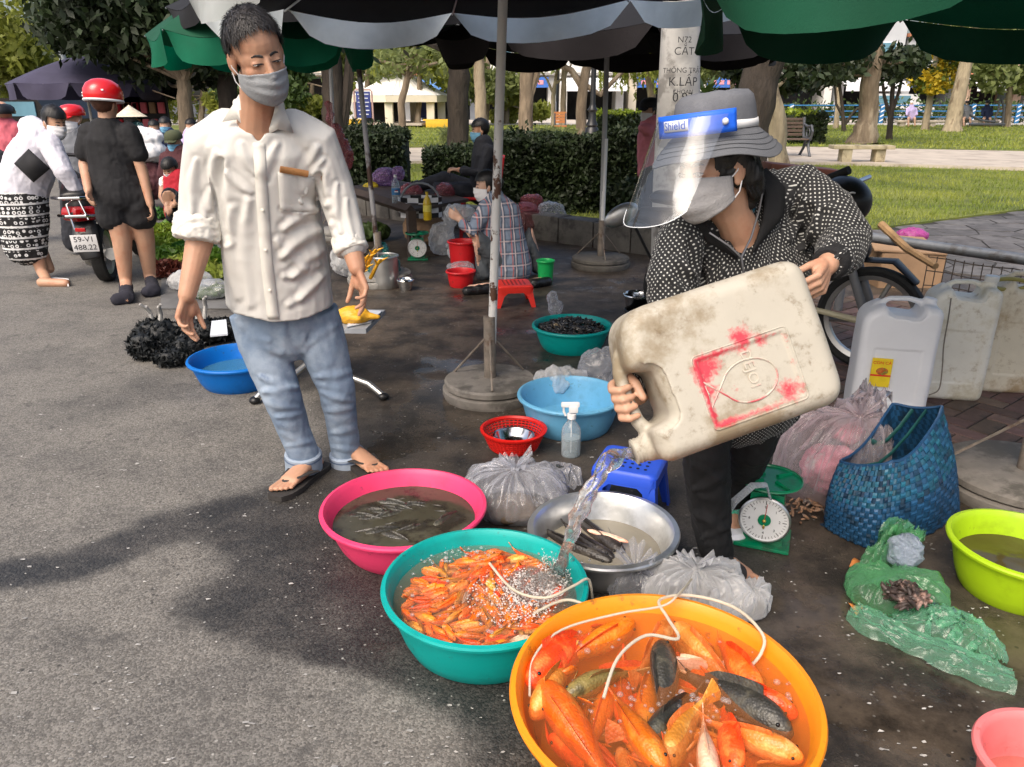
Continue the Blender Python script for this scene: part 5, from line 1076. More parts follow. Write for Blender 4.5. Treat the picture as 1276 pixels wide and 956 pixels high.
def jerrycan_poured():
 root = thing('jerrycan', 'dirty white jerrycan with red smeared panel, tilted and pouring water', 'jerrycan', (0, 0, 0)); root.matrix_world = CAN_M
 cm = can_material('grimy_plastic', (.50, .465, .385), (.29, .235, .155), True); sg = -1 if CW.y > 0 else 1      # camera side
 mb = MB(); can_shape(mb, CAN_POLY, CAN_D, .05); mb.tube([(.232, -.09, 0), (.249, -.05, 0), (.250, .02, 0), (.243, .075, 0), (.225, .11, 0)], [(.020, .026), (.017, .022), (.0155, .02), (.0165, .021), (.02, .024)], 14, hint=(1, 0, 0), round_=True)
 mb.tube([(.21, .14, 0), (.25, .14, 0)], [.042, .036], 20); mb.tube([(.24, .14, 0), (.278, .142, 0)], [.030, .030], 20)
 def dsp(A, Nn):
  w_ = sg * A[:, 2]; d = np.maximum(np.abs(A[:, 0] + .02) - .112, np.abs(A[:, 1] - .055) - .080); f = (w_ > .08)
  return f * (-.0042 / (1 + np.exp(d / .0015)) + .0022 * np.exp(-(d / .004) ** 2)) + .0012 * vnoise(A, 14)
 body = fuse(mb, 'body', cm, root, voxel=.0038, it=6, disp=dsp)
 mb = MB(); zf = sg * (CAN_D + .0005)
 for x in (.255, .265, .274): mb.tube([(x, .1415, 0), (x + .003, .1415, 0)], .0325, 20)
 mb.build('neck_thread', cm, root)
 rel = M('relief_plastic', (.50, .45, .37), .45, .1, 20, col2=(.50, .10, .11), c2s=14, c2lo=.46, c2hi=.62)
 z2 = sg * (CAN_D - .0035)
 fish = [(-.02 + .068 * cos(t), .060 + .050 * sin(t), z2) for t in np.linspace(.45, 2 * PI - .45, 30)]
 mb = MB(); mb.tube([(.092, .026, z2)] + fish + [(.092, .094, z2), (.086, .060, z2), (.092, .026, z2)], .0022, 6); mb.build('fish_outline', rel, root)
 M4 = basis((-.028, .035, z2), (0, 1, 0), (1, 0, 0)); 
 if M4.to_3x3() @ V3((0, 0, 1)) @ V3((0, 0, sg)) < 0: M4 = basis((-.028, .035, z2), (0, 1, 0), (-1, 0, 0))
 text('raised_lettering', 'DEJOI', .036, M4, rel, root, depth=.0012)
 for hx, hy in ((.122, .090),):
  pl = rpoly([(-.02 - hx, .055 - hy, .015), (-.02 + hx, .055 - hy, .015), (-.02 + hx, .055 + hy, .015), (-.02 - hx, .055 + hy, .015)]); pl = [(p.x, p.y, sg * (CAN_D - .0008)) for p in pl]; mb = MB(); mb.tube(pl + [pl[0]], .0024, 6); mb.build('raised_frame', cm, root)
 return root
jerrycan_poured()
def ptx(px, py, Y): return P(px, py, Y)
JACK = None
def polka():
 m = bpy.data.materials.new('polka_dot_cloth'); m.use_nodes = True; t = m.node_tree; N, L = t.nodes, t.links; p = N['Principled BSDF']
 uv = N.new('ShaderNodeUVMap'); mp = N.new('ShaderNodeMapping'); mp.inputs['Rotation'].default_value = (0, 0, R(45)); L.new(uv.outputs[0], mp.inputs[0])
 v = N.new('ShaderNodeTexVoronoi'); v.voronoi_dimensions = '2D'; v.inputs['Randomness'].default_value = 0; v.inputs['Scale'].default_value = 92; L.new(mp.outputs[0], v.inputs[0])
 mr = N.new('ShaderNodeMapRange'); mr.inputs[1].default_value = .235; mr.inputs[2].default_value = .15; L.new(v.outputs['Distance'], mr.inputs[0])
 x = N.new('ShaderNodeMix'); x.data_type = 'RGBA'; L.new(mr.outputs[0], x.inputs[0]); x.inputs[6].default_value = (.006, .006, .0065, 1); x.inputs[7].default_value = (.50, .50, .47, 1); L.new(x.outputs[2], p.inputs['Base Color']); p.inputs['Roughness'].default_value = .8; p.inputs['Sheen Weight'].default_value = .1
 return m
BLKC = M('black_cotton', (.006, .006, .0065), .85, .2, 8, .2, 150, bdist=.004, crk=9)
def the_woman():
 root = thing('person', 'woman in polka dot jacket, bucket hat and face shield pouring water', 'person', tuple(G(905, 715)))
 f, u = V3((-.84, -.52, -.20)), V3((-.16, .02, 1)); hc = P(889, 209, 1.93); k = .95
 b = MB(); q, Rm = head(b, hc, f, u, k); nk = P(922, 292, 2.00)
 b.tube([hc + Rm @ V3((0, -.03, -.05)), P(908, 262, 1.965), nk, P(924, 335, 2.03)], [.052, .05, .055, .075], 16)
 b.tube([P(925, 300, 2.03), P(925, 340, 2.05), P(930, 420, 2.18), P(932, 450, 2.22)], [(.11, .06), (.11, .065), (.11, .075), (.13, .09)], 16, hint=(1, .25, 0), round_=True)
 shR, shL = P(848, 297, 1.99), P(996, 240, 2.08); elR = P(838, 412, 1.90); elL = P(1052, 300, 1.95)
 hw = canpt(.215, -.01, 0) ; wrR = canpt(.205, .045, .075 if CW.y > 0 else -.075)
 bar = canpt(.250, .025, 0); wrR = bar + V3((.035, .085, -.012)); wrL = P(1031, 330, 1.80)
 for a, e, w_ in ((shR, elR, wrR), (shL, elL, wrL)):
  b.tube([a, a.lerp(e, .5), e], [.038, .036, .034], 12, round_=True); b.tube([e, e.lerp(w_, .3), e.lerp(w_, .7), w_], [.037, .038, .031, .026], 12, round_=True)
 cv = CV
 for i in range(4):
  c = canpt(.250, -.022 + .024 * i, 0); ou = CU; to = V3((0, -1, 0)); base = c - ou * .004 + V3((0, .040, 0)); r = .0100 if i < 3 else .0088
  p1 = c + ou * .024 + V3((0, .022, 0)); p2 = c + ou * .027 + V3((0, -.008, 0)); p3 = c + ou * .010 + V3((0, -.027, 0)); p4 = c - ou * .012 + V3((0, -.024, 0))
  b.tube([base, p1], [r * 1.1, r * 1.05], 10, round_=True); b.tube([p1, p2], [r * 1.05, r], 10, round_=True); b.tube([p2, p3], [r, r * .95], 10, round_=True); b.tube([p3, p4], [r * .95, r * .8], 10, round_=True)
  b.tube([wrR, base], [.02, .0125], 10, round_=True)
 tc_ = canpt(.235, -.040, 0); b.tube([wrR.lerp(tc_, .4), tc_ + V3((0, .02, 0)), canpt(.218, -.020, 0) + V3((0, -.012, 0)), canpt(.213, .012, 0) + V3((0, -.026, 0))], [.015, .0125, .0115, .0095], 10, round_=True)
 cn = canpt(-.222, -.165, 0); pd = P(1016, 366, 1.72) - wrL
 hand(b, wrL, pd, V3((-.9, .35, -.3)), .92, (.95, 1.0, 1.0, 1.05), (.5, .5), 1, .04)
 hipR, hipL = P(896, 440, 2.22), P(955, 440, 2.26); kR, kL = P(880, 565, 2.10), P(932, 556, 2.24); aR, aL = P(893, 700, 2.11), P(908, 632, 2.5)
 for a, e, w_ in ((hipR, kR, aR), (hipL, kL, aL)): b.tube([a, a.lerp(e, .5), e, e.lerp(w_, .4), w_], [.075, .065, .05, .046, .032], 12, round_=True)
 hR, tR = G(893, 706, .012), G(940, 731, .012); hL, tL = G(905, 652, .012), G(925, 668, .012)
 fR = foot(b, aR + V3((0, 0, -.02)), hR, tR, .9); toes(b, *fR, k=.9, big=-1); fL = foot(b, aL, hL, tL, .9); toes(b, *fL, k=.9, big=1)
 body = fuse(b, 'body', SKIN2, root, voxel=.0036, it=3)
 eyes(q, Rm, root, k, .4, body); MG = M('grey_cloth_mask', (.33, .32, .32), .85, .1, 20, .35, 160, crk=18); mask(q, Rm, root, MG, k * 1.02, .0, body, True, True)
 h = MB(); h.ell(q(0, -.022, .03), (.086, .10, .098), Rm, 20, 14); h.tube([q(.0, -.085, -.01), q(0, -.098, -.07), q(0, -.085, -.115)], [(.068, .035), (.062, .034), (.045, .02)], 14, hint=Rm @ V3((1, 0, 0)), round_=True)
 for s in (-1, 1): h.tube([q(s * .072, .03, .03), q(s * .078, -.015, .03), q(s * .074, -.05, -.03), q(s * .05, -.085, -.085)], [.012, .02, .03, .02], 10, round_=True)
 def hc_(A, Nn):
  L_ = (A - np.array(hc)) @ np.array(Rm) / k; return (L_[:, 1] > .055) & (L_[:, 2] < .06)
 fuse(h, 'hair', HAIR, root, voxel=.005, it=3, disp=wr(.006, 30, (1, 1, .3), 2), cut=hc_)
 st = MB(); r_ = random.Random(3)
 for _ in range(420):
  s = r_.choice((-1, 1)); a = r_.uniform(-1, 1); p0 = q(s * .082 * cos(a * .9), -.02 - .07 * abs(sin(a)) - .03 * r_.random(), r_.uniform(-.06, .03)); d = Rm @ V3((r_.uniform(-.3, .3), r_.uniform(-.5, .1), -1)); L_ = r_.uniform(.025, .055); w_ = Rm @ V3((0, .0012, 0)); st.add([p0 - w_, p0 + w_, p0 + d * L_], [(0, 1, 2)])
 st.build('hair_strand', HAIR, root, smooth=False, fix=0); root.children[-1]['kind'] = 'stuff'
 HAT = M('grey_canvas', (.125, .13, .142), .9, .12, 6, .35, 200, bdist=.004, col2=(.17, .175, .19), c2s=5, crk=9); hp = q(0, -.014, .014)
 hm = Matrix((Rm @ V3((1, 0, 0)), Rm @ V3((0, 1, 0)), Rm @ V3((0, 0, 1)))).transposed()
 tilt = Matrix.Rotation(R(7), 3, 'X'); hm2 = hm @ tilt
 def hat(rz, wav=0, n=56, rows=None):
  V = []
  for r, z, wv in rz:
   for i in range(n): a = 2 * PI * i / n; V.append(hp + hm2 @ V3((r * .84 * cos(a), r * 1.0 * sin(a), z * .95 + wv * sin(3 * a + .8) + wv * .5 * sin(5 * a)))) 
  return V, [(j * n + i, j * n + (i + 1) % n, (j + 1) * n + (i + 1) % n, (j + 1) * n + i) for j in range(len(rz) - 1) for i in range(n)]
 mb = MB(); V, Fc = hat([(.104, .070, 0), (.1035, .095, .001), (.101, .125, .001), (.096, .148, .002), (.084, .160, .002), (.05, .163, .003), (.001, .162, 0)]); mb.add(V, Fc); hatc = mb.build('hat_crown', HAT, root, solid=.003, fix=0, ang=50)
 mb = MB(); V, Fc = hat([(.104, .072, 0), (.115, .062, .001), (.132, .045, .003), (.150, .026, .006), (.163, .012, .008), (.164, .010, .008)]); mb.add(V, Fc); br = mb.build('hat_brim', M('grey_canvas_brim', (.115, .12, .13), .9, .10, 6, .35, 200, bdist=.004), root, solid=.003, fix=0, ang=60)
 for i, (r, z) in enumerate(((.121, .0565), (.132, .0462), (.142, .0365), (.152, .0255))):
  mb = MB(); ring = [hp + hm2 @ V3((r * .84 * cos(a), r * 1.0 * sin(a), z * .95 + .0018 + (.001 + .0018 * i) * (sin(3 * a + .8) + .5 * sin(5 * a)))) for a in np.linspace(0, 2 * PI, 64)]; mb.tube(ring, .0009, 5); mb.build('brim_stitch', M('stitch', (.075, .078, .085), .9, .1), br)
 mb = MB(); V, Fc = hat([(.1065, .074, 0), (.1075, .084, 0), (.1062, .094, .001)]); mb.add(V, Fc); mb.build('hat_band', M('white_band', (.70, .70, .69), .7, .05), root, solid=.002, fix=0)
 sh = thing('face_shield', 'clear plastic face shield with bright blue band over grey bucket hat', 'face shield', tuple(hp))
 def sf(a, z, r): return hp + hm2 @ V3((r * sin(a), r * 1.10 * cos(a) + .012, z))
 BL = M('blue_foam', (.01, .12, .72), .5, .08, 10, .1, 60)
 mb = MB(); mb.grid(lambda i, j: sf(-1.3 + 2.6 * i, .066 + .05 * j, .114), 40, 4); bd = mb.build('band', BL, sh, solid=.007, fix=0)
 clear = bpy.data.materials.new('clear_film'); clear.use_nodes = True; N, L = clear.node_tree.nodes, clear.node_tree.links; N.remove(N['Principled BSDF']); tr = N.new('ShaderNodeBsdfTransparent'); tr.inputs[0].default_value = (.93, .95, .97, 1); gl = N.new('ShaderNodeBsdfGlossy'); gl.inputs['Roughness'].default_value = .06; df = N.new('ShaderNodeBsdfDiffuse'); df.inputs[0].default_value = (.55, .6, .66, 1)
 tc = N.new('ShaderNodeTexCoord'); nz = N.new('ShaderNodeTexNoise'); nz.inputs['Scale'].default_value = 9; L.new(tc.outputs['Object'], nz.inputs[0]); bp = N.new('ShaderNodeBump'); bp.inputs['Strength'].default_value = .35; bp.inputs['Distance'].default_value = .02; L.new(nz.outputs[0], bp.inputs['Height']); L.new(bp.outputs[0], gl.inputs['Normal'])
 fz = N.new('ShaderNodeFresnel'); thin_ior(N, L, fz, 1.7); L.new(bp.outputs[0], fz.inputs['Normal']); m1 = N.new('ShaderNodeMixShader'); m1.inputs[0].default_value = .05; L.new(tr.outputs[0], m1.inputs[1]); L.new(df.outputs[0], m1.inputs[2]); m2 = N.new('ShaderNodeMixShader'); L.new(fz.outputs[0], m2.inputs[0]); L.new(m1.outputs[0], m2.inputs[1]); L.new(gl.outputs[0], m2.inputs[2]); L.new(m2.outputs[0], N['Material Output'].inputs[0])
 def film_pt(i, j):
  a = (-1.15 + 2.3 * i) * (1 - .12 * j); r = .119 + .006 * j; lowz = .106 - j * (.225 - .03 * abs(2 * i - 1) ** 3); return sf(a, lowz, r) + (hm2 @ V3((0, .115, 0))) * j
 mb = MB(); mb.grid(film_pt, 44, 14); mb.build('visor', clear, sh, fix=0)
 mb = MB(); mb.tube([film_pt(i / 40, 1) for i in range(41)], .0011, 5); mb.build('visor_edge', M('edge_film', (.75, .78, .8), .2, .05), sh)
 lab = -.12; mb = MB(); mb.grid(lambda i, j: sf(lab - .30 + .60 * i, .080 + .024 * j, .1192), 12, 2); lb = mb.build('label_plate', M('label_white', (.85, .86, .9), .5, .03), sh, solid=.001, fix=0)
 cu = bpy.data.curves.new('t', 'FONT'); cu.body = 'Shield'; cu.size = .026; cu.align_x = 'CENTER'; cu.align_y = 'CENTER'; me = evaluate(bpy.data.objects.new('t', cu)); me.materials.clear(); me.materials.append(M('label_ink', (.01, .08, .5), .5, .05))
 sx = 1 if (hm2 @ V3((1, 0, 0))).dot(V3((1, 0, 0))) > 0 else -1
 for v in me.vertices: v.co = sf(lab + sx * v.co.x / .12, .092 + v.co.y, .1212)
 link('label_text', me, sh)
 for s in (-1, 1): mb = MB(); c = sf(s * 1.08, .09, .120); mb.ell(c, .0075); mb.build('snap_button', MASKW, sh)
 t = MB(); t.tube([P(930, 405, 2.18), P(930, 450, 2.24)], [(.16, .12), (.17, .125)], 18, hint=(1, .2, 0), round_=True)
 t.tube([hipR, P(885, 500, 2.15), kR, P(884, 630, 2.11), P(892, 690, 2.115)], [.098, .09, .073, .064, .054], 16, round_=True); t.tube([hipL, P(950, 500, 2.22), kL, P(922, 592, 2.36), P(909, 636, 2.48)], [.098, .094, .078, .064, .056], 16, round_=True)
 LT = [(865, 580, 905, 600, 5, .006), (866, 610, 905, 590, 5, .006), (868, 640, 908, 660, 5, .006), (876, 670, 912, 650, 4, .006), (862, 560, 880, 680, 4, .005)]
 fuse(t, 'trousers', BLKC, root, voxel=.008, it=4, disp=wr(.009, 12, (1, 1, .6), 5, LT))
 mb = MB(); mb.tube([P(893, 682, 2.113), P(896, 704, 2.105), G(903, 709, .045), G(916, 716, .03)], [.045, .043, .044, .040], 14, round_=True); fuse(mb, 'sock', M('dark_sock', (.03, .028, .03), .9, .2, 60, .5, 120), root, voxel=.006, it=3)
 mb = MB(); h_, d, sv, L_ = fR; pts = [h_ + d * L_ * t_ + sv * w2 for t_, w2 in ((-.03, .03), (.4, .036), (.75, .045), (1.0, .03))] + [h_ + d * L_ * t_ - sv * w2 for t_, w2 in ((1.0, .03), (.75, .045), (.4, .036), (-.03, .03))]; mb.prism([V3((p.x, p.y, .002)) for p in pts], (0, 0, .012)); mb.build('sandal', RUBBER, root)
 jm = polka(); j = MB()
 j.tube([P(925, 266, 2.05), P(926, 288, 2.055), P(932, 330, 2.055), P(934, 400, 2.12), P(931, 460, 2.2), P(932, 500, 2.23)], [(.09, .065), (.160, .10), (.180, .13), (.175, .13), (.18, .13), (.185, .14)], 22, hint=(1, .28, 0), round_=True)
 j.tube([P(886, 280, 2.03), shR, P(838, 350, 1.94), elR, P(812, 450, 1.84), wrR + V3((.02, .015, .03))], [.066, .066, .066, .06, .052, .042], 18, round_=True)
 j.tube([P(958, 248, 2.07), shL, P(1028, 265, 2.03), elL, P(1046, 318, 1.88), P(1036, 326, 1.83)], [.074, .076, .072, .066, .056, .044], 18, round_=True)
 LJ = [(985, 300, 1000, 240, 5, .010), (1000, 310, 1020, 262, 5, .010), (1010, 318, 1045, 290, 5, .010), (1020, 330, 1055, 310, 4, .008), (840, 320, 870, 345, 5, .009), (835, 345, 868, 372, 5, .009), (860, 300, 880, 360, 6, -.010), (900, 330, 895, 380, 6, .007), (945, 330, 960, 360, 6, .007), (975, 280, 965, 345, 6, -.008), (1000, 245, 1040, 262, 5, .007), (930, 340, 990, 325, 6, .006)]
 def ncut(A, Nn):
  px, py = pix(A); return (py < 315) & (px > np.interp(py, [210, 275, 315], [880, 893, 922])) & (px < np.interp(py, [210, 275, 315], [944, 938, 928])) & (Nn[:, 1] < .2)
 jk = fuse(j, 'jacket', jm, root, voxel=.006, it=4, disp=wr(.010, 10, (1, 1, .7), 9, LJ), uvs=1, cut=ncut); md = jk.modifiers.new('cloth_thickness', 'SOLIDIFY'); md.thickness = .003; md.offset = -1
 mb = MB(); d = (wrL - P(1046, 318, 1.88)).normalized(); c = P(1035, 327, 1.825); mb.tube([c - d * .025, c - d * .018, c + d * .018, c + d * .024], [.041, .045, .042, .036], 18); mb.build('cuff', M('rib_knit', (.012, .012, .013), .9, .3, 40, .5, 150), root)
 cl = MB(); cl.grid(lambda i, a: P(*[(np.interp(i, [0, .33, .66, 1], [936, 950, 954, 944]) + a * np.interp(i, [0, .33, .66, 1], [3, 26, 24, 10])), np.interp(i, [0, .33, .66, 1], [318, 275, 240, 216]) - a * 6], 1.915 + .09 * i + .02 * a + .02 * (a - .5) ** 2), 12, 4); cl.build('collar', BLKC, root, solid=.006, fix=0)
 cl = MB(); cl.grid(lambda i, a: P(*[(np.interp(i, [0, .5, 1], [920, 896, 878]) - a * np.interp(i, [0, .5, 1], [2, 16, 10])), np.interp(i, [0, .5, 1], [320, 298, 278]) + a * 2], 1.925 + .0 * i + .015 * a), 10, 4); cl.build('collar', BLKC, root, solid=.006, fix=0)
 for p_ in ([(927, 345), (924, 320), (936, 296), (946, 262), (950, 240)], [(923, 320), (908, 306), (884, 290)]):
  mb = MB(); mb.tube([P(x_, y_, 1.90 + (.0 if y_ > 300 else .02)) for x_, y_ in p_], .0028, 6); mb.build('zip', M('zip_metal', (.18, .18, .19), .35, .1, metal=.8), root)
 TEALT = M('blue_teal_top', (.03, .13, .18), .8, .15, 8, .2, 100)
 mb = MB(); mb.grid(lambda i, a: P(np.interp(i, [0, .5, 1], [884, 900, 920]) + a * 7 * (1 - i), np.interp(i, [0, .5, 1], [281, 297, 316]) - a * 9, 1.965 + .01 * i), 8, 3); mb.grid(lambda i, a: P(np.interp(i, [0, .5, 1], [926, 935, 943]) - a * 6 * (i), np.interp(i, [0, .5, 1], [314, 285, 252]), 1.972 + .03 * i), 8, 3); mb.build('inner_top', TEALT, root, solid=.003, fix=0)
 return root
the_woman()
# ================================================================ tubs, fish, bags and the rest of the market goods
def plast(n, c, **k): return M(n, c, k.pop('rough', .42), .07, 5, .05, 30, col2=tuple(x * .72 for x in c), c2s=7, c2lo=.5, c2hi=.8, dirt=((c[0] * .45 + .02, c[1] * .45 + .02, c[2] * .42 + .015), 20, .60, .70), tl=k.pop('tl', .08), **k)
def tub(name, label, mat, cx, cy, wpx, h, rb=.72, lip=.014, cat='tub', group=None, n=72, th=.006):
 c = G(cx, cy, h); Rr = wpx * mpp(c) / 2; c.z = 0; r0 = Rr * rb
 prof = [(0, .006), (r0 * .6, .004), (r0 * .97, .0), (r0 * 1.01, .008)]
 for t in (.25, .5, .75, .93): prof.append((r0 + (Rr - lip - r0) * (t ** .8), h * t))
 prof += [(Rr - lip, h - .012), (Rr - .002, h - .014), (Rr, h - .006), (Rr - .003, h), (Rr - lip, h + .002), (Rr - lip - th, h - .006)]
 for t in (.9, .7, .45, .2): prof.append((r0 + (Rr - lip - r0) * (t ** .8) - th, h * t))
 prof += [(r0 * .9 - th, .012), (0, .012)]
 mb = MB(); mb.lathe(prof, c, n, jag=lambda q, z: 1 + (.007 * sin(2 * q + Rr * 50) + .004 * sin(3 * q + cx)) * z / h); o = mb.build(name, mat, None, c, ang=35); tag(o, label, cat, group)
 return o, c, Rr, lambda z: r0 + (Rr - lip - r0) * ((max(0, z) / h) ** .8) - th
def water(label, mat, c, r, z, amp=.002, hole=None, seed=0, n=56):
 mb = MB(); V = []; Fc = []; m_ = 22
 for j in range(m_ + 1):
  for i in range(n): a = 2 * PI * i / n; rr = r * j / m_; V.append([c.x + rr * cos(a), c.y + rr * sin(a), z])
 A = np.array(V); A[:, 2] += amp * fbm(A, 14, 3, seed) * np.clip(1.02 - np.hypot(A[:, 0] - c.x, A[:, 1] - c.y) / r, 0, 1) ** .3
 for j in range(m_):
  for i in range(n): Fc.append((j * n + i, (j + 1) * n + i, (j + 1) * n + (i + 1) % n, j * n + (i + 1) % n))
 me = np_mesh('water', A, Fc, True, [mat]); return tag(link('water', me), label, 'water', kind='stuff')
CLEARW = watermat('clear_water', (.55, .38, .25), .13, .10, 16, .05); MURKY = M('murky_water', (.062, .058, .040), .10, .25, 3, .06, 14, col2=(.03, .026, .02), c2s=9, spec=.4, c2lo=.45, c2hi=.6)
OLIVEW = M('olive_water', (.075, .06, .018), .07, .2, 3, .04, 10, spec=.4); MILKW = watermat('milky_water', (.42, .38, .29), .5, .1, 14, .06); AMBERW = watermat('amber_water', (.80, .30, .10), .17, .10, 15, .05)
def fishmat(n, c, c2, c3=None, tl=.1, bs=160): return M(n, c, .36, .22, 14, 0, bs, col2=c2, c2s=22, c2lo=.48, c2hi=.68, spec=.5, coat=.12, rnd=.22, scl=150, **({'dirt': (c3, 9, .62, .68)} if c3 else {}))
F_OR = fishmat('orange_fish', (.80, .135, .010), (.85, .27, .04), (.45, .05, .01)); F_OR2 = fishmat('amber_fish', (.62, .19, .03), (.80, .40, .12), (.25, .06, .01)); F_PALE = fishmat('pale_fish', (.75, .52, .36), (.80, .35, .20)); F_DK = fishmat('dark_fish', (.035, .034, .028), (.09, .085, .06)); F_GOLD = fishmat('bronze_fish', (.30, .22, .07), (.10, .08, .03)); F_SNK = fishmat('snakehead_fish', (.022, .018, .016), (.06, .05, .042))
F_EYE = M('fish_eye', (.01, .01, .01), .08, .02); F_RIM = M('fish_eye_rim', (.55, .35, .08), .3, .1)
PROF_T = [(0, .20, .16), (.03, .46, .40), (.10, .74, .74), (.20, .95, .98), (.36, 1, 1), (.5, .88, .88), (.65, .60, .62), (.78, .34, .38), (.88, .20, .26), (.92, .16, .27)]
PROF_S = [(0, .25, .2), (.03, .6, .42), (.1, .9, .68), (.2, 1, .85), (.35, 1, 1), (.55, .9, .95), (.72, .68, .75), (.86, .40, .45), (.93, .25, .32)]
def fish_parts(L_, wd, ht, prof, bend, taper=True, n=14):
 """local: head towards +x, belly -z. Returns the MBs of body, tail, dorsal, pectoral fins, eyes"""
 def spine(t): a = bend * (t - .3); return V3((L_ * (.5 - t), bend * L_ * .55 * (t - .25) ** 2 * (1 if t > .25 else -.3), 0)), V3((-1, bend * 1.1 * (t - .25), 0)).normalized()
 b = MB(); V, Fc = [], []
 for t, a, h in prof:
  p, d = spine(t); s = V3((-d.y, d.x, 0))
  for k in range(n): q = 2 * PI * k / n; V.append(p + s * (wd * a * cos(q)) + V3((0, 0, ht * h * sin(q) * (1 if sin(q) > 0 else .9))))
 N = len(prof); Fc = [(j * n + i, j * n + (i + 1) % n, (j + 1) * n + (i + 1) % n, (j + 1) * n + i) for j in range(N - 1) for i in range(n)] + [tuple(range(n))[::-1], tuple((N - 1) * n + i for i in range(n))]; b.add(V, Fc)
 t = MB(); p, d = spine(.90); p2, d2 = spine(1.08); hh = ht * prof[-1][2]
 def fan(base0, base1, tips, th=.0012):
  m = MB(); s = V3((0, th * L_ * 6, 0)); pts = [base0] + tips + [base1]; m.add([x - s for x in pts] + [x + s for x in pts], [tuple(range(len(pts))), tuple(range(len(pts), 2 * len(pts)))[::-1]] + [(i, i + len(pts), (i + 1) % len(pts) + len(pts), (i + 1) % len(pts)) for i in range(len(pts))]); return m
 t = fan(p + V3((0, 0, hh)), p - V3((0, 0, hh)), [p2 + V3((0, 0, ht * .75)), p2 + d2 * L_ * .015 + V3((0, 0, ht * .25)), p2 + d2 * L_ * .015 - V3((0, 0, ht * .25)), p2 - V3((0, 0, ht * .75))])
 dz = []; base = []
 for i, f in enumerate((.28, .36, .46, .56, .66, .76)):
  p, d = spine(f); hgt = ht * np.interp(f, [x[0] for x in prof], [x[2] for x in prof]); base.append(p + V3((0, 0, hgt * .9))); dz.append(p + d * L_ * .02 + V3((0, 0, hgt + ht * (.34 if i < 5 else .12))))
 df = MB(); s = V3((0, .0012 * L_ * 4, 0)); m = len(base); V = [x - s for x in base] + [x - s * .4 for x in dz] + [x + s for x in base] + [x + s * .4 for x in dz]; df.add(V, [(i, i + 1, m + i + 1, m + i) for i in range(m - 1)] + [(2 * m + i + 1, 2 * m + i, 3 * m + i, 3 * m + i + 1) for i in range(m - 1)] + [(m + i, m + i + 1, 3 * m + i + 1, 3 * m + i) for i in range(m - 1)] + [(0, m, 3 * m, 2 * m), (m - 1, 3 * m - 1, 4 * m - 1, 2 * m - 1)])
 pf = []
 for sg in (-1, 1):
  p, d = spine(.24); s_ = V3((-d.y, d.x, 0)) * sg; o = p + s_ * wd * .95 - V3((0, 0, ht * .2)); m = MB(); e = d * L_ * .14 + s_ * L_ * .07; m.add([o + V3((0, 0, ht * .10)), o - V3((0, 0, ht * .10)), o + e - V3((0, 0, ht * .3)), o + e * 1.05, o + e * .8 + V3((0, 0, ht * .15))], [(0, 1, 2, 3, 4)]); pf.append(m)
 ey = []
 for sg in (-1, 1):
  p, d = spine(.085); s_ = V3((-d.y, d.x, 0)) * sg; aa = wd * np.interp(.085, [x[0] for x in prof], [x[1] for x in prof]); m = MB(); m.ell(p + s_ * aa * .84 + V3((0, 0, ht * .30)), L_ * .016, None, 10, 8); ey.append(m)
 return b, t, df, pf, ey
def big_fish(label, mat, L_, wd, ht, prof, bend, loc, yaw, pitch=0, roll=0, group=None, finmat=None):
 r = thing('fish', label, 'fish', (0, 0, 0), group); b, t, d, pf, ey = fish_parts(L_, wd, ht, prof, bend, n=18)
 me = b.mesh('body', mat); o = link('body', me, r); md = o.modifiers.new('smooth', 'SUBSURF'); md.levels = 1; md.render_levels = 2
 fm = finmat or mat; t.build('tail_fin', fm, r, fix=0); d.build('dorsal_fin', fm, r, fix=0)
 for m in pf: m.build('pectoral_fin', fm, r, fix=0, solid=.001)
 for m in ey: e_ = m.build('eye', F_EYE, r)
 r.location = loc; r.rotation_euler = (roll, pitch, yaw); return r
T_OR = plast('orange_plastic', (.88, .29, .012)); T_TEAL = plast('teal_plastic', (.0, .36, .33)); T_PINK = plast('pink_plastic', (.86, .055, .17)); T_LB = plast('light_blue_plastic', (.14, .42, .66)); T_BLUE = plast('blue_plastic', (.0, .15, .55)); T_LIME = plast('lime_plastic', (.40, .62, .01)); T_PINK2 = plast('coral_pink_plastic', (.85, .22, .22))
oT, oc, oR, orr = tub('plastic_tub', 'big orange tub of large orange and black fish in front', T_OR, 826, 856, 386, .21, .74)
zw = .172; water('amber tinted clear water over the large fish in the orange tub', AMBERW, oc, orr(zw), zw, .004, seed=2)
def at_tub(px, py, z): return G(px, py, z)
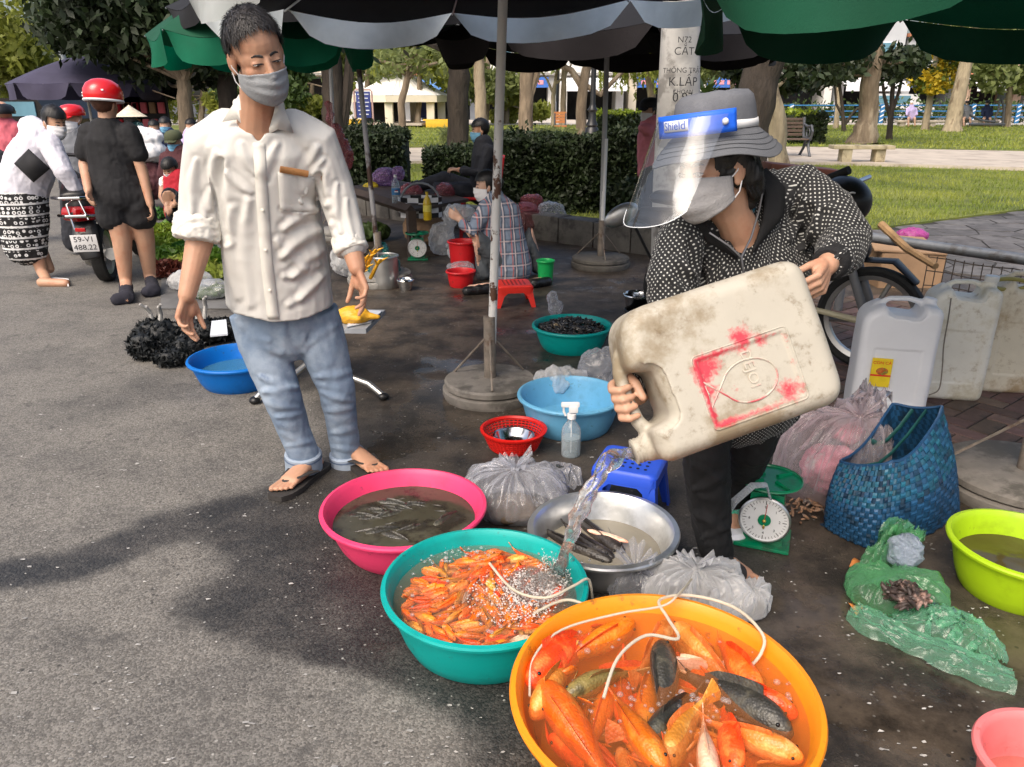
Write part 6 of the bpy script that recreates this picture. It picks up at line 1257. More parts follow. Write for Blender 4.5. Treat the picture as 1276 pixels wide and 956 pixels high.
FO = [('long orange fish along the left rim of the orange tub', F_OR, .30, (700, 815), (660, 852), 0), ('bright orange fish heading up beside the hose loop', F_OR, .27, (742, 800), (796, 772), 0), ('orange fish just below the far rim of orange tub', F_OR2, .22, (820, 800), (840, 768), .2), ('small gold orange fish swimming off to upper right', F_OR2, .28, (880, 800), (842, 762), -.2),
  ('bronze scaled fish left of the black fish', F_GOLD, .22, (745, 845), (720, 862), .6), ('black fish heading to the far rim at tub centre', F_DK, .27, (830, 850), (826, 805), .15), ('long black fish at right of the orange tub', F_DK, .30, (915, 868), (968, 905), -.2), ('small pale orange fish with open mouth above the black fish', F_PALE, .13, (862, 826), (832, 824), 0),
  ('large orange fish in the lower left of the orange tub', F_OR, .34, (720, 910), (690, 870), .1), ('plump orange fish at bottom centre with dark eye', F_OR, .26, (792, 905), (816, 940), .1), ('narrow amber fish with curled tail at centre bottom', F_OR2, .22, (850, 905), (838, 935), .6), ('orange fish under the black fish at right', F_OR, .24, (930, 858), (985, 884), .1), ('orange fish with round open mouth at lower right', F_OR2, .22, (945, 925), (975, 938), .1), ('pale pink fish at the near rim', F_PALE, .20, (880, 935), (884, 960), .1), ('red orange fish beside the pale pink fish', F_OR, .22, (908, 915), (915, 955), .0), ('dark bellied fish below tub centre', F_DK, .24, (838, 885), (822, 905), .2), ('orange fish half hidden near the upper right rim', F_OR, .24, (930, 810), (960, 850), .1), ('orange fish by the left wall under the hose', F_OR2, .24, (690, 850), (672, 880), .1)]
for i, (lab, mt_, L_, mid, hd, bend) in enumerate(FO):
 a = at_tub(mid[0], mid[1], zw - .012); h = at_tub(hd[0], hd[1], zw - .012); yaw = math.atan2(h.y - a.y, h.x - a.x); hf = L_ * .46; d2 = V3((cos(yaw), sin(yaw), 0))
 for e in (1, -1):
  p = a + d2 * hf * e; v = V3((p.x - oc.x, p.y - oc.y, 0)); lim = oR - .045
  if v.length > lim: a -= v.normalized() * (v.length - lim)
 big_fish(lab, mt_, L_, L_ * .122, L_ * .168, PROF_T, bend, (a.x, a.y, zw - L_ * .06 - .004 * (i % 4)), yaw, R(ru(-7, 3)), R(ru(-35, 35)), 'large fish in the orange tub')
for i in range(26):
 an, rr = ru(0, 2 * PI), oR * .72 * math.sqrt(random.random()); L_ = ru(.2, .27)
 big_fish('orange fish lying deeper under others in the orange tub', (F_OR, F_OR2, F_OR)[i % 3], L_, L_ * .11, L_ * .15, PROF_T, ru(-.3, .5), (oc.x + rr * cos(an) * .8, oc.y + rr * sin(an) * .8, zw - .06 - .015 * (i % 4)), ru(0, 6.3), 0, R(ru(-40, 40)), 'deeper fish in the orange tub')
def bubbles(label, c, n, rlo, rhi, z, region, mat=None):
 mb = MB(); k = 0
 while k < n:
  px, py = region(); p = G(px, py, z); 
  r = rlo + (rhi - rlo) * random.random() ** 2.5
  mb.lathe([(r, 0), (r * .92, r * .4), (r * .7, r * .72), (r * .38, r * .92), (0, r)], (p.x, p.y, z - r * .15), 8); k += 1
 return tag(mb.build('foam_bubbles', mat or BUB, None, (c.x, c.y, z), ang=None, fix=0), label, 'foam', kind='stuff')
BUB = film('bubble_film', (.9, .9, .9), .14, .03, .0, 10, .2)
def ellreg(cx, cy, rx, ry):
 def f():
  while True:
   x, y = ru(-1, 1), ru(-1, 1)
   if x * x + y * y < 1: return cx + x * rx, cy + y * ry
 return f
def multi(*rs): return lambda: random.choice(rs)()
bubbles('clear air bubbles among the large fish in the orange tub', oc, 170, .0018, .009, zw, multi(ellreg(800, 860, 40, 24), ellreg(735, 800, 40, 14), ellreg(850, 890, 40, 28), ellreg(905, 870, 60, 24), ellreg(720, 870, 45, 30), ellreg(960, 860, 30, 40), ellreg(820, 860, 150, 85)))
HOSE = M('pale_hose', (.62, .56, .44), .4, .08, 10, tl=.2)
def hose(label, pts, r=.004, mat=None, name='air_hose', cat='hose'):
 mb = MB(); q = []
 for i in range(len(pts) - 1):
  p0, p1, p2, p3 = pts[max(0, i - 1)], pts[i], pts[i + 1], pts[min(len(pts) - 1, i + 2)]
  for s in range(6): t = s / 6; q.append(.5 * ((2 * p1) + (p2 - p0) * t + (2 * p0 - 5 * p1 + 4 * p2 - p3) * t * t + (3 * p1 - p0 - 3 * p2 + p3) * t ** 3))
 q.append(pts[-1]); mb.tube(q, r, 8); return tag(mb.build(name, mat or HOSE), label, cat)
zr = .225
hose('thin cream air hose looped over the orange tub to its fish', [G(752, 870, zw + .01), G(770, 820, zw + .05), G(805, 792, zw + .06), G(845, 796, zw + .05), G(832, 770, zr), G(822, 748, zr + .01), G(860, 742, zr + .005), G(915, 757, zr), G(950, 790, zw + .05), G(948, 815, zw + .02), G(930, 835, zw - .01)])
hose('clear air hose crossing the far rim of the orange tub', [G(660, 868, zw), G(665, 820, zw + .03), G(700, 785, zw + .04), G(770, 765, zw + .05), G(826, 755, zr + .01), G(846, 740, zr + .02), G(862, 722, .18)], .003)
tT, tc_, tR, trr = tub('plastic_tub', 'round teal tub packed with small orange fish beside orange tub', T_TEAL, 604, 724, 257, .172, .76)
zt = .128; water('splashed clear water in the teal tub', CLEARW, tc_, trr(zt), zt, .005, seed=5)
def small_fish_mesh(L_, bend, mats, nm):
 b, t, d, pf, ey = fish_parts(L_, L_ * .108, L_ * .145, PROF_T, bend, n=10); m = MB()
 for part, mi in ((b, 0), (t, 0), (d, 0), (pf[0], 0), (pf[1], 0), (ey[0], 1), (ey[1], 1)): m.mi = mi; m.add(part.v, part.f)
 return m.mesh(nm, mats)
SF = [small_fish_mesh(.105, b_, [mm, F_EYE], 'small_fish') for b_, mm in ((.5, F_OR), (-.6, F_OR), (0, F_OR2), (.9, F_OR), (-.3, F_OR2), (.2, F_OR), (.3, F_PALE))]
k = 0; placed = []
for i in range(6000):
 if k >= 300: break
 lay = 0 if k < 130 else 1; a, rr = ru(0, 2 * PI), math.sqrt(random.random()) * (trr(zt) - .02); x, y = rr * cos(a), rr * sin(a)
 yaw = sin(x * 14 + 1) * 1.1 + cos(y * 11) * 1.2 + ru(-.45, .45) + (PI if random.random() < .4 else 0); e = V3((cos(yaw), sin(yaw))); sc_l = ru(.68, .95)
 for s in (.06, -.07):
  q = V3((x, y)) + e * s * sc_l; lim = trr(zt - .035) - .006
  if q.length > lim: x, y = V3((x, y)) - q.normalized() * (q.length - lim)
 if any(l == lay and ((x - u) * -sin(yw) + (y - v) * cos(yw)) ** 2 / .00018 + ((x - u) * cos(yw) + (y - v) * sin(yw)) ** 2 / .0022 < 1 for u, v, yw, l in placed): continue
 placed.append((x, y, yaw, lay))
 o = bpy.data.objects.new('small_fish', SF[6 if i % 61 == 7 else random.randrange(6)]); COL.objects.link(o)
 o.location = (tc_.x + x, tc_.y + y, zt - (.030 if lay == 0 else .010) + ru(-.003, .004)); o.rotation_euler = (R(ru(-65, 65)), R(ru(-9, 6)), yaw); o.scale = (sc_l,) * 3
 tag(o, 'small orange fish packed among others in the teal tub', 'fish', 'small orange fish in the teal tub'); k += 1
FOAM = M('white_foam', (.82, .78, .74), .35, .1, 20, alpha=.42)
bubbles('white splash foam where the poured water hits the teal tub', tc_, 2600, .0008, .0035, zt + .010, multi(ellreg(655, 740, 42, 32), ellreg(690, 715, 22, 30), ellreg(640, 745, 58, 36), ellreg(660, 735, 30, 20)), FOAM)
im = G(672, 732, zt); im.z = 0; CHURN = film('churned_water', (.86, .82, .78), .30, .12, .9, 60, .2); mb = MB(); A = []
for j in range(30):
 for i in range(64): a = 2 * PI * i / 64; A.append((im.x + .115 * j / 29 * cos(a) * 1.1, im.y + .115 * j / 29 * sin(a), j / 29))
A = np.array(A); fq = A[:, 2].copy(); A[:, 2] = zt - .004 + (.016 + .012 * fbm(A, 60, 3, 4)) * (1 - fq ** 2)
tag(link('churned_water', np_mesh('churned_water', A, np.array([(j * 64 + i, (j + 1) * 64 + i, (j + 1) * 64 + (i + 1) % 64, j * 64 + (i + 1) % 64) for j in range(29) for i in range(64)]), True, [CHURN])), 'white churned water under the falling stream', 'water', kind='stuff')
bubbles('clear bubbles among the small orange fish', tc_, 160, .002, .007, zt + .006, multi(ellreg(604, 735, 115, 55), ellreg(560, 690, 60, 10)))
hose('cream air hose bent over the right rim of the teal tub', [G(610, 702, zt + .02), G(640, 735, zt + .02), G(680, 745, zt + .05), G(715, 730, .19), G(733, 722, .19), G(738, 745, .12), G(741, 770, .03)])
hose('second cream air hose lying across the teal tub', [G(665, 765, zt), G(690, 752, .15), G(712, 748, .18), G(735, 760, .17), G(742, 790, .08)])
def stream():
 pts = [canpt(.272, .150, 0), P(768, 566, 1.675), P(748, 592, 1.665), P(730, 622, 1.66), P(716, 655, 1.655), P(704, 688, 1.65), G(697, 712, zt + .005)]
 q = []
 for i in range(len(pts) - 1):
  p0, p1, p2, p3 = pts[max(0, i - 1)], pts[i], pts[i + 1], pts[min(len(pts) - 1, i + 2)]
  for s in range(14): t = s / 14; q.append(.5 * ((2 * p1) + (p2 - p0) * t + (2 * p0 - 5 * p1 + 4 * p2 - p3) * t * t + (3 * p1 - p0 - 3 * p2 + p3) * t ** 3))
 q.append(pts[-1]); N = len(q); V = []; n = 24
 for i in range(N):
  t = (q[min(i + 1, N - 1)] - q[max(0, i - 1)]); a, b = frame(t, (1, 0, 0)); f = i / (N - 1); w_ = np.interp(f, [0, .1, .35, .7, 1], [.024, .022, .016, .012, .013])
  for k in range(n):
   an = 2 * PI * k / n; r_ = w_ * (1 + .32 * sin(2 * an + f * 13) + .22 * sin(3 * an - f * 22) + .14 * sin(5 * an + f * 31) + .22 * f * sin(f * 58 + an) ); V.append(q[i] + (a * cos(an) * 1.15 + b * sin(an) * .7) * r_)
 A = np.array([tuple(v) for v in V]); A += .0016 * np.stack([vnoise(A, 70, z) for z in (1, 2, 3)], 1)
 Fc = [(i * n + k, i * n + (k + 1) % n, (i + 1) * n + (k + 1) % n, (i + 1) * n + k) for i in range(N - 1) for k in range(n)]
 m = MB(); m.add([V3(v) for v in A], Fc + [tuple(range(n))[::-1], tuple((N - 1) * n + k for k in range(n))]); wm = M('falling_water', (.97, .98, 1), .05, 0, trans=.95, ior=1.2, bump=.4, bs=60)
 o = m.build('water_stream', wm, None, q[0], ang=None); o.modifiers.new('smooth', 'SUBSURF').render_levels = 1; tag(o, 'twisting stream of clear water pouring into the teal tub', 'water', kind='stuff')
 mb = MB()
 for _ in range(130): p = q[-1] + V3((random.gauss(0, .03), random.gauss(0, .03), abs(random.gauss(0, .035)))); mb.ell(p, ru(.0015, .004), None, 6, 4)
 tag(mb.build('splash_drops', wm, None), 'small water drops thrown up beside the stream', 'water', kind='stuff')
stream()
pT, pc, pR, prr = tub('plastic_tub', 'hot pink tub with murky water and dark fish', T_PINK, 503, 629, 206, .150, .72); zp = .095
water('murky greenish brown water in the hot pink tub', MURKY, pc, prr(zp), zp, .004, seed=8)
CF = small_fish_mesh(.17, .5, [F_DK, F_EYE], 'dark_fish')
for i in range(22):
 a, rr = ru(0, 2 * PI), math.sqrt(random.random()) * (prr(zp) - .09); o = bpy.data.objects.new('dark_fish', CF); COL.objects.link(o); o.location = (pc.x + rr * cos(a), pc.y + rr * sin(a), zp - ru(.015, .024)); o.rotation_euler = (0, 0, random.gauss(.3, .5) + (PI if i % 2 else 0)); o.scale = (ru(.7, 1.1),) * 3
 tag(o, 'dark fish back breaking the murky water of the pink tub', 'fish', 'dark fish in the pink tub')
aT, ac, aR_, arr = tub('metal_basin', 'dented aluminium basin holding long black fish beside teal tub', ALU, 752, 656, 190, .14, .68, .02, 'basin'); za = .055
water('shallow cloudy water in the aluminium basin', MILKW, ac, arr(za), za, .003, seed=4)
for lab, mid, hd, L_, m_ in (('long black fish with white belly on top in the metal basin', (735, 662), (775, 688), .34, F_SNK), ('black fish lying against the left of the metal basin', (712, 682), (745, 694), .30, F_SNK), ('black fish tail up behind the water stream', (728, 676), (765, 696), .26, F_SNK)):
 a, h = G(mid[0], mid[1], za), G(hd[0], hd[1], za); big_fish(lab, m_, L_, L_ * .075, L_ * .075, PROF_S, .35, (a.x, a.y, za + .004), math.atan2(h.y - a.y, h.x - a.x), 0, R(25), 'black fish in the metal basin')
mb = MB(); mb.ell(G(757, 668, za + .02) + V3((0, 0, .0)), (.075, .012, .010), Matrix.Rotation(math.atan2(-.6, 1), 3, 'Z')); tag(mb.build('white_fish_belly', F_PALE), 'white belly strip of the snake like fish in the basin', 'fish')
lT, lc, lR, lrr = tub('plastic_tub', 'faded light blue tub with plastic bags right of the umbrella base', T_LB, 711, 490, 134, .165, .74)
sT, sc_, sR, srr = tub('plastic_tub', 'teal tub heaped with black snails behind light blue tub', T_TEAL, 713, 404, 101, .15, .72)
bT, bc, bR, brr = tub('plastic_tub', 'bright blue tub with water left of the jeans', T_BLUE, 296, 444, 121, .15, .72); water('clear water standing in the bright blue tub', watermat('blue_tub_water', (.06, .22, .36), .45, .15, 10), bc, brr(.07), .07, .002)
gT, gc, gR, grr = tub('plastic_tub', 'lime green tub of brown water at the right edge', T_LIME, 1276, 676, 172, .165, .72); water('brown water in the lime green tub', OLIVEW, gc, grr(.09), .09, .002)
kT, kc, kR, krr = tub('plastic_tub', 'coral pink tub corner at bottom right', T_PINK2, 1312, 945, 176, .17, .76); water('water in the coral pink tub', CLEARW, kc, krr(.06), .06, .002)
def heap(label, c, r, z0, z1, n, mat, size, name='snail_heap', cat='snails'):
 mb = MB()
 for _ in range(n):
  a, q = ru(0, 2 * PI), math.sqrt(random.random()); x, y = r * q * cos(a), r * q * sin(a); z = z0 + (z1 - z0) * (1 - q * q) + ru(0, size); s = size * ru(.6, 1.3)
  mb.ell((c.x + x, c.y + y, z), (s * 1.5, s * .55, s * .5), Matrix.Rotation(ru(0, 6), 3, 'Z') @ Matrix.Rotation(ru(-.8, .8), 3, 'Y'), 7, 5)
 return tag(mb.build(name, mat, None, (c.x, c.y, z0)), label, cat, kind='stuff')
heap('heap of wet black snails in the teal tub', sc_, srr(.1) - .015, .105, .155, 420, M('wet_black', (.02, .02, .02), .2, .5, 30, spec=.7, col2=(.07, .06, .05), c2s=20), .018)
heap('scraps of pale shell beside the snails in the teal tub', sc_ + V3((-.09, -.03, 0)), .05, .12, .145, 40, M('shell_scrap', (.4, .3, .18), .6, .4, 30), .014, 'shell_scraps', 'shells')
def colander():
 c = G(640, 535, .09); Rr = 79 * mpp(c) / 2; c.z = 0; h = .095; rm = plast('red_plastic', (.62, .012, .008)); root = thing('colander', 'red plastic colander with round holes holding a metal bowl', 'colander', tuple(c)); mb = MB(); nb = 44; rws = 7
 r = lambda z: Rr * (.70 + .30 * (z / h) ** .8)
 mb.lathe([(Rr - .004, h - .012), (Rr + .006, h - .008), (Rr + .008, h), (Rr - .004, h + .003), (Rr - .010, h - .006)], c, 56, close=True); mb.build('rim', rm, root)
 mb = MB()
 for i in range(nb): a = 2 * PI * i / nb; mb.tube([c + V3((r(z) * cos(a), r(z) * sin(a), z)) for z in np.linspace(.012, h - .008, 6)], .0028, 5)
 for j in range(rws): z = .016 + (h - .03) * j / (rws - 1); mb.tube([c + V3((r(z) * cos(t), r(z) * sin(t), z)) for t in np.linspace(0, 2 * PI, 56)], .0032, 5)
 tag(mb.build('holed_wall', rm, root), kind='stuff'); mb = MB(); mb.lathe([(0, .002), (r(0) * .98, .002), (r(0), .014), (r(0) - .004, .014), (r(0) - .01, .007), (0, .007)], c, 40); mb.build('base', rm, root)
 c2 = c + V3((0, 0, .012)); R2 = Rr * .62; mb = MB(); mb.lathe([(0, .0), (R2 * .6, .0), (R2 * .85, .02), (R2, .048), (R2 + .006, .052), (R2 - .002, .05), (R2 * .8, .02), (R2 * .55, .006), (0, .006)], c2, 40); tag(mb.build('metal_bowl', M('bright_steel', (.7, .7, .7), .18, .05, 5, metal=1), None, c2), 'shiny metal bowl sitting inside the red colander', 'bowl')
colander()
def stool(name_mat, label, cx, cy, w_px, h, yaw, top=.27, group='plastic stools'):
 c = G(cx, cy, h); k = 1.0; s = w_px * mpp(c) / 2; c.z = 0; root = thing('plastic_stool', label, 'stool', (0, 0, 0), group); m = name_mat; e = s * 1.12
 mb = MB(); n = 6; rp = rpoly([(-s, -s * .92, .03), (s, -s * .92, .03), (s, s * .92, .03), (-s, s * .92, .03)]); V = []
 for sc, z in ((1.06, h - .045), (1.05, h - .012), (1.0, h - .003), (.96, h)): V.append([(p.x * sc, p.y * sc, z) for p in rp])
 N = len(rp); mb.add([v for r_ in V for v in r_], [(j * N + i, j * N + (i + 1) % N, (j + 1) * N + (i + 1) % N, (j + 1) * N + i) for j in range(3) for i in range(N)] + [tuple(3 * N + i for i in range(N))]); mb.build('seat', m, root, ang=30)
 mb = MB(); 
 for i in range(6):
  for j in range(5):
   mb2 = MB(); x, y = (-.6 + 1.2 * i / 5) * s, (-.55 + 1.1 * j / 4) * s; mb.lathe([(0, 0), (s * .055, 0), (s * .055, .0012), (0, .0012)], (x, y, h + .0005), 8)
 tag(mb.build('seat_hole', M(m.name + '_hole', (.01, .012, .02), .8, .05), root), kind='stuff')
 for sx in (-1, 1):
  for sy in (-1, 1):
   mb = MB(); a, b = V3((sx * s * .98, sy * s * .90, h - .03)), V3((sx * e * 1.05, sy * e * .98, 0)); wd = s * .30
   def L(p, f): return [p, p - V3((sx * wd * f, 0, 0)), p - V3((sx * wd * f, sy * .008, 0)), p - V3((sx * .008, sy * .008, 0)), p - V3((sx * .008, sy * wd * f, 0)), p - V3((0, sy * wd * f, 0))]
   A_, B_ = L(a, 1.5), L(b, .85); mb.add(A_ + B_, [(i, (i + 1) % 6, 6 + (i + 1) % 6, 6 + i) for i in range(6)] + [tuple(range(6))[::-1], tuple(range(6, 12))]); mb.build('leg', m, root, ang=30)
 for sx, sy in ((1, 0), (-1, 0), (0, 1), (0, -1)):
  mb = MB(); L_ = s * 1.0
  c0 = V3((sx * s * 1.02, sy * s * .96, h - .035)); t = V3((-sy, sx, 0)); pts = [c0 + t * L_ * .95 + V3((0, 0, .02)), c0 - t * L_ * .95 + V3((0, 0, .02)), c0 - t * L_ * .78 - V3((0, 0, .055)), c0 - t * L_ * .45 - V3((0, 0, .020)), c0 + t * L_ * .45 - V3((0, 0, .020)), c0 + t * L_ * .78 - V3((0, 0, .055))]; mb.prism(pts, V3((-sx, -sy, 0)) * .006); mb.build('apron', m, root, smooth=0)
 root.location = c; root.rotation_euler = (0, 0, yaw); return root
stool(plast('royal_blue_plastic', (.03, .10, .68)), 'royal blue plastic stool behind the water stream', 786, 573, 78, .21, R(-22))
stool(plast('red_stool_plastic', (.85, .035, .02)), 'small red plastic stool under the woman in plaid', 640, 352, 42, .16, R(8))
def bag(label, pts, mat, amp=.03, fs=9, seed=0, vox=.011, name='plastic_bag', cat='bag', it=2, group=None, tuft=None):
 """pts: list of (px,py,height,rx,ry,rz) blobs resting on the ground; crumpled surface"""
 mb = MB(); cs = []
 for x, y, z, rx, ry, rz in pts: c = G(x, y, 0); c.z = z; mb.ell(c, (rx, ry, rz), None, 18, 12); cs.append(c)
 if tuft:
  for t in tuft: mb.tube([t[0], t[0].lerp(t[1], .5) + V3((.01, 0, .0)), t[1]], [t[2], t[2] * .5, t[2] * 1.2], 10, round_=True)
 def d(A, Nn):
  w_ = np.stack([vnoise(A, fs * .8, seed + 3), vnoise(A, fs * .8, seed + 4), vnoise(A, fs * .8, seed + 5)], 1) * .06
  r = 1 - np.abs(vnoise(A + w_, fs, seed)) * 2; r2 = 1 - np.abs(vnoise(A + w_ * .5, fs * 2.6, seed + 9)) * 2; r3 = np.abs(vnoise(A * np.array([1, 1, .5]), fs * 5, seed + 2)); return amp * (.5 * r + .45 * r2 - .35 * r3) * np.clip((A[:, 2]) / .03, 0, 1)
 o = fuse(mb, name, mat, None, cs[0] * V3((1, 1, 0)) if False else V3((cs[0].x, cs[0].y, 0)), voxel=vox, it=it, disp=d)
 me = o.data
 a = np.empty(len(me.vertices) * 3, np.float32); me.vertices.foreach_get('co', a); a[2::3] = np.maximum(a[2::3], .003); me.vertices.foreach_set('co', a); me.update(); return tag(o, label, cat, group)
def dome(label, x, y, rx, ry, h, mat, seed=0, kn=(0, 0), amp=.16, name='plastic_bag', lumps=.12, knot=True):
 """thin bag pulled together at the top: radial pleats run from the knot to the ground"""
 c = G(x, y); n, m_ = 170, 34; T, Fq = np.meshgrid(np.linspace(0, 2 * PI, n, endpoint=False), np.linspace(0, 1, m_)); T, Fq = T.ravel(), Fq.ravel(); cs = np.stack([np.cos(T), np.sin(T), Fq * .5], 1)
 rid = 1 - 2 * np.abs(vnoise(cs * np.array([1, 1, .5]) + .25 * vnoise(cs, 3, seed)[:, None], 4.2, seed)); rid2 = 1 - 2 * np.abs(vnoise(cs * np.array([1, 1, .7]), 9, seed + 3)); lp = vnoise(cs, 1.8, seed + 7)
 prof = np.sin(np.clip(Fq * 1.12, 0, 1) * PI / 2) ** .8 * np.where(Fq > .9, 1 - (Fq - .9) * 1.6, 1); k_ = (.25 + Fq) * (1 - .5 * Fq ** 6); rr = prof * (1 + lumps * lp) + amp * (.5 * rid + .3 * rid2) * k_ * .8
 z = h * (1 - Fq ** 1.9) * (1 + .25 * lp * Fq) + h * .16 * rid * np.sin(PI * Fq) + h * .10 * rid2 * np.sin(PI * Fq); sh = (1 - Fq) ** 1.5
 V = np.stack([c.x + rx * rr * np.cos(T) + kn[0] * sh, c.y + ry * rr * np.sin(T) + kn[1] * sh, np.maximum(.003, z)], 1)
 Fc = np.array([(j * n + i, (j + 1) * n + i, (j + 1) * n + (i + 1) % n, j * n + (i + 1) % n) for j in range(m_ - 1) for i in range(n)]); o = link(name, np_mesh(name, V, Fc, True, [mat]), None, (c.x, c.y, 0)); tag(o, label, 'bag')
 if knot:
  mb = MB(); p = c + V3((kn[0], kn[1], h)); r_ = random.Random(seed); mb.ell(p, (.018, .018, .016))
  for a in range(5): an = a * 1.3 + r_.random(); d = V3((cos(an) * .05, sin(an) * .04, r_.uniform(.02, .07))); sd = V3((-sin(an), cos(an), .3)) * .028; mb.grid(lambda i, j, p=p, d=d, sd=sd: p + d * i * 1.2 + sd * (j - .5) * (.3 + 1.6 * i) + V3((0, 0, .012 * sin(j * 11))), 6, 8)
  mb.build('knot', mat, o, fix=0, ang=None)
 return o
def ribbon_bag(label, path, mat, seed=0, name='plastic_bag'):
 """flat thin bag lying as a twisted, pleated sheet; path: (px,py,half width m,height m)"""
 P_ = [(G(x, y), w_, h) for x, y, w_, h in path]; N, K = 90, 26; V = []; ts = np.linspace(0, len(P_) - 1.001, N)
 for t in ts:
  i = int(t); f = t - i; f = f * f * (3 - 2 * f); c = P_[i][0].lerp(P_[i + 1][0], t - i); w_ = P_[i][1] * (1 - f) + P_[i + 1][1] * f; h = P_[i][2] * (1 - f) + P_[i + 1][2] * f; d = (P_[i + 1][0] - P_[i][0]).normalized(); s = V3((-d.y, d.x, 0))
  for k in range(K): u = k / (K - 1) * 2 - 1; V.append((*(c + s * u * w_)[:2], t * .9, u, h))
 V = np.array(V); q = np.stack([V[:, 2], V[:, 3] * 1.4, V[:, 0] * 0], 1); rid = 1 - 2 * np.abs(vnoise(q * np.array([.8, 2.2, 1]) + .3 * vnoise(q, 1.6, seed + 1)[:, None], 1.7, seed)); rid2 = 1 - 2 * np.abs(vnoise(q * np.array([1, 1.6, 1]), 4.5, seed + 2)); z = V[:, 4] * ((1 - V[:, 3] ** 2) ** .5 * .55 + .45 + .5 * rid * (1 - V[:, 3] ** 4) + .25 * rid2); off = .35 * V[:, 4] * vnoise(q, 3.2, seed + 5)
 A = np.stack([V[:, 0] + off, V[:, 1] + .5 * off, np.maximum(.004, z * (1 - np.abs(V[:, 3]) ** 8))], 1); Fc = np.array([(i * K + k, (i + 1) * K + k, (i + 1) * K + k + 1, i * K + k + 1) for i in range(N - 1) for k in range(K - 1)]); return tag(link(name, np_mesh(name, A, Fc, True, [mat])), label, 'bag')
MINT = film('mint_bag', (.36, .84, .56), .34, .18, .35, 10); W_BAG = film('clear_bag', (.86, .88, .95), .27, .20, .38, 11); W2_BAG = film('white_bag', (.95, .95, .95), .56, .22, .38, 11); PK_BAG = film('pinkish_bag', (.92, .80, .82), .36, .24, .38, 10); G_BAG = film('green_bag', (.26, .74, .36), .30, .18, .42, 12); R_BAG = film('red_bag', (.50, .10, .12), .45, .15, .6, 24); T_BAG = film('teal_bag', (.02, .30, .28), .65, .2, .5, 20); GREYIN = M('bag_fill_dark', (.05, .048, .045), .7, .4, 18); V_BAG = film('violet_bag', (.42, .22, .50), .5, .15, .6, 24)
dome('knotted clear plastic bag between the pink tub and basin', 642, 634, .19, .15, .155, W_BAG, 1, (.0, .02)); ribbon_bag('loose clear bag tail beside the aluminium basin', [(672, 612, .03, .03), (690, 600, .05, .05), (712, 602, .04, .05), (722, 612, .02, .02)], W_BAG, 3)
bag('brown stuff seen inside the knotted clear bag', [(640, 645, .035, .12, .08, .03)], M('brown_fill', (.10, .07, .045), .8, .3, 12), .02, 14, 4, .012, 'bag_contents', 'contents')
dome('crumpled white plastic bag behind the orange tub', 872, 752, .17, .11, .125, W2_BAG, 7, (-.02, 0)); dome('second fold of white plastic bag at the foot of the woman', 920, 758, .09, .08, .085, W2_BAG, 8, (.03, -.02), knot=False)
dome('small tied white bag left of the crumpled white bag', 790, 742, .085, .06, .09, W_BAG, 9)
dome('pink tinted rubbish bag behind the blue woven bag', 1030, 612, .20, .17, .30, PK_BAG, 12, (.10, .03)); ribbon_bag('open neck of the pink tinted rubbish bag', [(1040, 590, .06, .2), (1062, 575, .07, .22), (1090, 566, .05, .19)], PK_BAG, 6)
bag('pink contents showing through the rubbish bag', [(1030, 612, .09, .10, .08, .09), (1045, 595, .2, .05, .05, .05)], M('pink_fill', (.55, .22, .28), .7, .4, 14, col2=(.5, .5, .48), c2s=9), .03, 12, 4, .012, 'bag_contents', 'contents')
heap('litter of fish scraps at the foot of the pink tinted bag', G(1006, 642), .10, .004, .03, 60, M('scrap_mix', (.30, .17, .10), .6, .5, 25, col2=(.12, .12, .12), c2s=22), .011, 'scraps', 'scraps')
bag('clear plastic bag propped in the light blue tub', [(742, 500, .17, .09, .06, .10), (755, 500, .22, .05, .04, .06)], W_BAG, .02, 12, 15, .008); bag('crumpled white bag lying in the light blue tub', [(690, 505, .13, .085, .06, .06), (712, 500, .13, .06, .05, .05)], W2_BAG, .03, 13, 16, .008)
bag('tall clear bag standing in the teal snail tub', [(692, 412, .16, .04, .035, .05), (688, 412, .21, .03, .03, .05)], W_BAG, .018, 12, 18, .008)
dome('open green bag of dark scraps beside the lime tub', 1116, 750, .145, .11, .085, G_BAG, 21, (0, .02), knot=False); ribbon_bag('upright green bag neck behind the tissue bundle', [(1074, 735, .04, .05), (1090, 718, .04, .09), (1108, 706, .045, .11), (1140, 712, .03, .09)], G_BAG, 5)
bag('pale blue tissue bundle stuffed in the open green bag', [(1120, 725, .115, .05, .04, .045)], film('pale_tissue', (.62, .70, .86), .8, .3, .6, 30), .02, 16, 22, .007, 'tissue_bundle', 'tissue')
heap('dark food scraps spilling in the open green bag', G(1128, 742, .08), .06, .072, .095, 110, M('dark_scraps', (.05, .035, .03), .5, .6, 30, col2=(.35, .22, .18), c2s=22), .013, 'food_scraps', 'scraps')
ribbon_bag('empty green plastic bag flung flat on the wet ground', [(1064, 768, .04, .030), (1090, 784, .055, .03), (1130, 800, .05, .022), (1180, 822, .055, .028), (1225, 842, .06, .026), (1262, 852, .05, .02)], MINT, 24); ribbon_bag('upper fold of green plastic bag under the scraps bag', [(1110, 778, .03, .02), (1150, 780, .055, .045), (1195, 792, .07, .05), (1228, 812, .055, .035), (1240, 832, .03, .02)], MINT, 31)
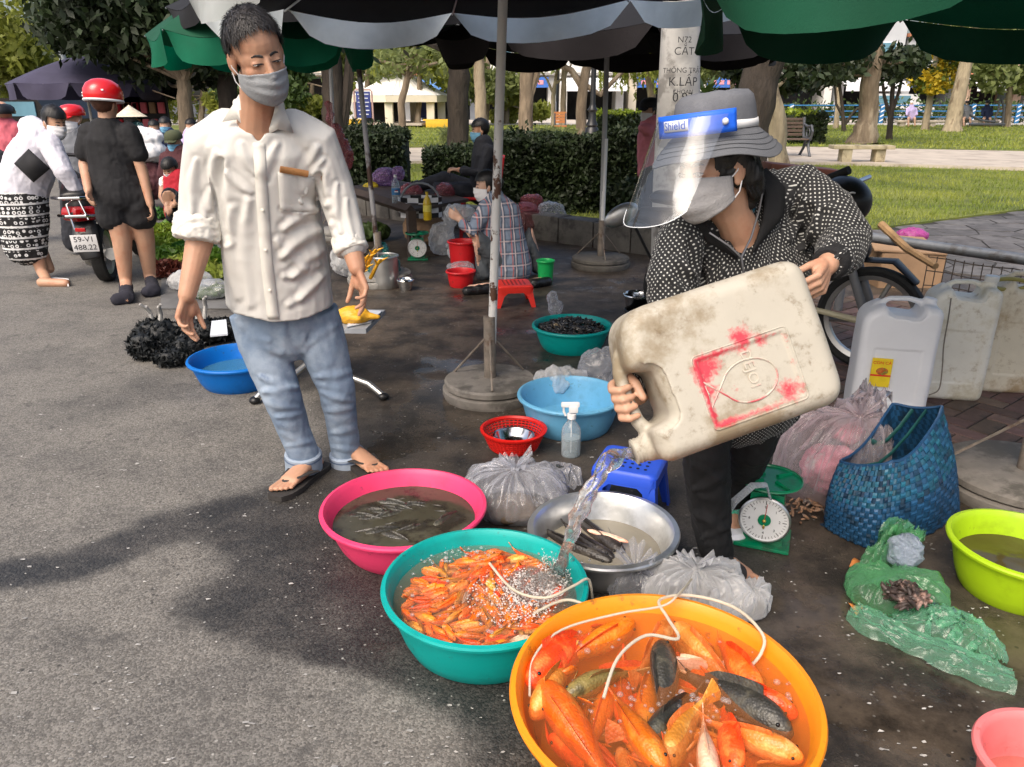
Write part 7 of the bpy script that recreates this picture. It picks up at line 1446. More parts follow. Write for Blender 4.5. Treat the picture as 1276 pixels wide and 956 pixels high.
for lab, x, y, a in (('orange fallen leaf at the foot of the blue woven bag', 1072, 705, .3), ('crumpled orange leaf beside the green bag', 1066, 758, 1.2)):
 c = G(x, y, .008); mb = MB(); mb.grid(lambda i, j, c=c, a=a: c + Matrix.Rotation(a, 3, 'Z') @ V3(((i - .5) * .085, (j - .5) * .045 * sin(PI * min(.98, max(.02, i))) , .012 * abs(j - .5) + .014 * sin(i * 5))), 8, 4); tag(mb.build('fallen_leaf', M('orange_leaf', (.55, .2, .05), .6, .3, 20), None, solid=.001, fix=0), lab, 'leaf')
def woven():
 root = thing('woven_bag', 'open blue woven plastic basket bag with green straps', 'bag', tuple(G(1105, 655))); mats = [M('woven_blue_%d' % i, c, .45, .2, 20, .2, 60, rnd=.25) for i, c in enumerate(((.012, .065, .125), (.018, .105, .19), (.014, .045, .085)))]
 bl, br_, fl, fr_ = G(1028, 630), G(1190, 600), G(1030, 660), G(1165, 685)
 b = [G(1022, 655), G(1098, 690), G(1200, 640), G(1130, 618)]                  # base corners: left, front, right, back
 t = [P(1043, 575, 2.42), P(1112, 577, 2.30), P(1178, 506, 2.50), P(1112, 502, 2.62)]
 for i in range(4): b[i].z = .005
 def loopq(cs, s):
  i = int(s) % 4; f = s - int(s); p = cs[i].lerp(cs[(i + 1) % 4], f); return p
 cenb = sum(b, V3()) / 4; cent = sum(t, V3()) / 4
 def wall(s, z):
  p = loopq(b, s).lerp(loopq(t, s), z); cc = cenb.lerp(cent, z); f = s - int(s); bul = sin(PI * f) * .02 * (1 - z) + .035 * sin(PI * z) * (.4 + .6 * sin(PI * f)); d = (p - cc); d.z = 0; rim = -.055 * sin(PI * f) * z ** 3 * (1 if int(s) % 4 in (1, 3) else .25); p = p + d.normalized() * bul; p.z += rim; e = min(f, 1 - f)
  if e < .12: p -= d * (.12 - e) * .55
  return p
 NS, NZ = 72, 16; nparts = 0
 sn = [0]
 for i in range(4): n_i = NS // 4; sn += [i + (j + 1) / n_i for j in range(n_i)]
 rest = {0: MB(), 1: MB(), 2: MB()}
 for zi in range(NZ):
  for si in range(NS):
   s0, s1, z0, z1 = sn[si], sn[si + 1] - 1e-4, zi / NZ, (zi + 1) / NZ; over = (si + zi) % 2; q = [wall(s0, z0), wall(s1, z0), wall(s1, z1), wall(s0, z1)]; nrm = (q[1] - q[0]).cross(q[3] - q[0]).normalized(); c = sum(q, V3()) / 4
   lift = .0035 if over else .0008; q2 = [c + (p - c) * .97 for p in q]; mid = c + nrm * (lift + .0022)
   mb = MB(); edge_ = [(q2[i] + q2[(i + 1) % 4]) / 2 + nrm * ((lift + .0018) if ((i % 2 == 0) == bool(over)) else lift * .3) for i in range(4)]
   qq = [p + nrm * lift * .4 for p in q2]; back = [p - nrm * .0025 for p in q2]; V = qq + edge_ + [mid] + back; Fc = [(0, 4, 8, 7), (4, 1, 5, 8), (8, 5, 2, 6), (7, 8, 6, 3), (9, 12, 11, 10), (0, 9, 10, 1, 4), (1, 10, 11, 2, 5), (2, 11, 12, 3, 6), (3, 12, 9, 0, 7)]
   mi = (0 if over else 1) if random.random() > .12 else 2; front = 0.0 < s0 < 2.0
   if front and nparts < 288 and zi >= NZ - 8: mb.add(V, Fc); mb.build('weave_strip', mats[mi], root, smooth=False, fix=0); nparts += 1
   else: rest[mi].add(V, Fc)
 for i in rest: tag(rest[i].build('weave_field', mats[i], root, smooth=False, fix=0), kind='stuff')
 mb = MB(); mb.tube([wall(s, 1.0) for s in sn] , [(.006, .005)] * len(sn), 6); mb.build('rim', mats[0], root); mb = MB(); mb.add(b, [(0, 1, 2, 3)]); mb.build('base', mats[2], root, solid=.004, smooth=0)
 gm = M('dark_green_strap', (.015, .09, .085), .5, .2, 20)
 for s0, s1 in ((.45, 2.35), (3.4, 2.6)):
  a, c = wall(s0, .98), wall(s1, .98); m = (a + c) / 2 - V3((0, 0, .06)); mb = MB(); mb.tube([a, a.lerp(m, .6) - V3((0, 0, .02)), m, m.lerp(c, .5) - V3((0, 0, .01)), c], [(.009, .003)] * 5, 8); mb.build('strap', gm, root)
woven()
GRN_E = M('green_enamel', (.0, .20, .085), .35, .1, 10, .1, 50, coat=.3, col2=(.02, .10, .05), c2s=9, dirt=((.10, .07, .05), 18, .66, .72)); DIALW = M('dial_white', (.72, .72, .70), .4, .05, 6); BRASS = M('brass', (.6, .42, .1), .3, .1, metal=.8); TICK = M('tick_black', (.02, .02, .02), .6, 0)
def scale(label, cx, cyb, hpx, yaw):
 g = G(cx, cyb); k = 1.0; hgt = hpx * mpp(g) * 1.12; s = hgt / .26; root = thing('spring_scale', label, 'scale', (0, 0, 0), 'green spring scales'); E = lambda v: V3(v) * s
 mb = MB(); mb.box(E((0, 0, .008)), E((.17, .15, .012)), bev=.003); mb.build('base_plate', GRN_E, root)
 mb = MB(); V = [E(v) for v in ((-.062, -.045, .014), (.062, -.045, .014), (.062, .055, .014), (-.062, .055, .014), (-.05, -.035, .185), (.05, -.035, .185), (.05, .05, .185), (-.05, .05, .185))]; mb.add(V, [(3, 2, 1, 0), (4, 5, 6, 7), (0, 1, 5, 4), (1, 2, 6, 5), (2, 3, 7, 6), (3, 0, 4, 7)]); mb.build('housing', GRN_E, root, smooth=0)
 rx = Matrix.Rotation(R(90), 3, 'X'); dc = E((0, -.050, .103))
 mb = MB(); mb.lathe([(0, -.004 * s), (.076 * s, -.004 * s), (.079 * s, .004 * s), (.076 * s, .012 * s), (.072 * s, .010 * s), (.072 * s, .0075 * s), (0, .0075 * s)], dc, 48, rx); dial = mb.build('dial', DIALW, root, ang=25)
 mb = MB(); mb.lathe([(.074 * s, .0 * s), (.080 * s, .003 * s), (.080 * s, .010 * s), (.075 * s, .014 * s), (.073 * s, .010 * s)], dc, 48, rx, close=True); mb.build('bezel', STEEL, dial)
 mb = MB()
 for i in range(40):
  a = 2 * PI * i / 40; r0 = .060 if i % 5 else .055; mb.tube([dc + E((r0 * sin(a), -.0082, r0 * cos(a))), dc + E((.068 * sin(a), -.0082, .068 * cos(a)))], .0007 * s * (1 if i % 5 else 1.6), 4)
 tag(mb.build('tick_marks', TICK, dial), kind='stuff')
 for i in range(8):
  a = 2 * PI * i / 8; text('numeral', str(i), .013 * s, Matrix.Translation(dc + E((.046 * sin(a), -.0085, .046 * cos(a)))) @ Matrix.Rotation(R(90), 4, 'X'), TICK, dial, .0002)
 mb = MB(); mb.lathe([(0, .0), (.020 * s, 0), (.020 * s, .012 * s), (0, .013 * s)], dc, 20, rx); mb.build('hub', GRN_E, dial); mb = MB(); mb.ell(dc + E((0, -.015, 0)), .006 * s); mb.ell(dc + E((0, -.013, -.022)), (.004 * s, .003 * s, .008 * s)); mb.build('pin', BRASS, dial)
 mb = MB(); mb.tube([dc + E((0, -.012, 0)), dc + E((.004, -.011, .058))], [.0016 * s, .0008 * s], 5); mb.build('needle', M('needle_red', (.5, .05, .04), .5, 0), dial)
 mb = MB(); mb.lathe([(.022 * s, .185 * s), (.022 * s, .20 * s), (.07 * s, .208 * s), (.092 * s, .212 * s), (.100 * s, .224 * s), (.097 * s, .226 * s), (.10 * s, .218 * s), (0, .218 * s)], (0, .005 * s, 0), 44); pan = mb.build('pan', GRN_E, root, ang=30)
 mb = MB()
 for i in range(4): a = PI / 4 + PI / 2 * i; mb = MB(); mb.tube([E((.03 * cos(a), .03 * sin(a) + .005, .2205)), E((.085 * cos(a), .085 * sin(a) + .005, .2205))], [.008 * s, .005 * s], 6); mb.build('pan_rib', GRN_E, pan)
 for sx in (-1, 1): mb = MB(); mb.tube([E((sx * .04, 0, .18)), E((sx * .05, 0, .21))], .006 * s, 6); mb.build('pan_post', STEEL, root)
 root.location = g; root.rotation_euler = (0, 0, yaw)
scale('green spring scale with white dial left of the blue woven bag', 950, 672, 88, R(-22)); scale('small green spring scale beside the plaid shirt vendor', 521, 323, 34, R(4))
def lathe_px(name, label, cat, cx, cyb, prof, mats_parts, yaw=0): pass
def spray():
 g = G(711, 567); root = thing('spray_bottle', 'clear spray bottle with white trigger head on wet ground', 'bottle', tuple(g)); s = 67 * mpp(g) * 1.06 / .215; q = lambda z: g + V3((0, 0, z * s))
 gl = film('bottle_film', (.75, .82, .86), .25, .05, .0, 10, .3); mb = MB(); mb.lathe([(r * s, z * s) for r, z in ((.0, .0), (.034, .0), (.037, .006), (.037, .095), (.033, .115), (.021, .132), (.014, .142), (.014, .155))], g, 28); mb.build('body', gl, root)
 mb = MB(); mb.lathe([(r * s, z * s) for r, z in ((0, .003), (.033, .003), (.035, .008), (.035, .075), (0, .075))], g, 28); mb.build('liquid', watermat('bottle_water', (.6, .7, .74), .3, .05), root)
 mb = MB(); mb.tube([q(.150), q(.168)], .017 * s, 16); mb.build('cap', MASKW, root); mb = MB(); mb.box(q(.188) + V3((.006 * s, 0, 0)), (.034 * s, .022 * s, .03 * s), bev=.005 * s); mb.box(q(.204) + V3((-.006 * s, 0, 0)), (.068 * s, .018 * s, .018 * s), bev=.005 * s); mb.build('spray_head', MASKW, root); mb = MB(); mb.tube([q(.195) + V3((-.03 * s, 0, 0)), q(.178) + V3((-.030 * s, 0, 0)), q(.160) + V3((-.022 * s, 0, 0))], .0045 * s, 8); mb.build('trigger', MASKW, root); mb = MB(); mb.tube([q(.01), q(.15)], .002 * s, 6); mb.build('dip_tube', MASKW, root)
spray()
def oil_bottle():
 g = G(931, 650); root = thing('oil_bottle', 'dark oil bottle with gold cap behind the green scale', 'bottle', tuple(g)); mb = MB(); mb.lathe([(0, 0), (.035, 0), (.036, .16), (.028, .20), (.014, .225), (.014, .25)], g, 20); mb.build('body', M('dark_oil', (.03, .018, .008), .12, .1, spec=.7), root); mb = MB(); mb.lathe([(.017, .25), (.018, .285), (0, .287)], g, 16); mb.build('cap', BRASS, root); mb = MB(); mb.lathe([(.0368, .05), (.0368, .13)], g, 20); mb.build('label', M('black_label', (.02, .02, .02), .5, .1), root)
oil_bottle()
bag('clear bag of green twine behind the scale', [(918, 655, .06, .06, .05, .06), (922, 640, .15, .05, .045, .08)], W_BAG, .02, 12, 31, .008); bag('green twine roll at the foot of the scale', [(916, 655, .06, .045, .04, .045)], M('green_twine', (.06, .45, .28), .6, .3, 40, .5, 90), .008, 20, 4, .007, 'twine_roll', 'twine')
mb = MB(); mb.tube([G(905, 640, .19), G(915, 625, .24), G(938, 605, .28), G(955, 604, .27), G(960, 622, .22)], [(.012, .004)] * 5, 8); tag(mb.build('plastic_loop', film('handle_film', (.75, .78, .8), .5, .1, .3, 20)), 'clear looped plastic strip above the twine bag', 'plastic loop')
mb = MB(); mb.lathe([(0, 0), (.06, .0), (.07, .02), (.06, .035), (0, .04)], G(908, 666), 24); tag(mb.build('white_plate', MASKW), 'white plastic plate under the twine bag', 'plate')
def stand_can(label, px, pyb, wpx, hpx, yaw, mat, neck=True, lab_=False, lean=0):
 g = G(px, pyb); hgt = hpx * mpp(g) * 1.04; wd = wpx * mpp(g) * .90; root = thing('jerrycan', label, 'jerrycan', (0, 0, 0), 'jerrycans standing on the brick pavement'); h2, w2 = hgt / 2, wd / 2
 s = h2 / .245; vs = [(-h2, -w2, .05), (h2 * .78, -w2, .11), (h2 * .96, -w2 * .45, .03), (h2 * .80, -w2 * .28, .02), (h2 * .76, w2 * .42, .02), (h2 * .96, w2 * .5, .02), (h2 * .93, w2, .06), (-h2, w2, .05)]
 mb = MB(); can_shape(mb, rpoly(vs), w2 * .66, .045); mb.tube([(h2 * .88, -w2 * .62, 0), (h2 * .99, -w2 * .3, 0), (h2 * 1.0, w2 * .2, 0), (h2 * .93, w2 * .62, 0)], [(.018, .02), (.014, .018), (.014, .018), (.018, .02)], 12, hint=(1, 0, 0), round_=True); mb.tube([(h2 * .85, w2 * .68, 0), (h2 * 1.04, w2 * .72, 0)], [.036, .03], 18)
 T = Matrix.Translation((0, 0, h2)) @ Matrix(((0, 1, 0, 0), (0, 0, 1, 0), (1, 0, 0, 0), (0, 0, 0, 1)))   # u->z, v->x, w->y
 mb.v = [T @ v for v in mb.v]; mb.bones = []
 fuse(mb, 'body', mat, root, voxel=.006, it=6, disp=lambda A, Nn: .0025 * vnoise(A, 9) - .004 * ((np.abs(A[:, 2] - h2 * .8) < h2 * .45) & (np.abs(A[:, 0]) < w2 * .62) & (np.abs(A[:, 1]) > w2 * .5)))
 mb = MB(); top = V3((w2 * .72, 0, h2 * 2.02)); mb.lathe([(0, 0), (.030, 0), (.032, .004), (.032, .024), (.028, .028), (0, .028)], top, 24)
 if neck: mb.build('cap', CAPM, root)
 else: mb.v = []
 if lab_:
  mb = MB(); z0, z1, x0, x1 = h2 * .62, h2 * 1.10, -w2 * .62, -w2 * .10; y = -w2 * .66 - .004; mb.box(((x0 + x1) / 2, y, (z0 + z1) / 2), (x1 - x0, .003, z1 - z0)); lo = mb.build('label', M('yellow_label', (.75, .55, .02), .5, .1, 20), root, smooth=0)
  mb = MB(); mb.lathe([(0, 0), (.026, 0), (.026, .002), (0, .002)], ((x0 + x1) / 2 + .004, y - .0015, z1 - .062), 20, Matrix.Rotation(R(90), 3, 'X'), sy=.7); mb.build('label_picture', M('label_fruit', (.45, .10, .02), .5, .5, 60, col2=(.1, .3, .05), c2s=50), lo)
  mb = MB(); mb.box(((x0 + x1) / 2, y - .002, z0 + (z1 - z0) * .40), (x1 - x0, .002, .008)); mb.build('label_stripe', M('label_red', (.6, .03, .02), .5, .1), lo, smooth=0)
  text('label_text', 'CON CÁ', .020, Matrix.Translation(((x0 + x1) / 2, y - .003, z1 - .022)) @ Matrix.Rotation(R(90), 4, 'X'), M('label_red2', (.65, .03, .02), .5, .1), lo, .0004)
 root.location = g; root.rotation_euler = (0, lean, yaw); return root
CAPM = M('white_cap', (.70, .70, .67), .4, .08, 6); CL1 = M('fresh_white_plastic', (.86, .87, .90), .35, .04, 4, .05, 20, tl=.2, spec=.6); CL2 = can_material('yellowed_plastic', (.82, .80, .72), (.62, .57, .44)); CL3 = can_material('brown_stained_plastic', (.72, .66, .53), (.44, .33, .20))
stand_can('fresh white jerrycan with a yellow fish label', 1098, 516, 96, 142, R(-14), CL1, False, True); stand_can('yellowed jerrycan with a string tied to its handle', 1174, 492, 84, 138, R(-14), CL2, True); stand_can('brown stained jerrycan third from the left', 1244, 484, 78, 140, R(-10), CL3, True); stand_can('stained jerrycan cut by the right edge of the photo', 1302, 474, 74, 128, R(-8), CL3, True)
c0 = G(1192, 505); hose('thin brown string tied to the yellowed jerrycan', [P(1185, 372, 3.62), P(1182, 395, 3.52), P(1176, 430, 3.50), P(1174, 460, 3.48), P(1170, 485, 3.46), P(1158, 492, 3.45)], .003, M('string', (.18, .15, .12), .9, .1), 'string', 'string')
hose('coil of olive hose on top of the stained jerrycan', [P(1258 + 24 * cos(t), 353 + 7 * sin(t) + t * .2, 3.75) for t in np.linspace(0, 12, 26)], .008, M('olive_hose', (.28, .25, .06), .4, .1), 'hose_coil')
bag('clear bag pushed between the standing jerrycans', [(1222, 480, .36, .04, .04, .07)], W2_BAG, .02, 12, 33, .009)
# ================================================================ other people
CL = {k: M(k, c, .85, .12, 8, .25, 120, bdist=.004, crk=8) for k, c in dict(black_tee=(.014, .014, .016), white_jersey=(.66, .65, .72), grey_cloth=(.16, .17, .19), pink_cloth=(.60, .13, .17), rose_cloth=(.62, .20, .24), red_vest=(.42, .015, .03), dark_cloth_b=(.02, .022, .03), lavender=(.45, .38, .62), maroon_cloth=(.07, .02, .025), slate_trouser=(.075, .085, .095), navy_cloth_b=(.02, .03, .08), camo=(.06, .07, .035)).items()}
def pattern(name, a, b, kind):
 m = M(name, a, .85, 0); t = m.node_tree; N, L = t.nodes, t.links; p = N['Principled BSDF']; tc = N.new('ShaderNodeTexCoord'); sp = N.new('ShaderNodeSeparateXYZ'); L.new(tc.outputs['Object'], sp.inputs[0])
 def mt(op, x, y=0.0):
  n = N.new('ShaderNodeMath'); n.operation = op
  for i, v in enumerate((x, y)):
   if isinstance(v, (int, float)): n.inputs[i].default_value = v
   else: L.new(v, n.inputs[i])
  return n.outputs[0]
 def band(x, f, w_): return mt('GREATER_THAN', mt('SINE', mt('MULTIPLY', x, f)), w_)
 def mix(f, x, y):
  n = N.new('ShaderNodeMix'); n.data_type = 'RGBA'
  for s, v in ((n.inputs[0], f), (n.inputs[6], x), (n.inputs[7], y)):
   if isinstance(v, (int, float)): s.default_value = v
   elif isinstance(v, tuple): s.default_value = (*v, 1)
   else: L.new(v, s)
  return n.outputs[2]
 X = mt('ADD', sp.outputs[0], mt('MULTIPLY', sp.outputs[1], .5)); Z = sp.outputs[2]
 if kind == 'plaid': c = mix(mt('MULTIPLY', band(X, 62, .35), .65), mix(mt('MULTIPLY', band(Z, 62, .35), .65), a, b), (.05, .065, .10)); c = mix(mt('MULTIPLY', band(X, 62, .93), .8), c, (.62, .55, .56)); c = mix(mt('MULTIPLY', band(mt('ADD', X, .03), 62, .95), .8), c, (.50, .12, .10)); c = mix(mt('MULTIPLY', band(Z, 62, .95), .7), c, (.60, .50, .50))
 else:
  v = N.new('ShaderNodeTexVoronoi'); v.inputs['Scale'].default_value = 26 if kind == 'sarong' else 16; v.inputs['Randomness'].default_value = .35; L.new(tc.outputs['Object'], v.inputs[0]); d = v.outputs['Distance']; ring = mt('SUBTRACT', mt('LESS_THAN', d, .40), mt('LESS_THAN', d, .20)); c = mix(ring, a, b)
  if kind == 'sarong': c = mix(band(Z, 70, .86), c, b); c = mix(band(mt('ADD', Z, .015), 70, .95), c, a)
 L.new(c, p.inputs['Base Color']); return m
PLAID = pattern('plaid_cotton', (.20, .25, .33), (.09, .12, .18), 'plaid'); SARONG = pattern('batik_cloth', (.015, .015, .016), (.66, .66, .66), 'sarong'); TEALP = pattern('leaf_print', (.012, .05, .055), (.20, .34, .30), 'leaf')
def TP(p): return p if isinstance(p, Vector) else P(*p)
def fig(label, hc, f, body, wear, mk=None, k=.95, vox=.012, skin=SKIN2, hands=(), hairk=None, u=(0, 0, 1), hairm=None, eye=False):
 c = TP(hc); allp = [TP(p) for t in body for p in t[0]] + [c]; base = V3((sum(p.x for p in allp) / len(allp), sum(p.y for p in allp) / len(allp), 0)); root = thing('person', label, 'person', base)
 b = MB(); q, Rm = head(b, c, f, u, k)
 for pts, r in body: b.tube([TP(p) for p in pts], r, 12, round_=True)
 for w_, d, pn, s in hands: hand(b, TP(w_), d, pn, .95, (.5, .6, .65, .7), (.3, .4), s)
 o = fuse(b, 'body', skin, root, voxel=vox, it=2)
 if mk: mask(q, Rm, root, mk, k, 0, o, True)
 if eye: eyes(q, Rm, root, k, .5, o)
 if hairk is not None: haircap('hair', q, Rm, root, hairm or HAIR, hairk, k, .012, 500, .03)
 for nm, mt_, tubes in wear:
  m = MB()
  for t in tubes: m.tube([TP(p) for p in t[0]], t[1], 16, hint=t[2] if len(t) > 2 else None, round_=True)
  fuse(m, nm, mt_, root, voxel=vox * .9, it=3, disp=wr(.010, 10, (1, 1, .7), len(label)))
 return root, q, Rm
HK = lambda x, y, z: z > .055 or (y < .0 and z > -.05)
HKL = lambda x, y, z: z > .06 or (y < .02 and z > -.10)
def capm(q, Rm, root, mat, name='cap', visor=True, k=1.0, lo=.045):
 mb = MB(); mb.lathe([(.098 * k, 0), (.101 * k, .02), (.094 * k, .06), (.07 * k, .088), (.03 * k, .1), (0, .102)], q(0, -.012, lo), 28, Rm, sx=.92, sy=1.08); o = mb.build(name, mat, root)
 if visor: mb = MB(); mb.grid(lambda i, j: q(.085 * (2 * i - 1) * (1 - .25 * j), .075 + .085 * j * (1 - (2 * i - 1) ** 2 * .6), lo + .012 - .025 * j - .018 * (2 * i - 1) ** 2), 12, 5); mb.build('visor', mat, o, solid=.004, fix=0)
 return o
Y = 5.9
r, q, Rm = fig('woman in black with a red helmet standing behind the scooter, seen from behind', (131, 130, Y), (.25, 1, -.1), [([(131, 140, Y), (134, 160, Y)], [.05, .06]), ([(137, 185, Y), (142, 235, Y)], [.075, .09]), ([(112, 172, Y), (105, 205, Y), (110, 238, Y - .15)], [.04, .042, .03]), ([(164, 174, Y), (178, 215, Y), (187, 254, Y - .05)], [.04, .042, .028]), ([(142, 250, Y), (152, 300, Y), (157, 352, Y), G(158, 372, .04)], [.095, .072, .045, .04]), ([(170, 250, Y + .05), (181, 300, Y + .1), (187, 345, Y + .15), G(191, 362, .04)], [.095, .072, .045, .04])],
 [('t_shirt', CL['black_tee'], [([(134, 158, Y), (136, 175, Y), (140, 205, Y), (146, 240, Y)], [(.12, .08), (.18, .11), (.165, .11), (.19, .125)], (1, .2, 0)), ([(112, 165, Y), (106, 190, Y)], [.075, .072]), ([(160, 165, Y), (173, 192, Y)], [.078, .072])]), ('shorts', CL['black_tee'], [([(146, 228, Y), (150, 245, Y)], [(.18, .12), (.19, .125)], (1, .2, 0)), ([(138, 245, Y), (141, 270, Y)], [.115, .118]), ([(171, 245, Y + .04), (175, 270, Y + .06)], [.115, .115])]), ('sock', M('dark_sock_b', (.02, .02, .03), .9, .2), [([(157, 356, Y), G(158, 371, .05), G(146, 373, .04)], [.048, .055, .047]), ([(187, 348, Y + .15), G(191, 362, .05), G(184, 364, .04)], [.048, .055, .047])])], None, hands=[((110, 238, Y - .15), (.2, -.6, -.6), (1, 0, 0), 1), ((187, 254, Y - .05), (.1, 0, -1), (-1, -.3, 0), -1)], hairk=HKL, hairm=M('brown_hair', (.09, .035, .02), .5, .3, 40))
RED_E = M('red_gloss', (.65, .01, .015), .22, .06, 6, coat=.5); hm_ = thing('helmet', 'red half helmet with white rim worn by the woman in black', 'helmet', tuple(q(0, 0, .03)))
mb = MB(); mb.lathe([(.128, 0), (.135, .03), (.131, .075), (.11, .115), (.07, .142), (.03, .152), (0, .154)], q(0, -.01, .022), 32, Rm, sx=.94, sy=1.06); mb.build('shell', RED_E, hm_); mb = MB(); mb.lathe([(.130, -.008), (.138, 0), (.134, .010), (.126, 0)], q(0, -.01, .022), 32, Rm, sx=.94, sy=1.06, close=True); mb.build('rim', MASKW, hm_)
for dx, dz in ((-.06, .04), (-.06, .02), (.075, .06)): mb = MB(); p = q(dx, -.148 + abs(dx) * .35, .03 + dz); mb.box(p, (.05, .004, .010), Rm); mb.build('white_lettering', MASKW, hm_, smooth=0)
Y = 6.4
r, q, Rm = fig('woman in white hooded jacket and patterned skirt bending over the scooter', (68, 152, Y), (.85, -.45, -.35), [([(62, 158, Y), (50, 178, Y)], [.055, .07]), ([(48, 185, Y), (26, 235, Y)], [.10, .11]), ([(66, 186, Y - .1), (80, 215, Y - .15), (97, 236, Y - .1)], [.045, .04, .03]), ([(28, 245, Y), (38, 295, Y), (52, 338, Y), G(58, 349, .04)], [.10, .07, .045, .04]), ([(24, 245, Y + .1), (45, 300, Y + .1), (62, 335, Y + .1)], [.09, .06, .04]), ([G(52, 352, .03), G(82, 353, .025)], [.04, .035])],
 [('jacket', CL['white_jersey'], [([(52, 168, Y), (42, 195, Y), (27, 235, Y), (28, 248, Y)], [(.13, .11), (.19, .14), (.20, .15), (.19, .14)], (1, .2, .3)), ([(62, 180, Y - .1), (80, 215, Y - .16), (95, 236, Y - .12)], [.085, .072, .05]), ([(40, 160, Y + .05), (50, 170, Y)], [.10, .11])]), ('skirt', SARONG, [([(28, 238, Y), (28, 270, Y), (32, 310, Y)], [(.19, .15), (.20, .16), (.165, .14)], (1, .2, 0))])], MASKW, hands=[((97, 236, Y - .1), (.8, -.2, -.4), (0, 0, -1), 1)], hairk=HKL, eye=True)
mb = MB(); c4 = [(36, 186), (62, 210), (42, 227), (18, 204)]; mb.grid(lambda i, j: P(*(np.array(c4[0]) * (1 - i) * (1 - j) + np.array(c4[1]) * i * (1 - j) + np.array(c4[2]) * i * j + np.array(c4[3]) * (1 - i) * j), Y - .17 - .05 * sin(PI * i) - .04 * sin(PI * j)), 8, 8); mb.build('black_diamond_patch', CL['black_tee'], r, solid=.01, fix=0)
mb = MB(); mb.prism([G(48, 354, .004), G(86, 357, .004), G(86, 350, .004), G(52, 347, .004)], (0, 0, .02)); mb.build('sandal', MASKW, r)
Y = 8.2; r, q, Rm = fig('person in pink jacket and dark helmet at the left edge', (4, 142, Y), (-.2, 1, 0), [([(4, 150, Y), (5, 170, Y), (5, 200, Y)], [.05, .1, .11]), ([(5, 200, Y), (8, 240, Y), (8, 300, Y)], [.1, .08, .06])], [('jacket', CL['pink_cloth'], [([(5, 156, Y), (5, 172, Y), (4, 196, Y)], [(.14, .1), (.21, .14), (.20, .14)], (1, 0, 0)), ([(20, 160, Y), (24, 185, Y)], [.07, .06])]), ('trousers', CL['dark_cloth_b'], [([(4, 196, Y), (6, 240, Y), (8, 296, Y)], [.18, .13, .1])])])
capm(q, Rm, r, BLACKP, 'helmet', False, 1.25, .0)
Y = 7.6; r, q, Rm = fig('person in red cap standing behind the woman in black', (90, 150, Y), (-.3, -1, 0), [([(90, 158, Y), (92, 180, Y), (94, 220, Y)], [.05, .1, .1]), ([(94, 220, Y), (92, 300, Y)], [.1, .06])], [('shirt', CL['grey_cloth'], [([(92, 165, Y), (94, 182, Y), (96, 225, Y)], [(.12, .09), (.18, .12), (.18, .12)], (1, 0, 0))]), ('trousers', CL['dark_cloth_b'], [([(95, 220, Y), (93, 300, Y)], [.15, .11])])], MASKW); capm(q, Rm, r, RED_E, 'cap', True, 1.15)
Y = 11; r, q, Rm = fig('vendor in a conical straw hat and leaf print shirt', (164, 150, Y), (.1, 1, 0), [([(164, 156, Y), (167, 170, Y), (168, 200, Y)], [.05, .1, .12])], [('shirt', TEALP, [([(166, 158, Y), (168, 170, Y), (170, 205, Y)], [(.14, .1), (.22, .14), (.23, .16)], (1, 0, 0)), ([(152, 162, Y), (150, 185, Y)], [.07, .06])])], hairk=HK); mb = MB(); mb.lathe([(.21, 0), (.20, .004), (.10, .075), (0, .15), (.09, .07), (.19, .0)], q(0, -.01, .05), 28); mb.build('conical_hat', M('palm_straw', (.62, .55, .42), .8, .15, 20), r)
Y = 8.6; r, q, Rm = fig('crouching vendor in red vest and white mask sorting greens', (212, 211, Y), (-.1, -.9, -.5), [([(214, 220, Y), (222, 235, Y), (226, 262, Y)], [.05, .1, .12]), ([(204, 225, Y), (202, 245, Y - .1), (208, 256, Y - .35)], [.045, .04, .03]), ([(236, 225, Y), (234, 248, Y - .1), (217, 256, Y - .35)], [.045, .04, .03]), ([(222, 265, Y), (210, 245, Y - .35), (215, 272, Y - .3)], [.09, .07, .05])], [('vest', CL['red_vest'], [([(218, 222, Y), (224, 235, Y), (228, 265, Y)], [(.13, .1), (.20, .13), (.2, .15)], (1, 0, 0))]), ('trousers', CL['dark_cloth_b'], [([(222, 266, Y), (212, 244, Y - .33), (215, 270, Y - .3)], [.12, .09, .07]), ([(232, 266, Y), (230, 246, Y - .33), (232, 270, Y - .3)], [.12, .09, .07])])], MASKW, hairk=HKL, hands=[((208, 256, Y - .35), (.5, -.6, -.5), (0, 0, -1), 1)], eye=True)
Y = 9.6; r, q, Rm = fig('vendor in camouflage cap with blue mask pulled to the chin', (217, 178, Y), (-.1, -1, -.15), [([(218, 188, Y), (222, 200, Y), (226, 235, Y)], [.05, .1, .12]), ([(206, 198, Y), (203, 222, Y), (206, 240, Y - .2)], [.045, .04, .03])], [('shirt', CL['maroon_cloth'], [([(220, 190, Y), (223, 202, Y), (228, 245, Y)], [(.14, .1), (.21, .14), (.22, .16)], (1, 0, 0)), ([(206, 196, Y), (202, 218, Y)], [.065, .06])])], MASKB, eye=True); capm(q, Rm, r, CL['camo'], 'cap', True, 1.1)
Y = 11.5; fig('vendor with black hair and light blue mask farther back', (206, 157, Y), (.1, -1, -.1), [([(206, 165, Y), (208, 180, Y), (210, 215, Y)], [.05, .1, .12])], [('shirt', CL['navy_cloth_b'], [([(207, 167, Y), (210, 178, Y), (212, 220, Y)], [(.14, .1), (.2, .13), (.21, .15)], (1, 0, 0))])], MASKB, hairk=HKL)
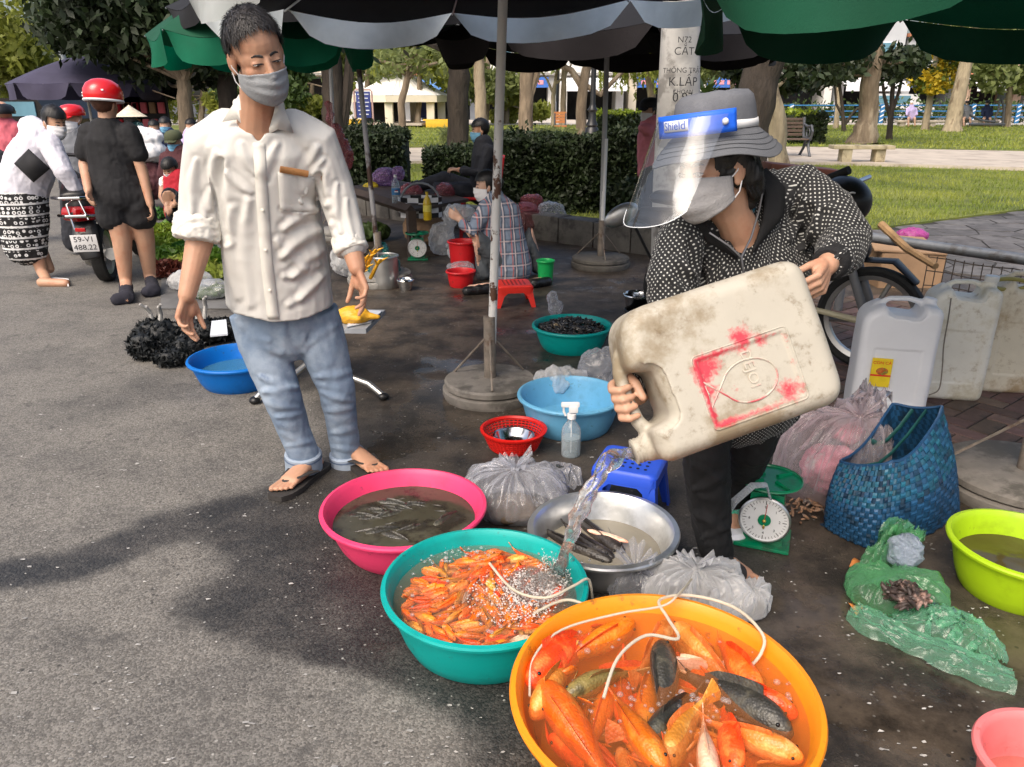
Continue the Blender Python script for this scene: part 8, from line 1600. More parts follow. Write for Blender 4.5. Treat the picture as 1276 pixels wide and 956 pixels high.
Y = 8.7; r, q, Rm = fig('man in dark clothes sitting back on a red plastic chair', (598, 163, Y), (-1, -.25, -.15), [([(600, 172, Y), (603, 188, Y), (600, 235, Y)], [.05, .09, .11]), ([(612, 190, Y - .12), (600, 215, Y - .2), (572, 212, Y - .2)], [.045, .04, .03]), ([(592, 242, Y), (545, 238, Y - .1), (520, 285, Y - .1)], [.085, .06, .04])], [('jacket', CL['dark_cloth_b'], [([(602, 178, Y), (604, 192, Y), (602, 240, Y)], [(.13, .1), (.19, .13), (.18, .15)], (.3, 1, 0)), ([(608, 188, Y - .14), (600, 216, Y - .22), (578, 213, Y - .22)], [.075, .062, .05])]), ('trousers', CL['dark_cloth_b'], [([(600, 240, Y), (545, 236, Y - .15), (528, 275, Y - .15)], [.12, .08, .06]), ([(600, 242, Y + .15), (552, 222, Y + .05), (522, 232, Y)], [.12, .08, .06])]), ('shoe', BLACKP, [([(526, 284, Y - .15), (512, 290, Y - .15)], [.05, .04]), ([(520, 230, Y), (514, 240, Y)], [.05, .045])])], MASKB, hairk=HK, hands=[((572, 212, Y - .2), (-.9, 0, .1), (0, .4, -1), 1)], vox=.009, eye=True)
Y = 6.55; r, q, Rm = fig('woman in blue plaid shirt squatting on a small red stool', (606, 232, Y), (-.95, -.22, -.12), [([(610, 242, Y), (618, 258, Y)], [.05, .07]), ([(622, 265, Y), (634, 330, Y)], [.11, .12]), ([(604, 264, Y - .1), (584, 292, Y - .12), (574, 274, Y - .1)], [.045, .04, .03]), ([(632, 338, Y), (590, 296, Y - .15), (602, 346, Y - .1)], [.09, .06, .04]), ([G(586, 360, .03), G(608, 358, .04)], [.032, .04]), ([(640, 338, Y + .1), (664, 292, Y + .1), (672, 335, Y + .1)], [.09, .06, .04]), ([G(668, 352, .03), G(680, 350, .03)], [.04, .035])],
 [('plaid_shirt', PLAID, [([(614, 248, Y), (620, 264, Y), (628, 300, Y), (636, 336, Y)], [(.10, .09), (.19, .13), (.185, .14), (.20, .16)], (1, .3, 0)), ([(606, 260, Y - .08), (588, 290, Y - .13), (578, 280, Y - .12)], [.075, .065, .05])]), ('shoe', BLACKP, [([G(582, 363, .03), G(608, 360, .035)], [.038, .042])]), ('shoe', BLACKP, [([G(666, 354, .03), G(682, 351, .03)], [.044, .04])]), ('trousers', CL['slate_trouser'], [([(636, 338, Y), (592, 296, Y - .13), (602, 342, Y - .1)], [.13, .085, .065]), ([(642, 338, Y + .1), (662, 294, Y + .1), (670, 332, Y + .1)], [.12, .08, .065])])], MASKW, hairk=HKL, skin=SKIN3, vox=.009, hands=[((574, 274, Y - .1), (-.8, 0, .5), (0, 1, 0), 1)], eye=True)
mb = MB(); mb.ell(q(-.03, -.10, .02), (.05, .05, .05)); mb.build('hair_bun', HAIR, r); mb = MB(); mb.ell(q(-.02, -.115, .085), (.03, .012, .045), Rm); mb.build('hair_clip', M('hot_pink', (.85, .02, .16), .4, .05), r)
Y = 8.9; r, q, Rm = fig('woman in black cap, white mask and pink shirt behind the concrete pole', (809, 139, Y), (-.9, -.5, -.1), [([(810, 148, Y), (812, 165, Y), (812, 225, Y)], [.05, .09, .1]), ([(812, 225, Y), (812, 292, Y)], [.1, .05])], [('shirt', CL['rose_cloth'], [([(810, 153, Y), (812, 168, Y), (813, 215, Y)], [(.11, .1), (.16, .12), (.17, .12)], (1, 0, 0)), ([(800, 160, Y - .1), (806, 162, Y - .1)], [.05, .07])]), ('trousers', CL['dark_cloth_b'], [([(812, 215, Y), (812, 290, Y)], [.15, .09])])], MASKW, hairk=HKL); capm(q, Rm, r, CL['black_tee'], 'cap', True, 1.12)
for x, lab, top, hat in ((1136, 'elderly person in lavender shirt seated far right by the railing', 'lavender', None), (1057, 'seated person in grey top with dark hat beyond the lawn', 'grey_cloth', 1), (1082, 'seated person in navy top right of the grey one', 'navy_cloth_b', 1)):
 Y = 45; xx = x if x > 1100 else x + 148; dx = 1; r, q, Rm = fig(lab, (xx, 129, Y), (-.2, -1, 0), [([(xx, 132, Y), (xx, 138, Y), (xx, 146, Y)], [.06, .12, .14]), ([(xx - 3, 147, Y), (xx - 4, 148, Y - .45), (xx - 4, 157, Y - .45)], [.09, .07, .05]), ([(xx + 3, 147, Y), (xx + 4, 148, Y - .45), (xx + 4, 157, Y - .45)], [.09, .07, .05])], [('top', CL[top], [([(xx, 133, Y), (xx, 137, Y), (xx, 147, Y)], [.14, .22, .22]), ([(xx - 5, 136, Y), (xx - 6, 143, Y - .2)], [.09, .07]), ([(xx + 5, 136, Y), (xx + 6, 143, Y - .2)], [.09, .07])])], vox=.03, skin=SKIN3)
 if hat: capm(q, Rm, r, BLACKP, 'hat', True, 1.3)
 else: mb = MB(); mb.ell(q(0, -.02, .06), (.085, .1, .075)); mb.build('hair', MASKW, r)
mb = MB(); a, b = P(1120, 149, 45), P(1245, 149, 45); mb.box(((a.x + b.x) / 2, 45.2, a.z - .1), (b.x - a.x, .5, .12), bev=.02); 
for t in (.05, .35, .65, .95): mb.box((a.x + (b.x - a.x) * t, 45.2, (a.z - .16) / 2), (.3, .4, a.z - .16))
tag(mb.build('stone_ledge', PATH), 'long pale stone ledge with seated people by railing', 'ledge')
# ================================================================ scooter and motorbike
BKP = M('black_gloss', (.012, .011, .011), .4, .1, 5, coat=.12, spec=.3); CHR = M('chrome', (.6, .6, .6), .15, .05, 5, metal=1); LENS = M('red_lens', (.35, .005, .008), .12, .2, 20, coat=.6)
def wheel(root, c, r, ax, wd=.05, sp=0):
 rot = V3((0, 0, 1)).rotation_difference(V3(ax)).to_matrix(); mb = MB(); mb.lathe([(r - wd * 1.1, -wd * .6), (r - wd * .5, -wd), (r - wd * .1, -wd * .75), (r, 0), (r - wd * .1, wd * .75), (r - wd * .5, wd), (r - wd * 1.1, wd * .6)], c, 44, rot, close=True); w_ = mb.build('tyre', RUBBER, root); mb = MB(); mb.lathe([(r - wd * 1.1, -wd * .6), (r - wd * 1.1, wd * .6), (r - wd * 1.7, wd * .4), (r - wd * 1.7, -wd * .4)], c, 36, rot, close=True); mb.build('rim', STEEL, w_)
 mb = MB(); mb.lathe([(0, -.06), (.045, -.06), (.045, .06), (0, .06)], c, 16, rot); mb.build('hub', STEEL, w_)
 for i in range(sp): a = 2 * PI * i / sp; mb = MB(); mb.tube([V3(c) + rot @ V3((.04 * cos(a), .04 * sin(a), .02 * (-1) ** i)), V3(c) + rot @ V3(((r - wd * 1.5) * cos(a + .2), (r - wd * 1.5) * sin(a + .2), 0))], .0025 if sp > 8 else .014, 5); mb.build('spoke', STEEL, w_)
def scooter():
 root = thing('scooter', 'black scooter parked with its rear plate towards the camera', 'scooter', tuple(G(128, 358))); D = V3((-.22, 1, 0)).normalized(); S = V3((1, .22, 0)).normalized(); U = V3((-.20, .02, 1)).normalized(); o = G(133, 357)
 q = lambda s, d, z: o + S * s + D * d + U * z; wheel(root, q(0, .24, .24), .24, S, .055, 0); wheel(root, q(0, 1.45, .24), .24, S, .05, 0)
 mb = MB(); mb.tube([q(0, -.02, .60), q(0, .12, .66), q(0, .5, .62), q(0, .85, .45)], [(.07, .06), (.14, .14), (.17, .15), (.12, .10)], 18, hint=S, round_=True); mb.tube([q(0, .85, .30), q(0, 1.2, .28)], [(.16, .04), (.13, .04)], 12, hint=S, round_=True); mb.tube([q(0, 1.2, .25), q(0, 1.25, .6), q(0, 1.15, .95)], [(.18, .06), (.19, .08), (.12, .08)], 14, hint=S, round_=True); fuse(mb, 'body', BKP, root, voxel=.014, it=5)
 mb = MB(); mb.tube([q(0, .02, .74), q(0, .3, .80), q(0, .8, .76)], [(.10, .035), (.15, .05), (.12, .04)], 14, hint=S, round_=True); mb.build('seat', BLACKP, root)
 mb = MB(); mb.tube([q(-.10, .0, .60), q(.0, -.05, .60), q(.10, .0, .60)], [(.03, .055), (.035, .06), (.03, .055)], 12, hint=D, round_=True); mb.build('tail_light', LENS, root)
 for z in (.72, .58): mb = MB(); mb.tube([q(-.2, .35, z - .04), q(-.17, .05, z), q(-.07, -.10, z + .01), q(.07, -.10, z + .01), q(.17, .05, z), q(.2, .35, z - .04)], .013, 8); mb.build('grab_rail', CHR, root)
 mb = MB(); mb.tube([q(-.05, -.085, .48), q(-.05, -.06, .68), q(.05, -.06, .74), q(.08, -.09, .56)], .009, 8); mb.build('guard_hoop', CHR, root)
 mb = MB(); mb.tube([q(0, .02, .52), q(0, -.08, .40), q(0, -.10, .26)], [(.09, .03), (.10, .02), (.07, .015)], 12, hint=S, round_=True); mb.build('mudguard', BLACKP, root)
 W_ = (U - D * .25).normalized(); pc_ = q(0, -.13, .38); M4 = basis(pc_, S, W_); mb = MB(); mb.box((0, 0, 0), (.19, .14, .004), bev=.002); mb.v = [M4 @ v for v in mb.v]; pl = mb.build('licence_plate', M('plate_white', (.72, .72, .72), .5, .04), root)
 for s, y in (('59-V1', .033), ('488.22', -.033)): text('plate_text', s, .062, M4 @ Matrix.Translation((0, y, .0028)), M('plate_ink', (.03, .03, .035), .6, 0), pl, .0004)
 mb = MB(); mb.box(q(0, -.11, .485), (.08, .015, .03), bev=.004); mb.build('reflector', LENS, root); mb = MB(); mb.tube([q(.13, -.02, .27), q(.14, .35, .24)], [.05, .045], 14); mb.build('exhaust', STEEL, root); mb = MB(); mb.ell(q(-.10, .25, .22), (.06, .13, .09)); mb.build('engine_case', STEEL, root); mb = MB(); mb.tube([q(-.08, .5, .22), q(-.2, .45, .02)], .012, 8); mb.build('side_stand', BLACKP, root)
 mb = MB(); mb.tube([q(-.34, 1.05, 1.0), q(0, 1.15, .97), q(.34, 1.05, 1.0)], .016, 8); mb.build('handlebar', BLACKP, root); mb = MB(); mb.ell(q(0, 1.18, .98), (.12, .09, .08)); mb.build('headset', BKP, root); mb = MB(); mb.ell(q(-.12, .42, .55), (.02, .02, .03)); mb.build('indicator', M('amber_lens', (.7, .25, .02), .2, .1), root)
scooter()
def motorbike():
 Y = 4.25; root = thing('motorbike', 'black motorbike parked behind the pouring woman, front wheel showing', 'motorbike', tuple(G(1000, 455))); fw = P(1084, 398, 4.15); ax = V3((.62, .8, 0)).normalized(); k = .29
 fw.z = .29; wheel(root, fw, .29, ax, .042, 3); D = V3((.8, -.62, 0)).normalized(); q = lambda d, z, s=0: V3((fw.x, fw.y, 0)) + D * d + ax * s + V3((0, 0, z)); wheel(root, q(-1.12, .29), .29, ax, .045, 3)
 for s in (-.075, .075): mb = MB(); mb.tube([q(0, .29, s), q(-.10, .52, s), q(-.23, .86, s)], [.026, .024, .02], 12); mb.build('fork', M('dull_grey', (.16, .16, .165), .45, .15), root)
 mb = MB(); mb.tube([q(.20, .52), q(.08, .62), q(-.10, .61), q(-.27, .5)], [(.05, .012), (.065, .014), (.065, .014), (.05, .012)], 12, hint=ax, round_=True); mb.build('mudguard', BKP, root)
 mb = MB(); mb.tube([q(-.12, .66), q(-.25, .92)], [(.12, .07), (.10, .09)], 14, hint=ax, round_=True); mb.tube([q(-.22, .75), q(-.6, .62), q(-1.1, .72), q(-1.45, .74)], [(.12, .16), (.13, .10), (.15, .09), (.08, .05)], 14, hint=ax, round_=True); mb.tube([q(-.25, .8), q(-.32, .45)], [(.17, .05), (.14, .04)], 12, hint=ax, round_=True); fuse(mb, 'body', BKP, root, voxel=.014, it=4)
 for t in (0, 1): mb = MB(); mb.tube([q(-.16 - .04 * t, .62 - .02 * t, -.135), q(-.19 - .04 * t, .80, -.13)], [(.012, .004), (.016, .004)], 6); mb.build('stripe', M('cream_decal', (.5, .45, .25), .5, .1), root)
 mb = MB(); mb.tube([q(-.45, .82), q(-.9, .84), q(-1.35, .86)], [(.10, .04), (.14, .05), (.11, .04)], 14, hint=ax, round_=True); mb.build('seat', BLACKP, root); mb = MB(); mb.box(q(-.50, .32), (.30, .22, .22), Matrix.Rotation(-.34, 3, 'Z'), .04); mb.build('engine', M('engine_grey', (.13, .13, .13), .45, .2, 20), root)
 mb = MB(); mb.tube([q(-.20, 1.02, -.34), q(-.26, .98, -.1), q(-.26, .98, .1), q(-.20, 1.02, .34)], .014, 8); mb.build('handlebar', CHR, root); mb = MB(); mb.tube([P(1028, 224, 3.95), P(1058, 212, 3.85)], [.019, .021], 12); mb.build('grip', RUBBER, root); mb = MB(); mb.tube([P(1040, 222, 3.9), P(1050, 236, 3.88)], .008, 6); mb.build('brake_lever', BLACKP, root)
 mb = MB(); mb.tube([q(0, .29, -.1), q(-.3, .33, -.14)], [.02, .015], 8); mb.build('foot_peg', M('pale_arm', (.5, .45, .3), .5, .1), root)
 c = P(1052, 250, 3.8); hr = thing('helmet', 'glossy black helmet with white swirl hung on the motorbike handlebar', 'helmet', tuple(c)); mb = MB(); mb.ell(c, (.125, .14, .115), Matrix.Rotation(R(25), 3, 'Y'), 26, 18); mb.build('shell', BKP, hr)
 for s0, s1 in ((1044, 248), (1062, 246)): mb = MB(); mb.tube([P(s0 + 7 * cos(t), s1 + 6 * sin(t), 3.80 - .137 + .02 * abs(cos(t))) for t in np.linspace(.5, 5.2, 14)], .004, 6); mb.build('swirl_decal', M('white_decal', (.6, .6, .6), .4, 0), hr)
motorbike()
mr_ = thing('mirror', 'chrome backed oval mirror at left of the woman behind face shield', 'mirror', tuple(P(772, 270, 4.6))); mb = MB(); mb.ell(P(774, 268, 4.6), (.11, .03, .06), Matrix.Rotation(R(-30), 3, 'Y')); mb.build('housing', STEEL, mr_); mb = MB(); mb.tube([P(790, 280, 4.62), P(815, 330, 4.65), P(830, 370, 4.65)], .009, 8); mb.build('stalk', BLACKP, mr_)
mb = MB(); mb.box(P(998, 212, 4.6), (.42, .2, .05), Matrix.Rotation(.1, 3, 'Y'), .012); tag(mb.build('seat_board', M('brown_vinyl', (.11, .035, .022), .5, .1, 5)), 'flat brown board on the motorbike behind the woman', 'board')
ra, rb = P(1058, 292, 5.4), P(1330, 331, 4.4); root = thing('pipe_rail', 'grey pipe rail at right above the jerrycans', 'rail', (ra.x, ra.y, 0)); mb = MB(); mb.tube([ra, rb], .034, 16); mb.build('rail', PIPE, root)
for p in (ra, rb): mb = MB(); mb.tube([V3((p.x, p.y, 0)), p], .03, 12); mb.build('post', PIPE, root)
WIRE = M('rusty_wire', (.07, .055, .045), .7, .2, 30); wm_ = thing('wire_panel', 'rusty wire mesh panel under the grey pipe rail', 'wire mesh', tuple(ra.lerp(rb, .6) * V3((1, 1, 0)))); A0, B0 = ra.lerp(rb, .42), rb
for i in range(15): p = A0.lerp(B0, i / 14) - V3((0, 0, .06)); mb = MB(); mb.tube([p, V3((p.x + ru(-.01, .01), p.y, .02))], .0035, 5); mb.build('wire', WIRE, wm_)
for j in range(6): z = -.07 - j * .09; mb = MB(); mb.tube([A0.lerp(B0, t / 6) + V3((0, 0, z + ru(-.008, .008))) for t in range(7)], .0035, 5); mb.build('wire', WIRE, wm_)
CARD = M('cardboard', (.30, .19, .11), .85, .15, 6); c = G(1118, 352); root = thing('cardboard_box', 'torn cardboard box of scraps left of the wire mesh', 'box', tuple(c))
for dx, dy, sx, sy in ((0, -.2, .5, .012), (0, .2, .5, .012), (-.25, 0, .012, .4), (.25, 0, .012, .4)): mb = MB(); mb.box(c + V3((dx, dy, .14)), (sx, sy, .28)); mb.build('side', CARD, root, smooth=0)
mb = MB(); mb.prism([c + V3((-.33, -.2, .30)), c + V3((.25, -.22, .27)), c + V3((.2, .1, .35)), c + V3((-.28, .1, .38))], (0, 0, .012)); mb.build('flap', CARD, root, smooth=0)
mb = MB(); mb.tube([P(1098, 280, 5.3), P(1130, 310, 5.0), P(1166, 332, 4.7)], [.028, .022], 8); tag(mb.build('wood_stick', M('split_wood', (.34, .21, .10), .85, .3, 8)), 'split brown wooden stick leaning over the cardboard box', 'stick')
bag('bright pink plastic bag on the cardboard box', [(1128, 345, .36, .13, .08, .05)], film('pink_bag', (.75, .12, .5), .8, .2, .5, 20), .02, 12, 41, .012)
# ================================================================ stall goods in the middle distance
def crate_table(): 
 root = thing('low_table', 'dark wooden low table corner behind the market vendors', 'table', tuple(G(500, 312))); W_ = M('dark_timber', (.055, .038, .03), .7, .3, 6, .3, 30); a, b = P(424, 234, 8.6), P(512, 262, 7.4); d = (b - a).normalized()
 mb = MB(); mb.tube([a, b], [(.05, .05)] * 2, 4, hint=(0, 0, 1)); mb.build('edge_beam', W_, root, smooth=0)
 for p in (a, b): mb = MB(); mb.box((p.x, p.y, p.z / 2), (.08, .08, p.z), Matrix.Rotation(.4, 3, 'Z')); mb.build('leg', W_, root, smooth=0)
 mb = MB(); mb.prism([a + V3((0, .04, .0)), b + V3((0, .04, 0)), b + V3((.5, .9, 0)), a + V3((.5, .9, 0))], (0, 0, -.03)); mb.build('top', W_, root, smooth=0)
crate_table()
def bottle(label, x, yb, hpx, Y, prof, mat, cap, lab=None, logo=False):
 c = P(x, yb, Y); s = hpx * mpp(c) / .30; root = thing('bottle', label, 'bottle', tuple(c)); mb = MB(); mb.lathe([(r_ * s, z * s) for r_, z in prof], c, 20); mb.build('body', mat, root); mb = MB(); mb.lathe([(.016 * s, .275 * s), (.017 * s, .30 * s), (0, .302 * s)], c, 14); mb.build('cap', cap, root)
 if lab: mb = MB(); mb.lathe([(.0475 * s, .09 * s), (.0475 * s, .16 * s)], c, 20); l_ = mb.build('label', lab, root)
 if logo:
  for z, m_ in ((.012, LENS), (0, MASKW), (-.012, BLUEP)): mb = MB(); mb.box(c + V3((.012 * s, -.048 * s, (.125 + z) * s)), (.04 * s - abs(z) * s, .003, .010 * s)); mb.build('logo_band', m_, l_, smooth=0)
BP = [(0, 0), (.045, 0), (.047, .02), (.046, .18), (.035, .225), (.015, .26), (.014, .29)]
bottle('clear soft drink bottle with blue label and white cap', 494, 253, 34, 7.6, BP, film('pet_film', (.7, .8, .85), .3, .05, .05, 10), MASKW, BLUEP, True); bottle('bottle of yellow cooking oil on the vendor table', 533, 274, 34, 7.3, BP, M('yellow_oil', (.75, .52, .02), .1, .1, trans=.3), FLOWER_Y, M('oil_label', (.7, .6, .1), .5, .2, 40))
hk = thing('basket', 'black and white checked carry basket behind the bottles', 'basket', tuple(P(522, 270, 7.9)))
for zi in range(4):
 for si in range(12): a0 = 2 * PI * si / 12; a1 = 2 * PI * (si + 1) / 12; c = P(524, 270, 7.9); rr = .17; mb = MB(); mb.prism([c + V3((rr * 1.3 * cos(a), rr * .8 * sin(a), z)) for a, z in ((a0, zi * .05), (a1, zi * .05), (a1, zi * .05 + .047), (a0, zi * .05 + .047))], V3((-cos(a0), -sin(a0), 0)) * .006); mb.build('weave_square', (BLACKP, MASKW)[(si + zi) % 2], hk, smooth=0)
mb = MB(); c = P(524, 256, 7.9); mb.tube([c + V3((.2 * cos(t), 0, .02 + .2 * sin(t))) for t in np.linspace(0, PI, 12)], .012, 6); mb.build('handle', PIPE, hk)
bag('purple plastic bag on the low table by the soft drink bottle', [(484, 290, .62, .14, .10, .09), (500, 290, .66, .07, .06, .07)], V_BAG, .03, 12, 51, .012); bag('red tinted bag in the checked basket', [(515, 298, .5, .12, .1, .1)], R_BAG, .02, 12, 52, .012)
bag('red tinted bag in the basket beside the yellow bottle', [(556, 298, .5, .1, .1, .1)], R_BAG, .02, 12, 62, .012); bag('white plastic bag of goods left of the plaid shirt woman', [(552, 318, .16, .13, .1, .16), (562, 318, .36, .06, .05, .12), (575, 325, .08, .12, .09, .08)], W2_BAG, .03, 11, 53, .012)
bag('crumpled white bag on the red bucket before the plaid woman', [(575, 328, .46, .13, .1, .07)], W2_BAG, .03, 12, 54, .012); bag('red rubbish bag against the hedge right of the plaid woman', [(655, 296, .18, .17, .14, .2), (662, 292, .35, .12, .1, .1)], R_BAG, .03, 10, 55, .013); bag('clear rubbish bag beside the red rubbish bag', [(686, 296, .25, .16, .12, .14)], W_BAG, .03, 11, 56, .013)
bag('teal plastic bag of goods beside the chicken feet', [(480, 352, .12, .13, .12, .13), (478, 350, .26, .06, .05, .07)], T_BAG, .022, 12, 57, .010); bag('red mesh bag hanging from the thin white pole', [(432, 318, .95, .12, .10, .16), (430, 318, 1.12, .08, .07, .12), (424, 318, 1.3, .03, .03, .14)], R_BAG, .03, 11, 58, .012)
bag('white bag among greens on the ground at left', [(240, 362, .08, .17, .11, .08), (226, 358, .05, .1, .08, .06)], W2_BAG, .03, 11, 59, .012); bag('clear bag of cabbage left of the jeans', [(266, 372, .07, .16, .12, .07)], W_BAG, .02, 12, 60, .012); bag('greens packed inside the clear bag at left', [(266, 372, .05, .13, .10, .05)], LEAF_M, .03, 14, 6, .014, 'bag_contents', 'greens')
bag('white bag of goods behind the left sleeve cuff of the man', [(436, 345, .10, .14, .1, .1), (428, 352, .22, .08, .07, .1)], W2_BAG, .03, 11, 80, .012); bag('green leafy bundle under the low table', [(462, 300, .10, .2, .14, .09)], LEAF_M, .05, 12, 81, .014, 'greens_bundle', 'greens'); bag('tan sack slumped under the low table corner', [(528, 305, .16, .22, .16, .17)], CARD, .03, 8, 82, .014, 'sack', 'sack'); bag('yellow plastic bag on the low table edge', [(466, 292, .5, .09, .07, .08)], FLOWER_Y, .02, 12, 83, .012)
Y = 12.5; r, q, Rm = fig('vendor in rose top seated behind the white sacks', (192, 160, Y), (.3, -1, -.1), [([(192, 168, Y), (193, 180, Y), (195, 215, Y)], [.05, .1, .12])], [('shirt', CL['rose_cloth'], [([(193, 169, Y), (194, 180, Y), (196, 218, Y)], [(.14, .1), (.2, .13), (.21, .15)], (1, 0, 0))])], hairk=HKL)
Y = 13; r, q, Rm = fig('vendor in lavender top farther along the stall row', (238, 158, Y), (-.3, -1, -.1), [([(238, 166, Y), (239, 178, Y), (240, 212, Y)], [.05, .1, .12])], [('shirt', CL['lavender'], [([(239, 167, Y), (240, 178, Y), (241, 216, Y)], [(.14, .1), (.2, .13), (.21, .15)], (1, 0, 0))])], MASKW, hairk=HKL)
RP = plast('vendor_red_plastic', (.60, .015, .02)); t_, _, _, _ = tub('plastic_bucket', 'red bucket in front of the plaid shirt woman', RP, 577, 300, 40, .30, .72, .012, 'bucket'); t_, _, _, _ = tub('plastic_basin', 'red basin under clear film left of the red stool', RP, 574, 337, 38, .13, .74, .012, 'basin'); tub('plastic_bucket', 'bright green bucket behind the plaid shirt woman', plast('bucket_green', (.01, .40, .10)), 680, 324, 24, .2, .7, .01, 'bucket'); tub('lidded_pot', 'steel pot behind the teal bag', STEEL, 478, 318, 38, .26, .95, .012, 'pot'); tub('steel_bowl', 'small steel bowl on the wet ground near green scale', CHR, 505, 348, 22, .09, .7, .008, 'bowl')
bag('clear film over the red basin', [(574, 350, .12, .12, .09, .04)], W_BAG, .015, 14, 61, .012)
ch = thing('plastic_chair', 'red plastic chair the man in dark clothes sits on', 'chair', tuple(G(600, 296)))
c = P(598, 245, 8.75)
mb = MB(); mb.box(c, (.42, .42, .03), bev=.01); mb.build('seat', RP, ch); mb = MB(); mb.tube([c + V3((.2, -.2, 0)), c + V3((.26, -.2, .42)), c + V3((.26, .2, .42)), c + V3((.2, .2, 0))], .02, 8); mb.build('backrest', RP, ch)
for sx in (-.18, .18):
 for sy in (-.18, .18): mb = MB(); mb.tube([c + V3((sx, sy, 0)), V3((c.x + sx * 1.15, c.y + sy * 1.15, 0))], .02, 8); mb.build('leg', RP, ch)
tub('cooking_pot', 'dark pot with a steel bowl on top at left behind the polka dot sleeve', BLACKP, 800, 385, 46, .16, .95, .008, 'pot'); tub('steel_bowl', 'steel bowl balanced on the dark pot', CHR, 797, 366, 42, .24, .5, .01, 'bowl')
YC = M('chicken_yellow', (.80, .42, .03), .45, .15, 10); 
for i, (x, y, a) in enumerate(((455, 325, .5), (464, 318, -.2), (470, 330, .9), (452, 338, 1.4), (446, 345, 2.0))):
 mb = MB(); Yc = 5.6; b0 = P(x - 8, y + 16, Yc); t0 = P(x, y, Yc - .05); mb.tube([b0, t0], [.016, .013], 8, round_=True)
 for s in (-1, 0, 1): d = (t0 - b0).normalized() + V3((s * .6, -.2, .1 * s)); mb.tube([t0, t0 + d * .05, t0 + d * .085 - V3((0, 0, .012))], [.010, .009, .004], 6, round_=True)
 tag(fuse(mb, 'poultry_piece', YC, voxel=.005, it=2), 'yellow raw chicken foot sticking up beside the teal bag', 'chicken foot', 'yellow chicken feet')
def folding_table():
 root = thing('folding_table', 'low folding table with bent steel legs behind the jeans', 'table', tuple(G(400, 500))); zt_ = .36; a, b, c_, d_ = G(330, 408, zt_), G(456, 410, zt_), G(480, 386, zt_), G(360, 384, zt_); mb = MB(); mb.prism([a, b, c_, d_], (0, 0, -.025)); mb.build('top', M('table_grey', (.30, .32, .35), .5, .1), root, smooth=0)
 for s0, s1 in (((318, 503), (440, 470)), ((478, 498), (345, 470))):
  p, e = G(*s0), G(*s1); mb = MB(); mb.tube([p + V3((0, 0, .02)), p.lerp(e, .12) + V3((0, 0, .07)), p.lerp(e, .4) + V3((0, 0, .10)), p.lerp(e, .8) + V3((0, 0, .22)), e + V3((0, 0, .33))], .016, 10); mb.build('leg', STEEL, root); mb = MB(); mb.ell(p + V3((0, 0, .018)), (.028, .028, .02)); mb.build('foot_cap', BLACKP, root)
 mb = MB(); mb.prism([G(432, 408, .365), G(462, 402, .365), G(476, 388, .365), G(440, 386, .365)], (0, 0, .003)); tag(mb.build('paper_sheet', M('paper', (.6, .64, .7), .8, .05), smooth=0), 'pale paper sheet under the plucked yellow chicken', 'paper')
 mb = MB(); m_ = G(440, 393, .40); mb.ell(m_, (.09, .055, .05)); mb.tube([m_ + V3((.05, 0, 0)), m_ + V3((.13, -.01, -.005))], [.03, .012], 8, round_=True); mb.tube([m_ + V3((-.04, -.03, .0)), m_ + V3((.04, -.06, .0))], [.02, .018], 8, round_=True); tag(fuse(mb, 'plucked_chicken', YC, voxel=.007, it=3, disp=wr(.004, 40)), 'plucked yellow chicken on paper beside the left hand of the man', 'chicken')
folding_table()
BF = M('black_feather', (.008, .010, .011), .5, .4, 20, .4, 80); GF = M('grey_scale_leg', (.35, .34, .32), .6, .3, 30)
for lab, pts, hx in (('black chicken lying left of the blue tub, tail spread', ((200, 440, .10, .14, .11), (182, 448, .08, .09, .08), (215, 455, .05, .10, .05), (232, 446, .07, .10, .06)), (202, 418)), ('second black chicken lying behind the blue tub', ((255, 428, .08, .13, .08), (280, 424, .07, .11, .07), (238, 420, .07, .08, .07)), (262, 412))):
 root = thing('chicken', lab, 'chicken', tuple(G(*pts[0][:2]))); mb = MB(); C = []
 for x, y, z, rr, rz in pts:
  c = G(x, y); c.z = z; mb.ell(c, (rr, rr * .8, rz)); d = rng.normal(size=(420, 3)); d /= np.linalg.norm(d, axis=1)[:, None]; C.append(np.array(c) + d * np.array([rr, rr * .8, rz]) * 1.04)
 fuse(mb, 'body', BF, root, voxel=.012, it=3, disp=wr(.02, 16)); C = np.concatenate(C); C[:, 2] = np.maximum(.012, C[:, 2]); leafcloud('plumage', C, .02, BF, root, asp=.35, droop=.5)
 for s in (-.02, .02): mb = MB(); c = G(*pts[0][:2]); mb.tube([c + V3((s, 0, .16)), c + V3((s * 1.5, .02, .24)), c + V3((s * 2, -.01, .29))], [.014, .012], 8); mb.tube([c + V3((s * 2, -.01, .28)), c + V3((s * 3, -.03, .31))], .008, 6); mb.build('leg', GF, root)
mb = MB(); mb.prism([G(262, 420, .14), G(284, 418, .14), G(282, 400, .16), G(264, 402, .16)], (0, 0, .01)); tag(mb.build('paper_card', M('card_white', (.62, .66, .72), .7, .05), smooth=0), 'pale card lying on the black chickens', 'card'); 
mt_ = MB(); mt_.prism([G(200, 385, .004), G(300, 385, .004), G(300, 262, .004), G(205, 262, .004)], (0, 0, .006)); tag(mt_.build('ground_sheet', M('tarp_grey', (.12, .12, .12), .8, .3, 4), smooth=0), 'grey sheet spread under the vegetables at left', 'sheet')
TR = plast('tray_red', (.62, .03, .015)); VL = [M('veg_%d' % i, c, .5, .35, 12, tl=.25) for i, c in enumerate(((.04, .13, .02), (.20, .30, .03), (.10, .20, .02), (.30, .36, .06), (.12, .03, .02)))]
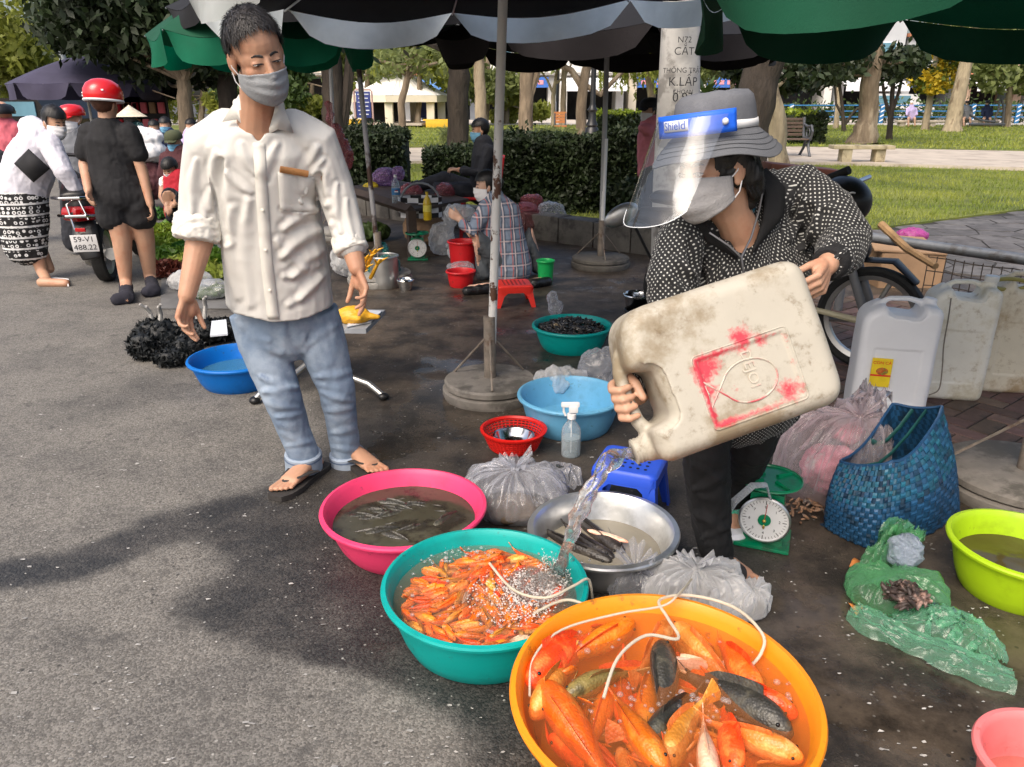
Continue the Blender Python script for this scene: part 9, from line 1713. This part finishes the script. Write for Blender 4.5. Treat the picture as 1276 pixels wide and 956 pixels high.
for i, (x, y, w_, m, tr_, lab) in enumerate(((205, 272, .22, 0, 0, 'heap of dark green herbs nearest the crouching vendor'), (228, 288, .24, 2, 1, 'red tray of fine green herbs'), (205, 296, .22, 1, 1, 'red tray of pale bean pods'), (215, 306, .24, 1, 0, 'yellow green bundle of leaves in front of the red trays'), (240, 316, .26, 0, 0, 'bundle of dark leafy greens mid mat'), (210, 325, .24, 2, 0, 'loose green leaves beside the bare legs'), (235, 336, .26, 3, 0, 'pale green lettuce heap on the sheet'), (208, 344, .20, 4, 0, 'reddish leaf bunch by the lettuce heap'), (258, 330, .24, 2, 0, 'green heap behind the rolled sleeve of the man'), (270, 350, .24, 3, 0, 'light green cabbage pieces beside the clear bag'), (278, 300, .26, 1, 0, 'yellow green heap right of the red trays'), (280, 278, .26, 0, 0, 'dark green heap at the far end of the sheet'))):
 c = G(x, y); h = .10
 if tr_: tub('tray', lab.replace('tray of', 'tray holding'), TR, x, y - 6, w_ * 2 / mpp(c), .08, .85, .012, 'tray'); h = .07
 n = 420; a = rng.uniform(0, 2 * PI, n); rr = w_ * np.sqrt(rng.random(n)) * .9; C = np.stack([c.x + rr * np.cos(a), c.y + rr * np.sin(a), (.03 if not tr_ else .07) + rng.random(n) * h * (1.1 - (rr / w_) ** 2)], 1)
 tag(leafcloud('vegetables', C, .045, VL[m], None, asp=.4), lab if not tr_ else lab.replace('red tray of', 'heap of') + ' in its tray', 'vegetables', kind='stuff')
bag('silver bag held by the crouching vendor', [(236, 286, .28, .12, .03, .13)], film('silver_bag', (.55, .55, .58), .85, .15, .4, 16), .012, 10, 70, .012)
mb = MB(); mb.prism([P(190, 112, 16), P(218, 122, 15), P(245, 128, 17), P(200, 118, 18)], (0, 0, -.02)); tag(mb.build('tarp_awning', M('tan_tarp', (.42, .32, .22), .8, .1)), 'tan tarpaulin awning right of the navy umbrella', 'awning')
for i, (x, m, lab) in enumerate(((150, 'red_vest', 'rack of red goods under the navy umbrella'), (182, 'pink_cloth', 'rack of red and pink goods right of the helmet'))):
 c = P(x, 150, 17); root = thing('goods_rack', lab, 'rack', (c.x, 17, 0)); mb = MB(); mb.box((c.x, 17.1, .75), (.9, .1, 1.5)); mb.build('frame', DARKIN, root, smooth=0)
 for r_ in range(4):
  for s in range(5): mb = MB(); mb.box((c.x - .36 + .18 * s, 17, .3 + .33 * r_), (.13, .08, .22), bev=.02); mb.build('packet', CL[m] if (r_ + s) % 3 else CARD, root, smooth=0)
for i, (x, y, lab, m) in enumerate(((182, 168, 'white plastic sack pile behind the woman in black', MASKW), (180, 190, 'dark parked bike covered in bags behind the crouching vendor', CL['maroon_cloth']))): bag(lab, [(x, 262 - i * 2, .95 - .45 * i, .38, .2, .14 + .2 * i), (x + 14, 262, .8 - .4 * i, .22, .2, .14 + .1 * i)], m, .05, 6, 71 + i, .02, 'sack', 'sack')
root = thing('parked_car', 'dark car parked far down the street at left', 'car', (P(20, 150, 24).x, 24, 0)); c = P(20, 150, 24); mb = MB(); mb.prism([(c.x - 1.2, 24, .35), (c.x + 1.1, 24, .35), (c.x + 1.1, 24, .9), (c.x + .7, 24, 1.5), (c.x - .8, 24, 1.5), (c.x - 1.2, 24, 1)], (0, 3.6, 0)); mb.build('body', BKP, root, smooth=0); mb = MB(); mb.box((c.x, 23.98, 1.2), (1.3, .04, .4)); mb.build('window', TEAL, root, smooth=0)
for s in (-.9, .8): mb = MB(); mb.tube([(c.x + s - .1, 24.6, .32), (c.x + s + .1, 24.6, .32)], .32, 16); mb.build('wheel', RUBBER, root)
bpy.data.scenes.remove(TMP)
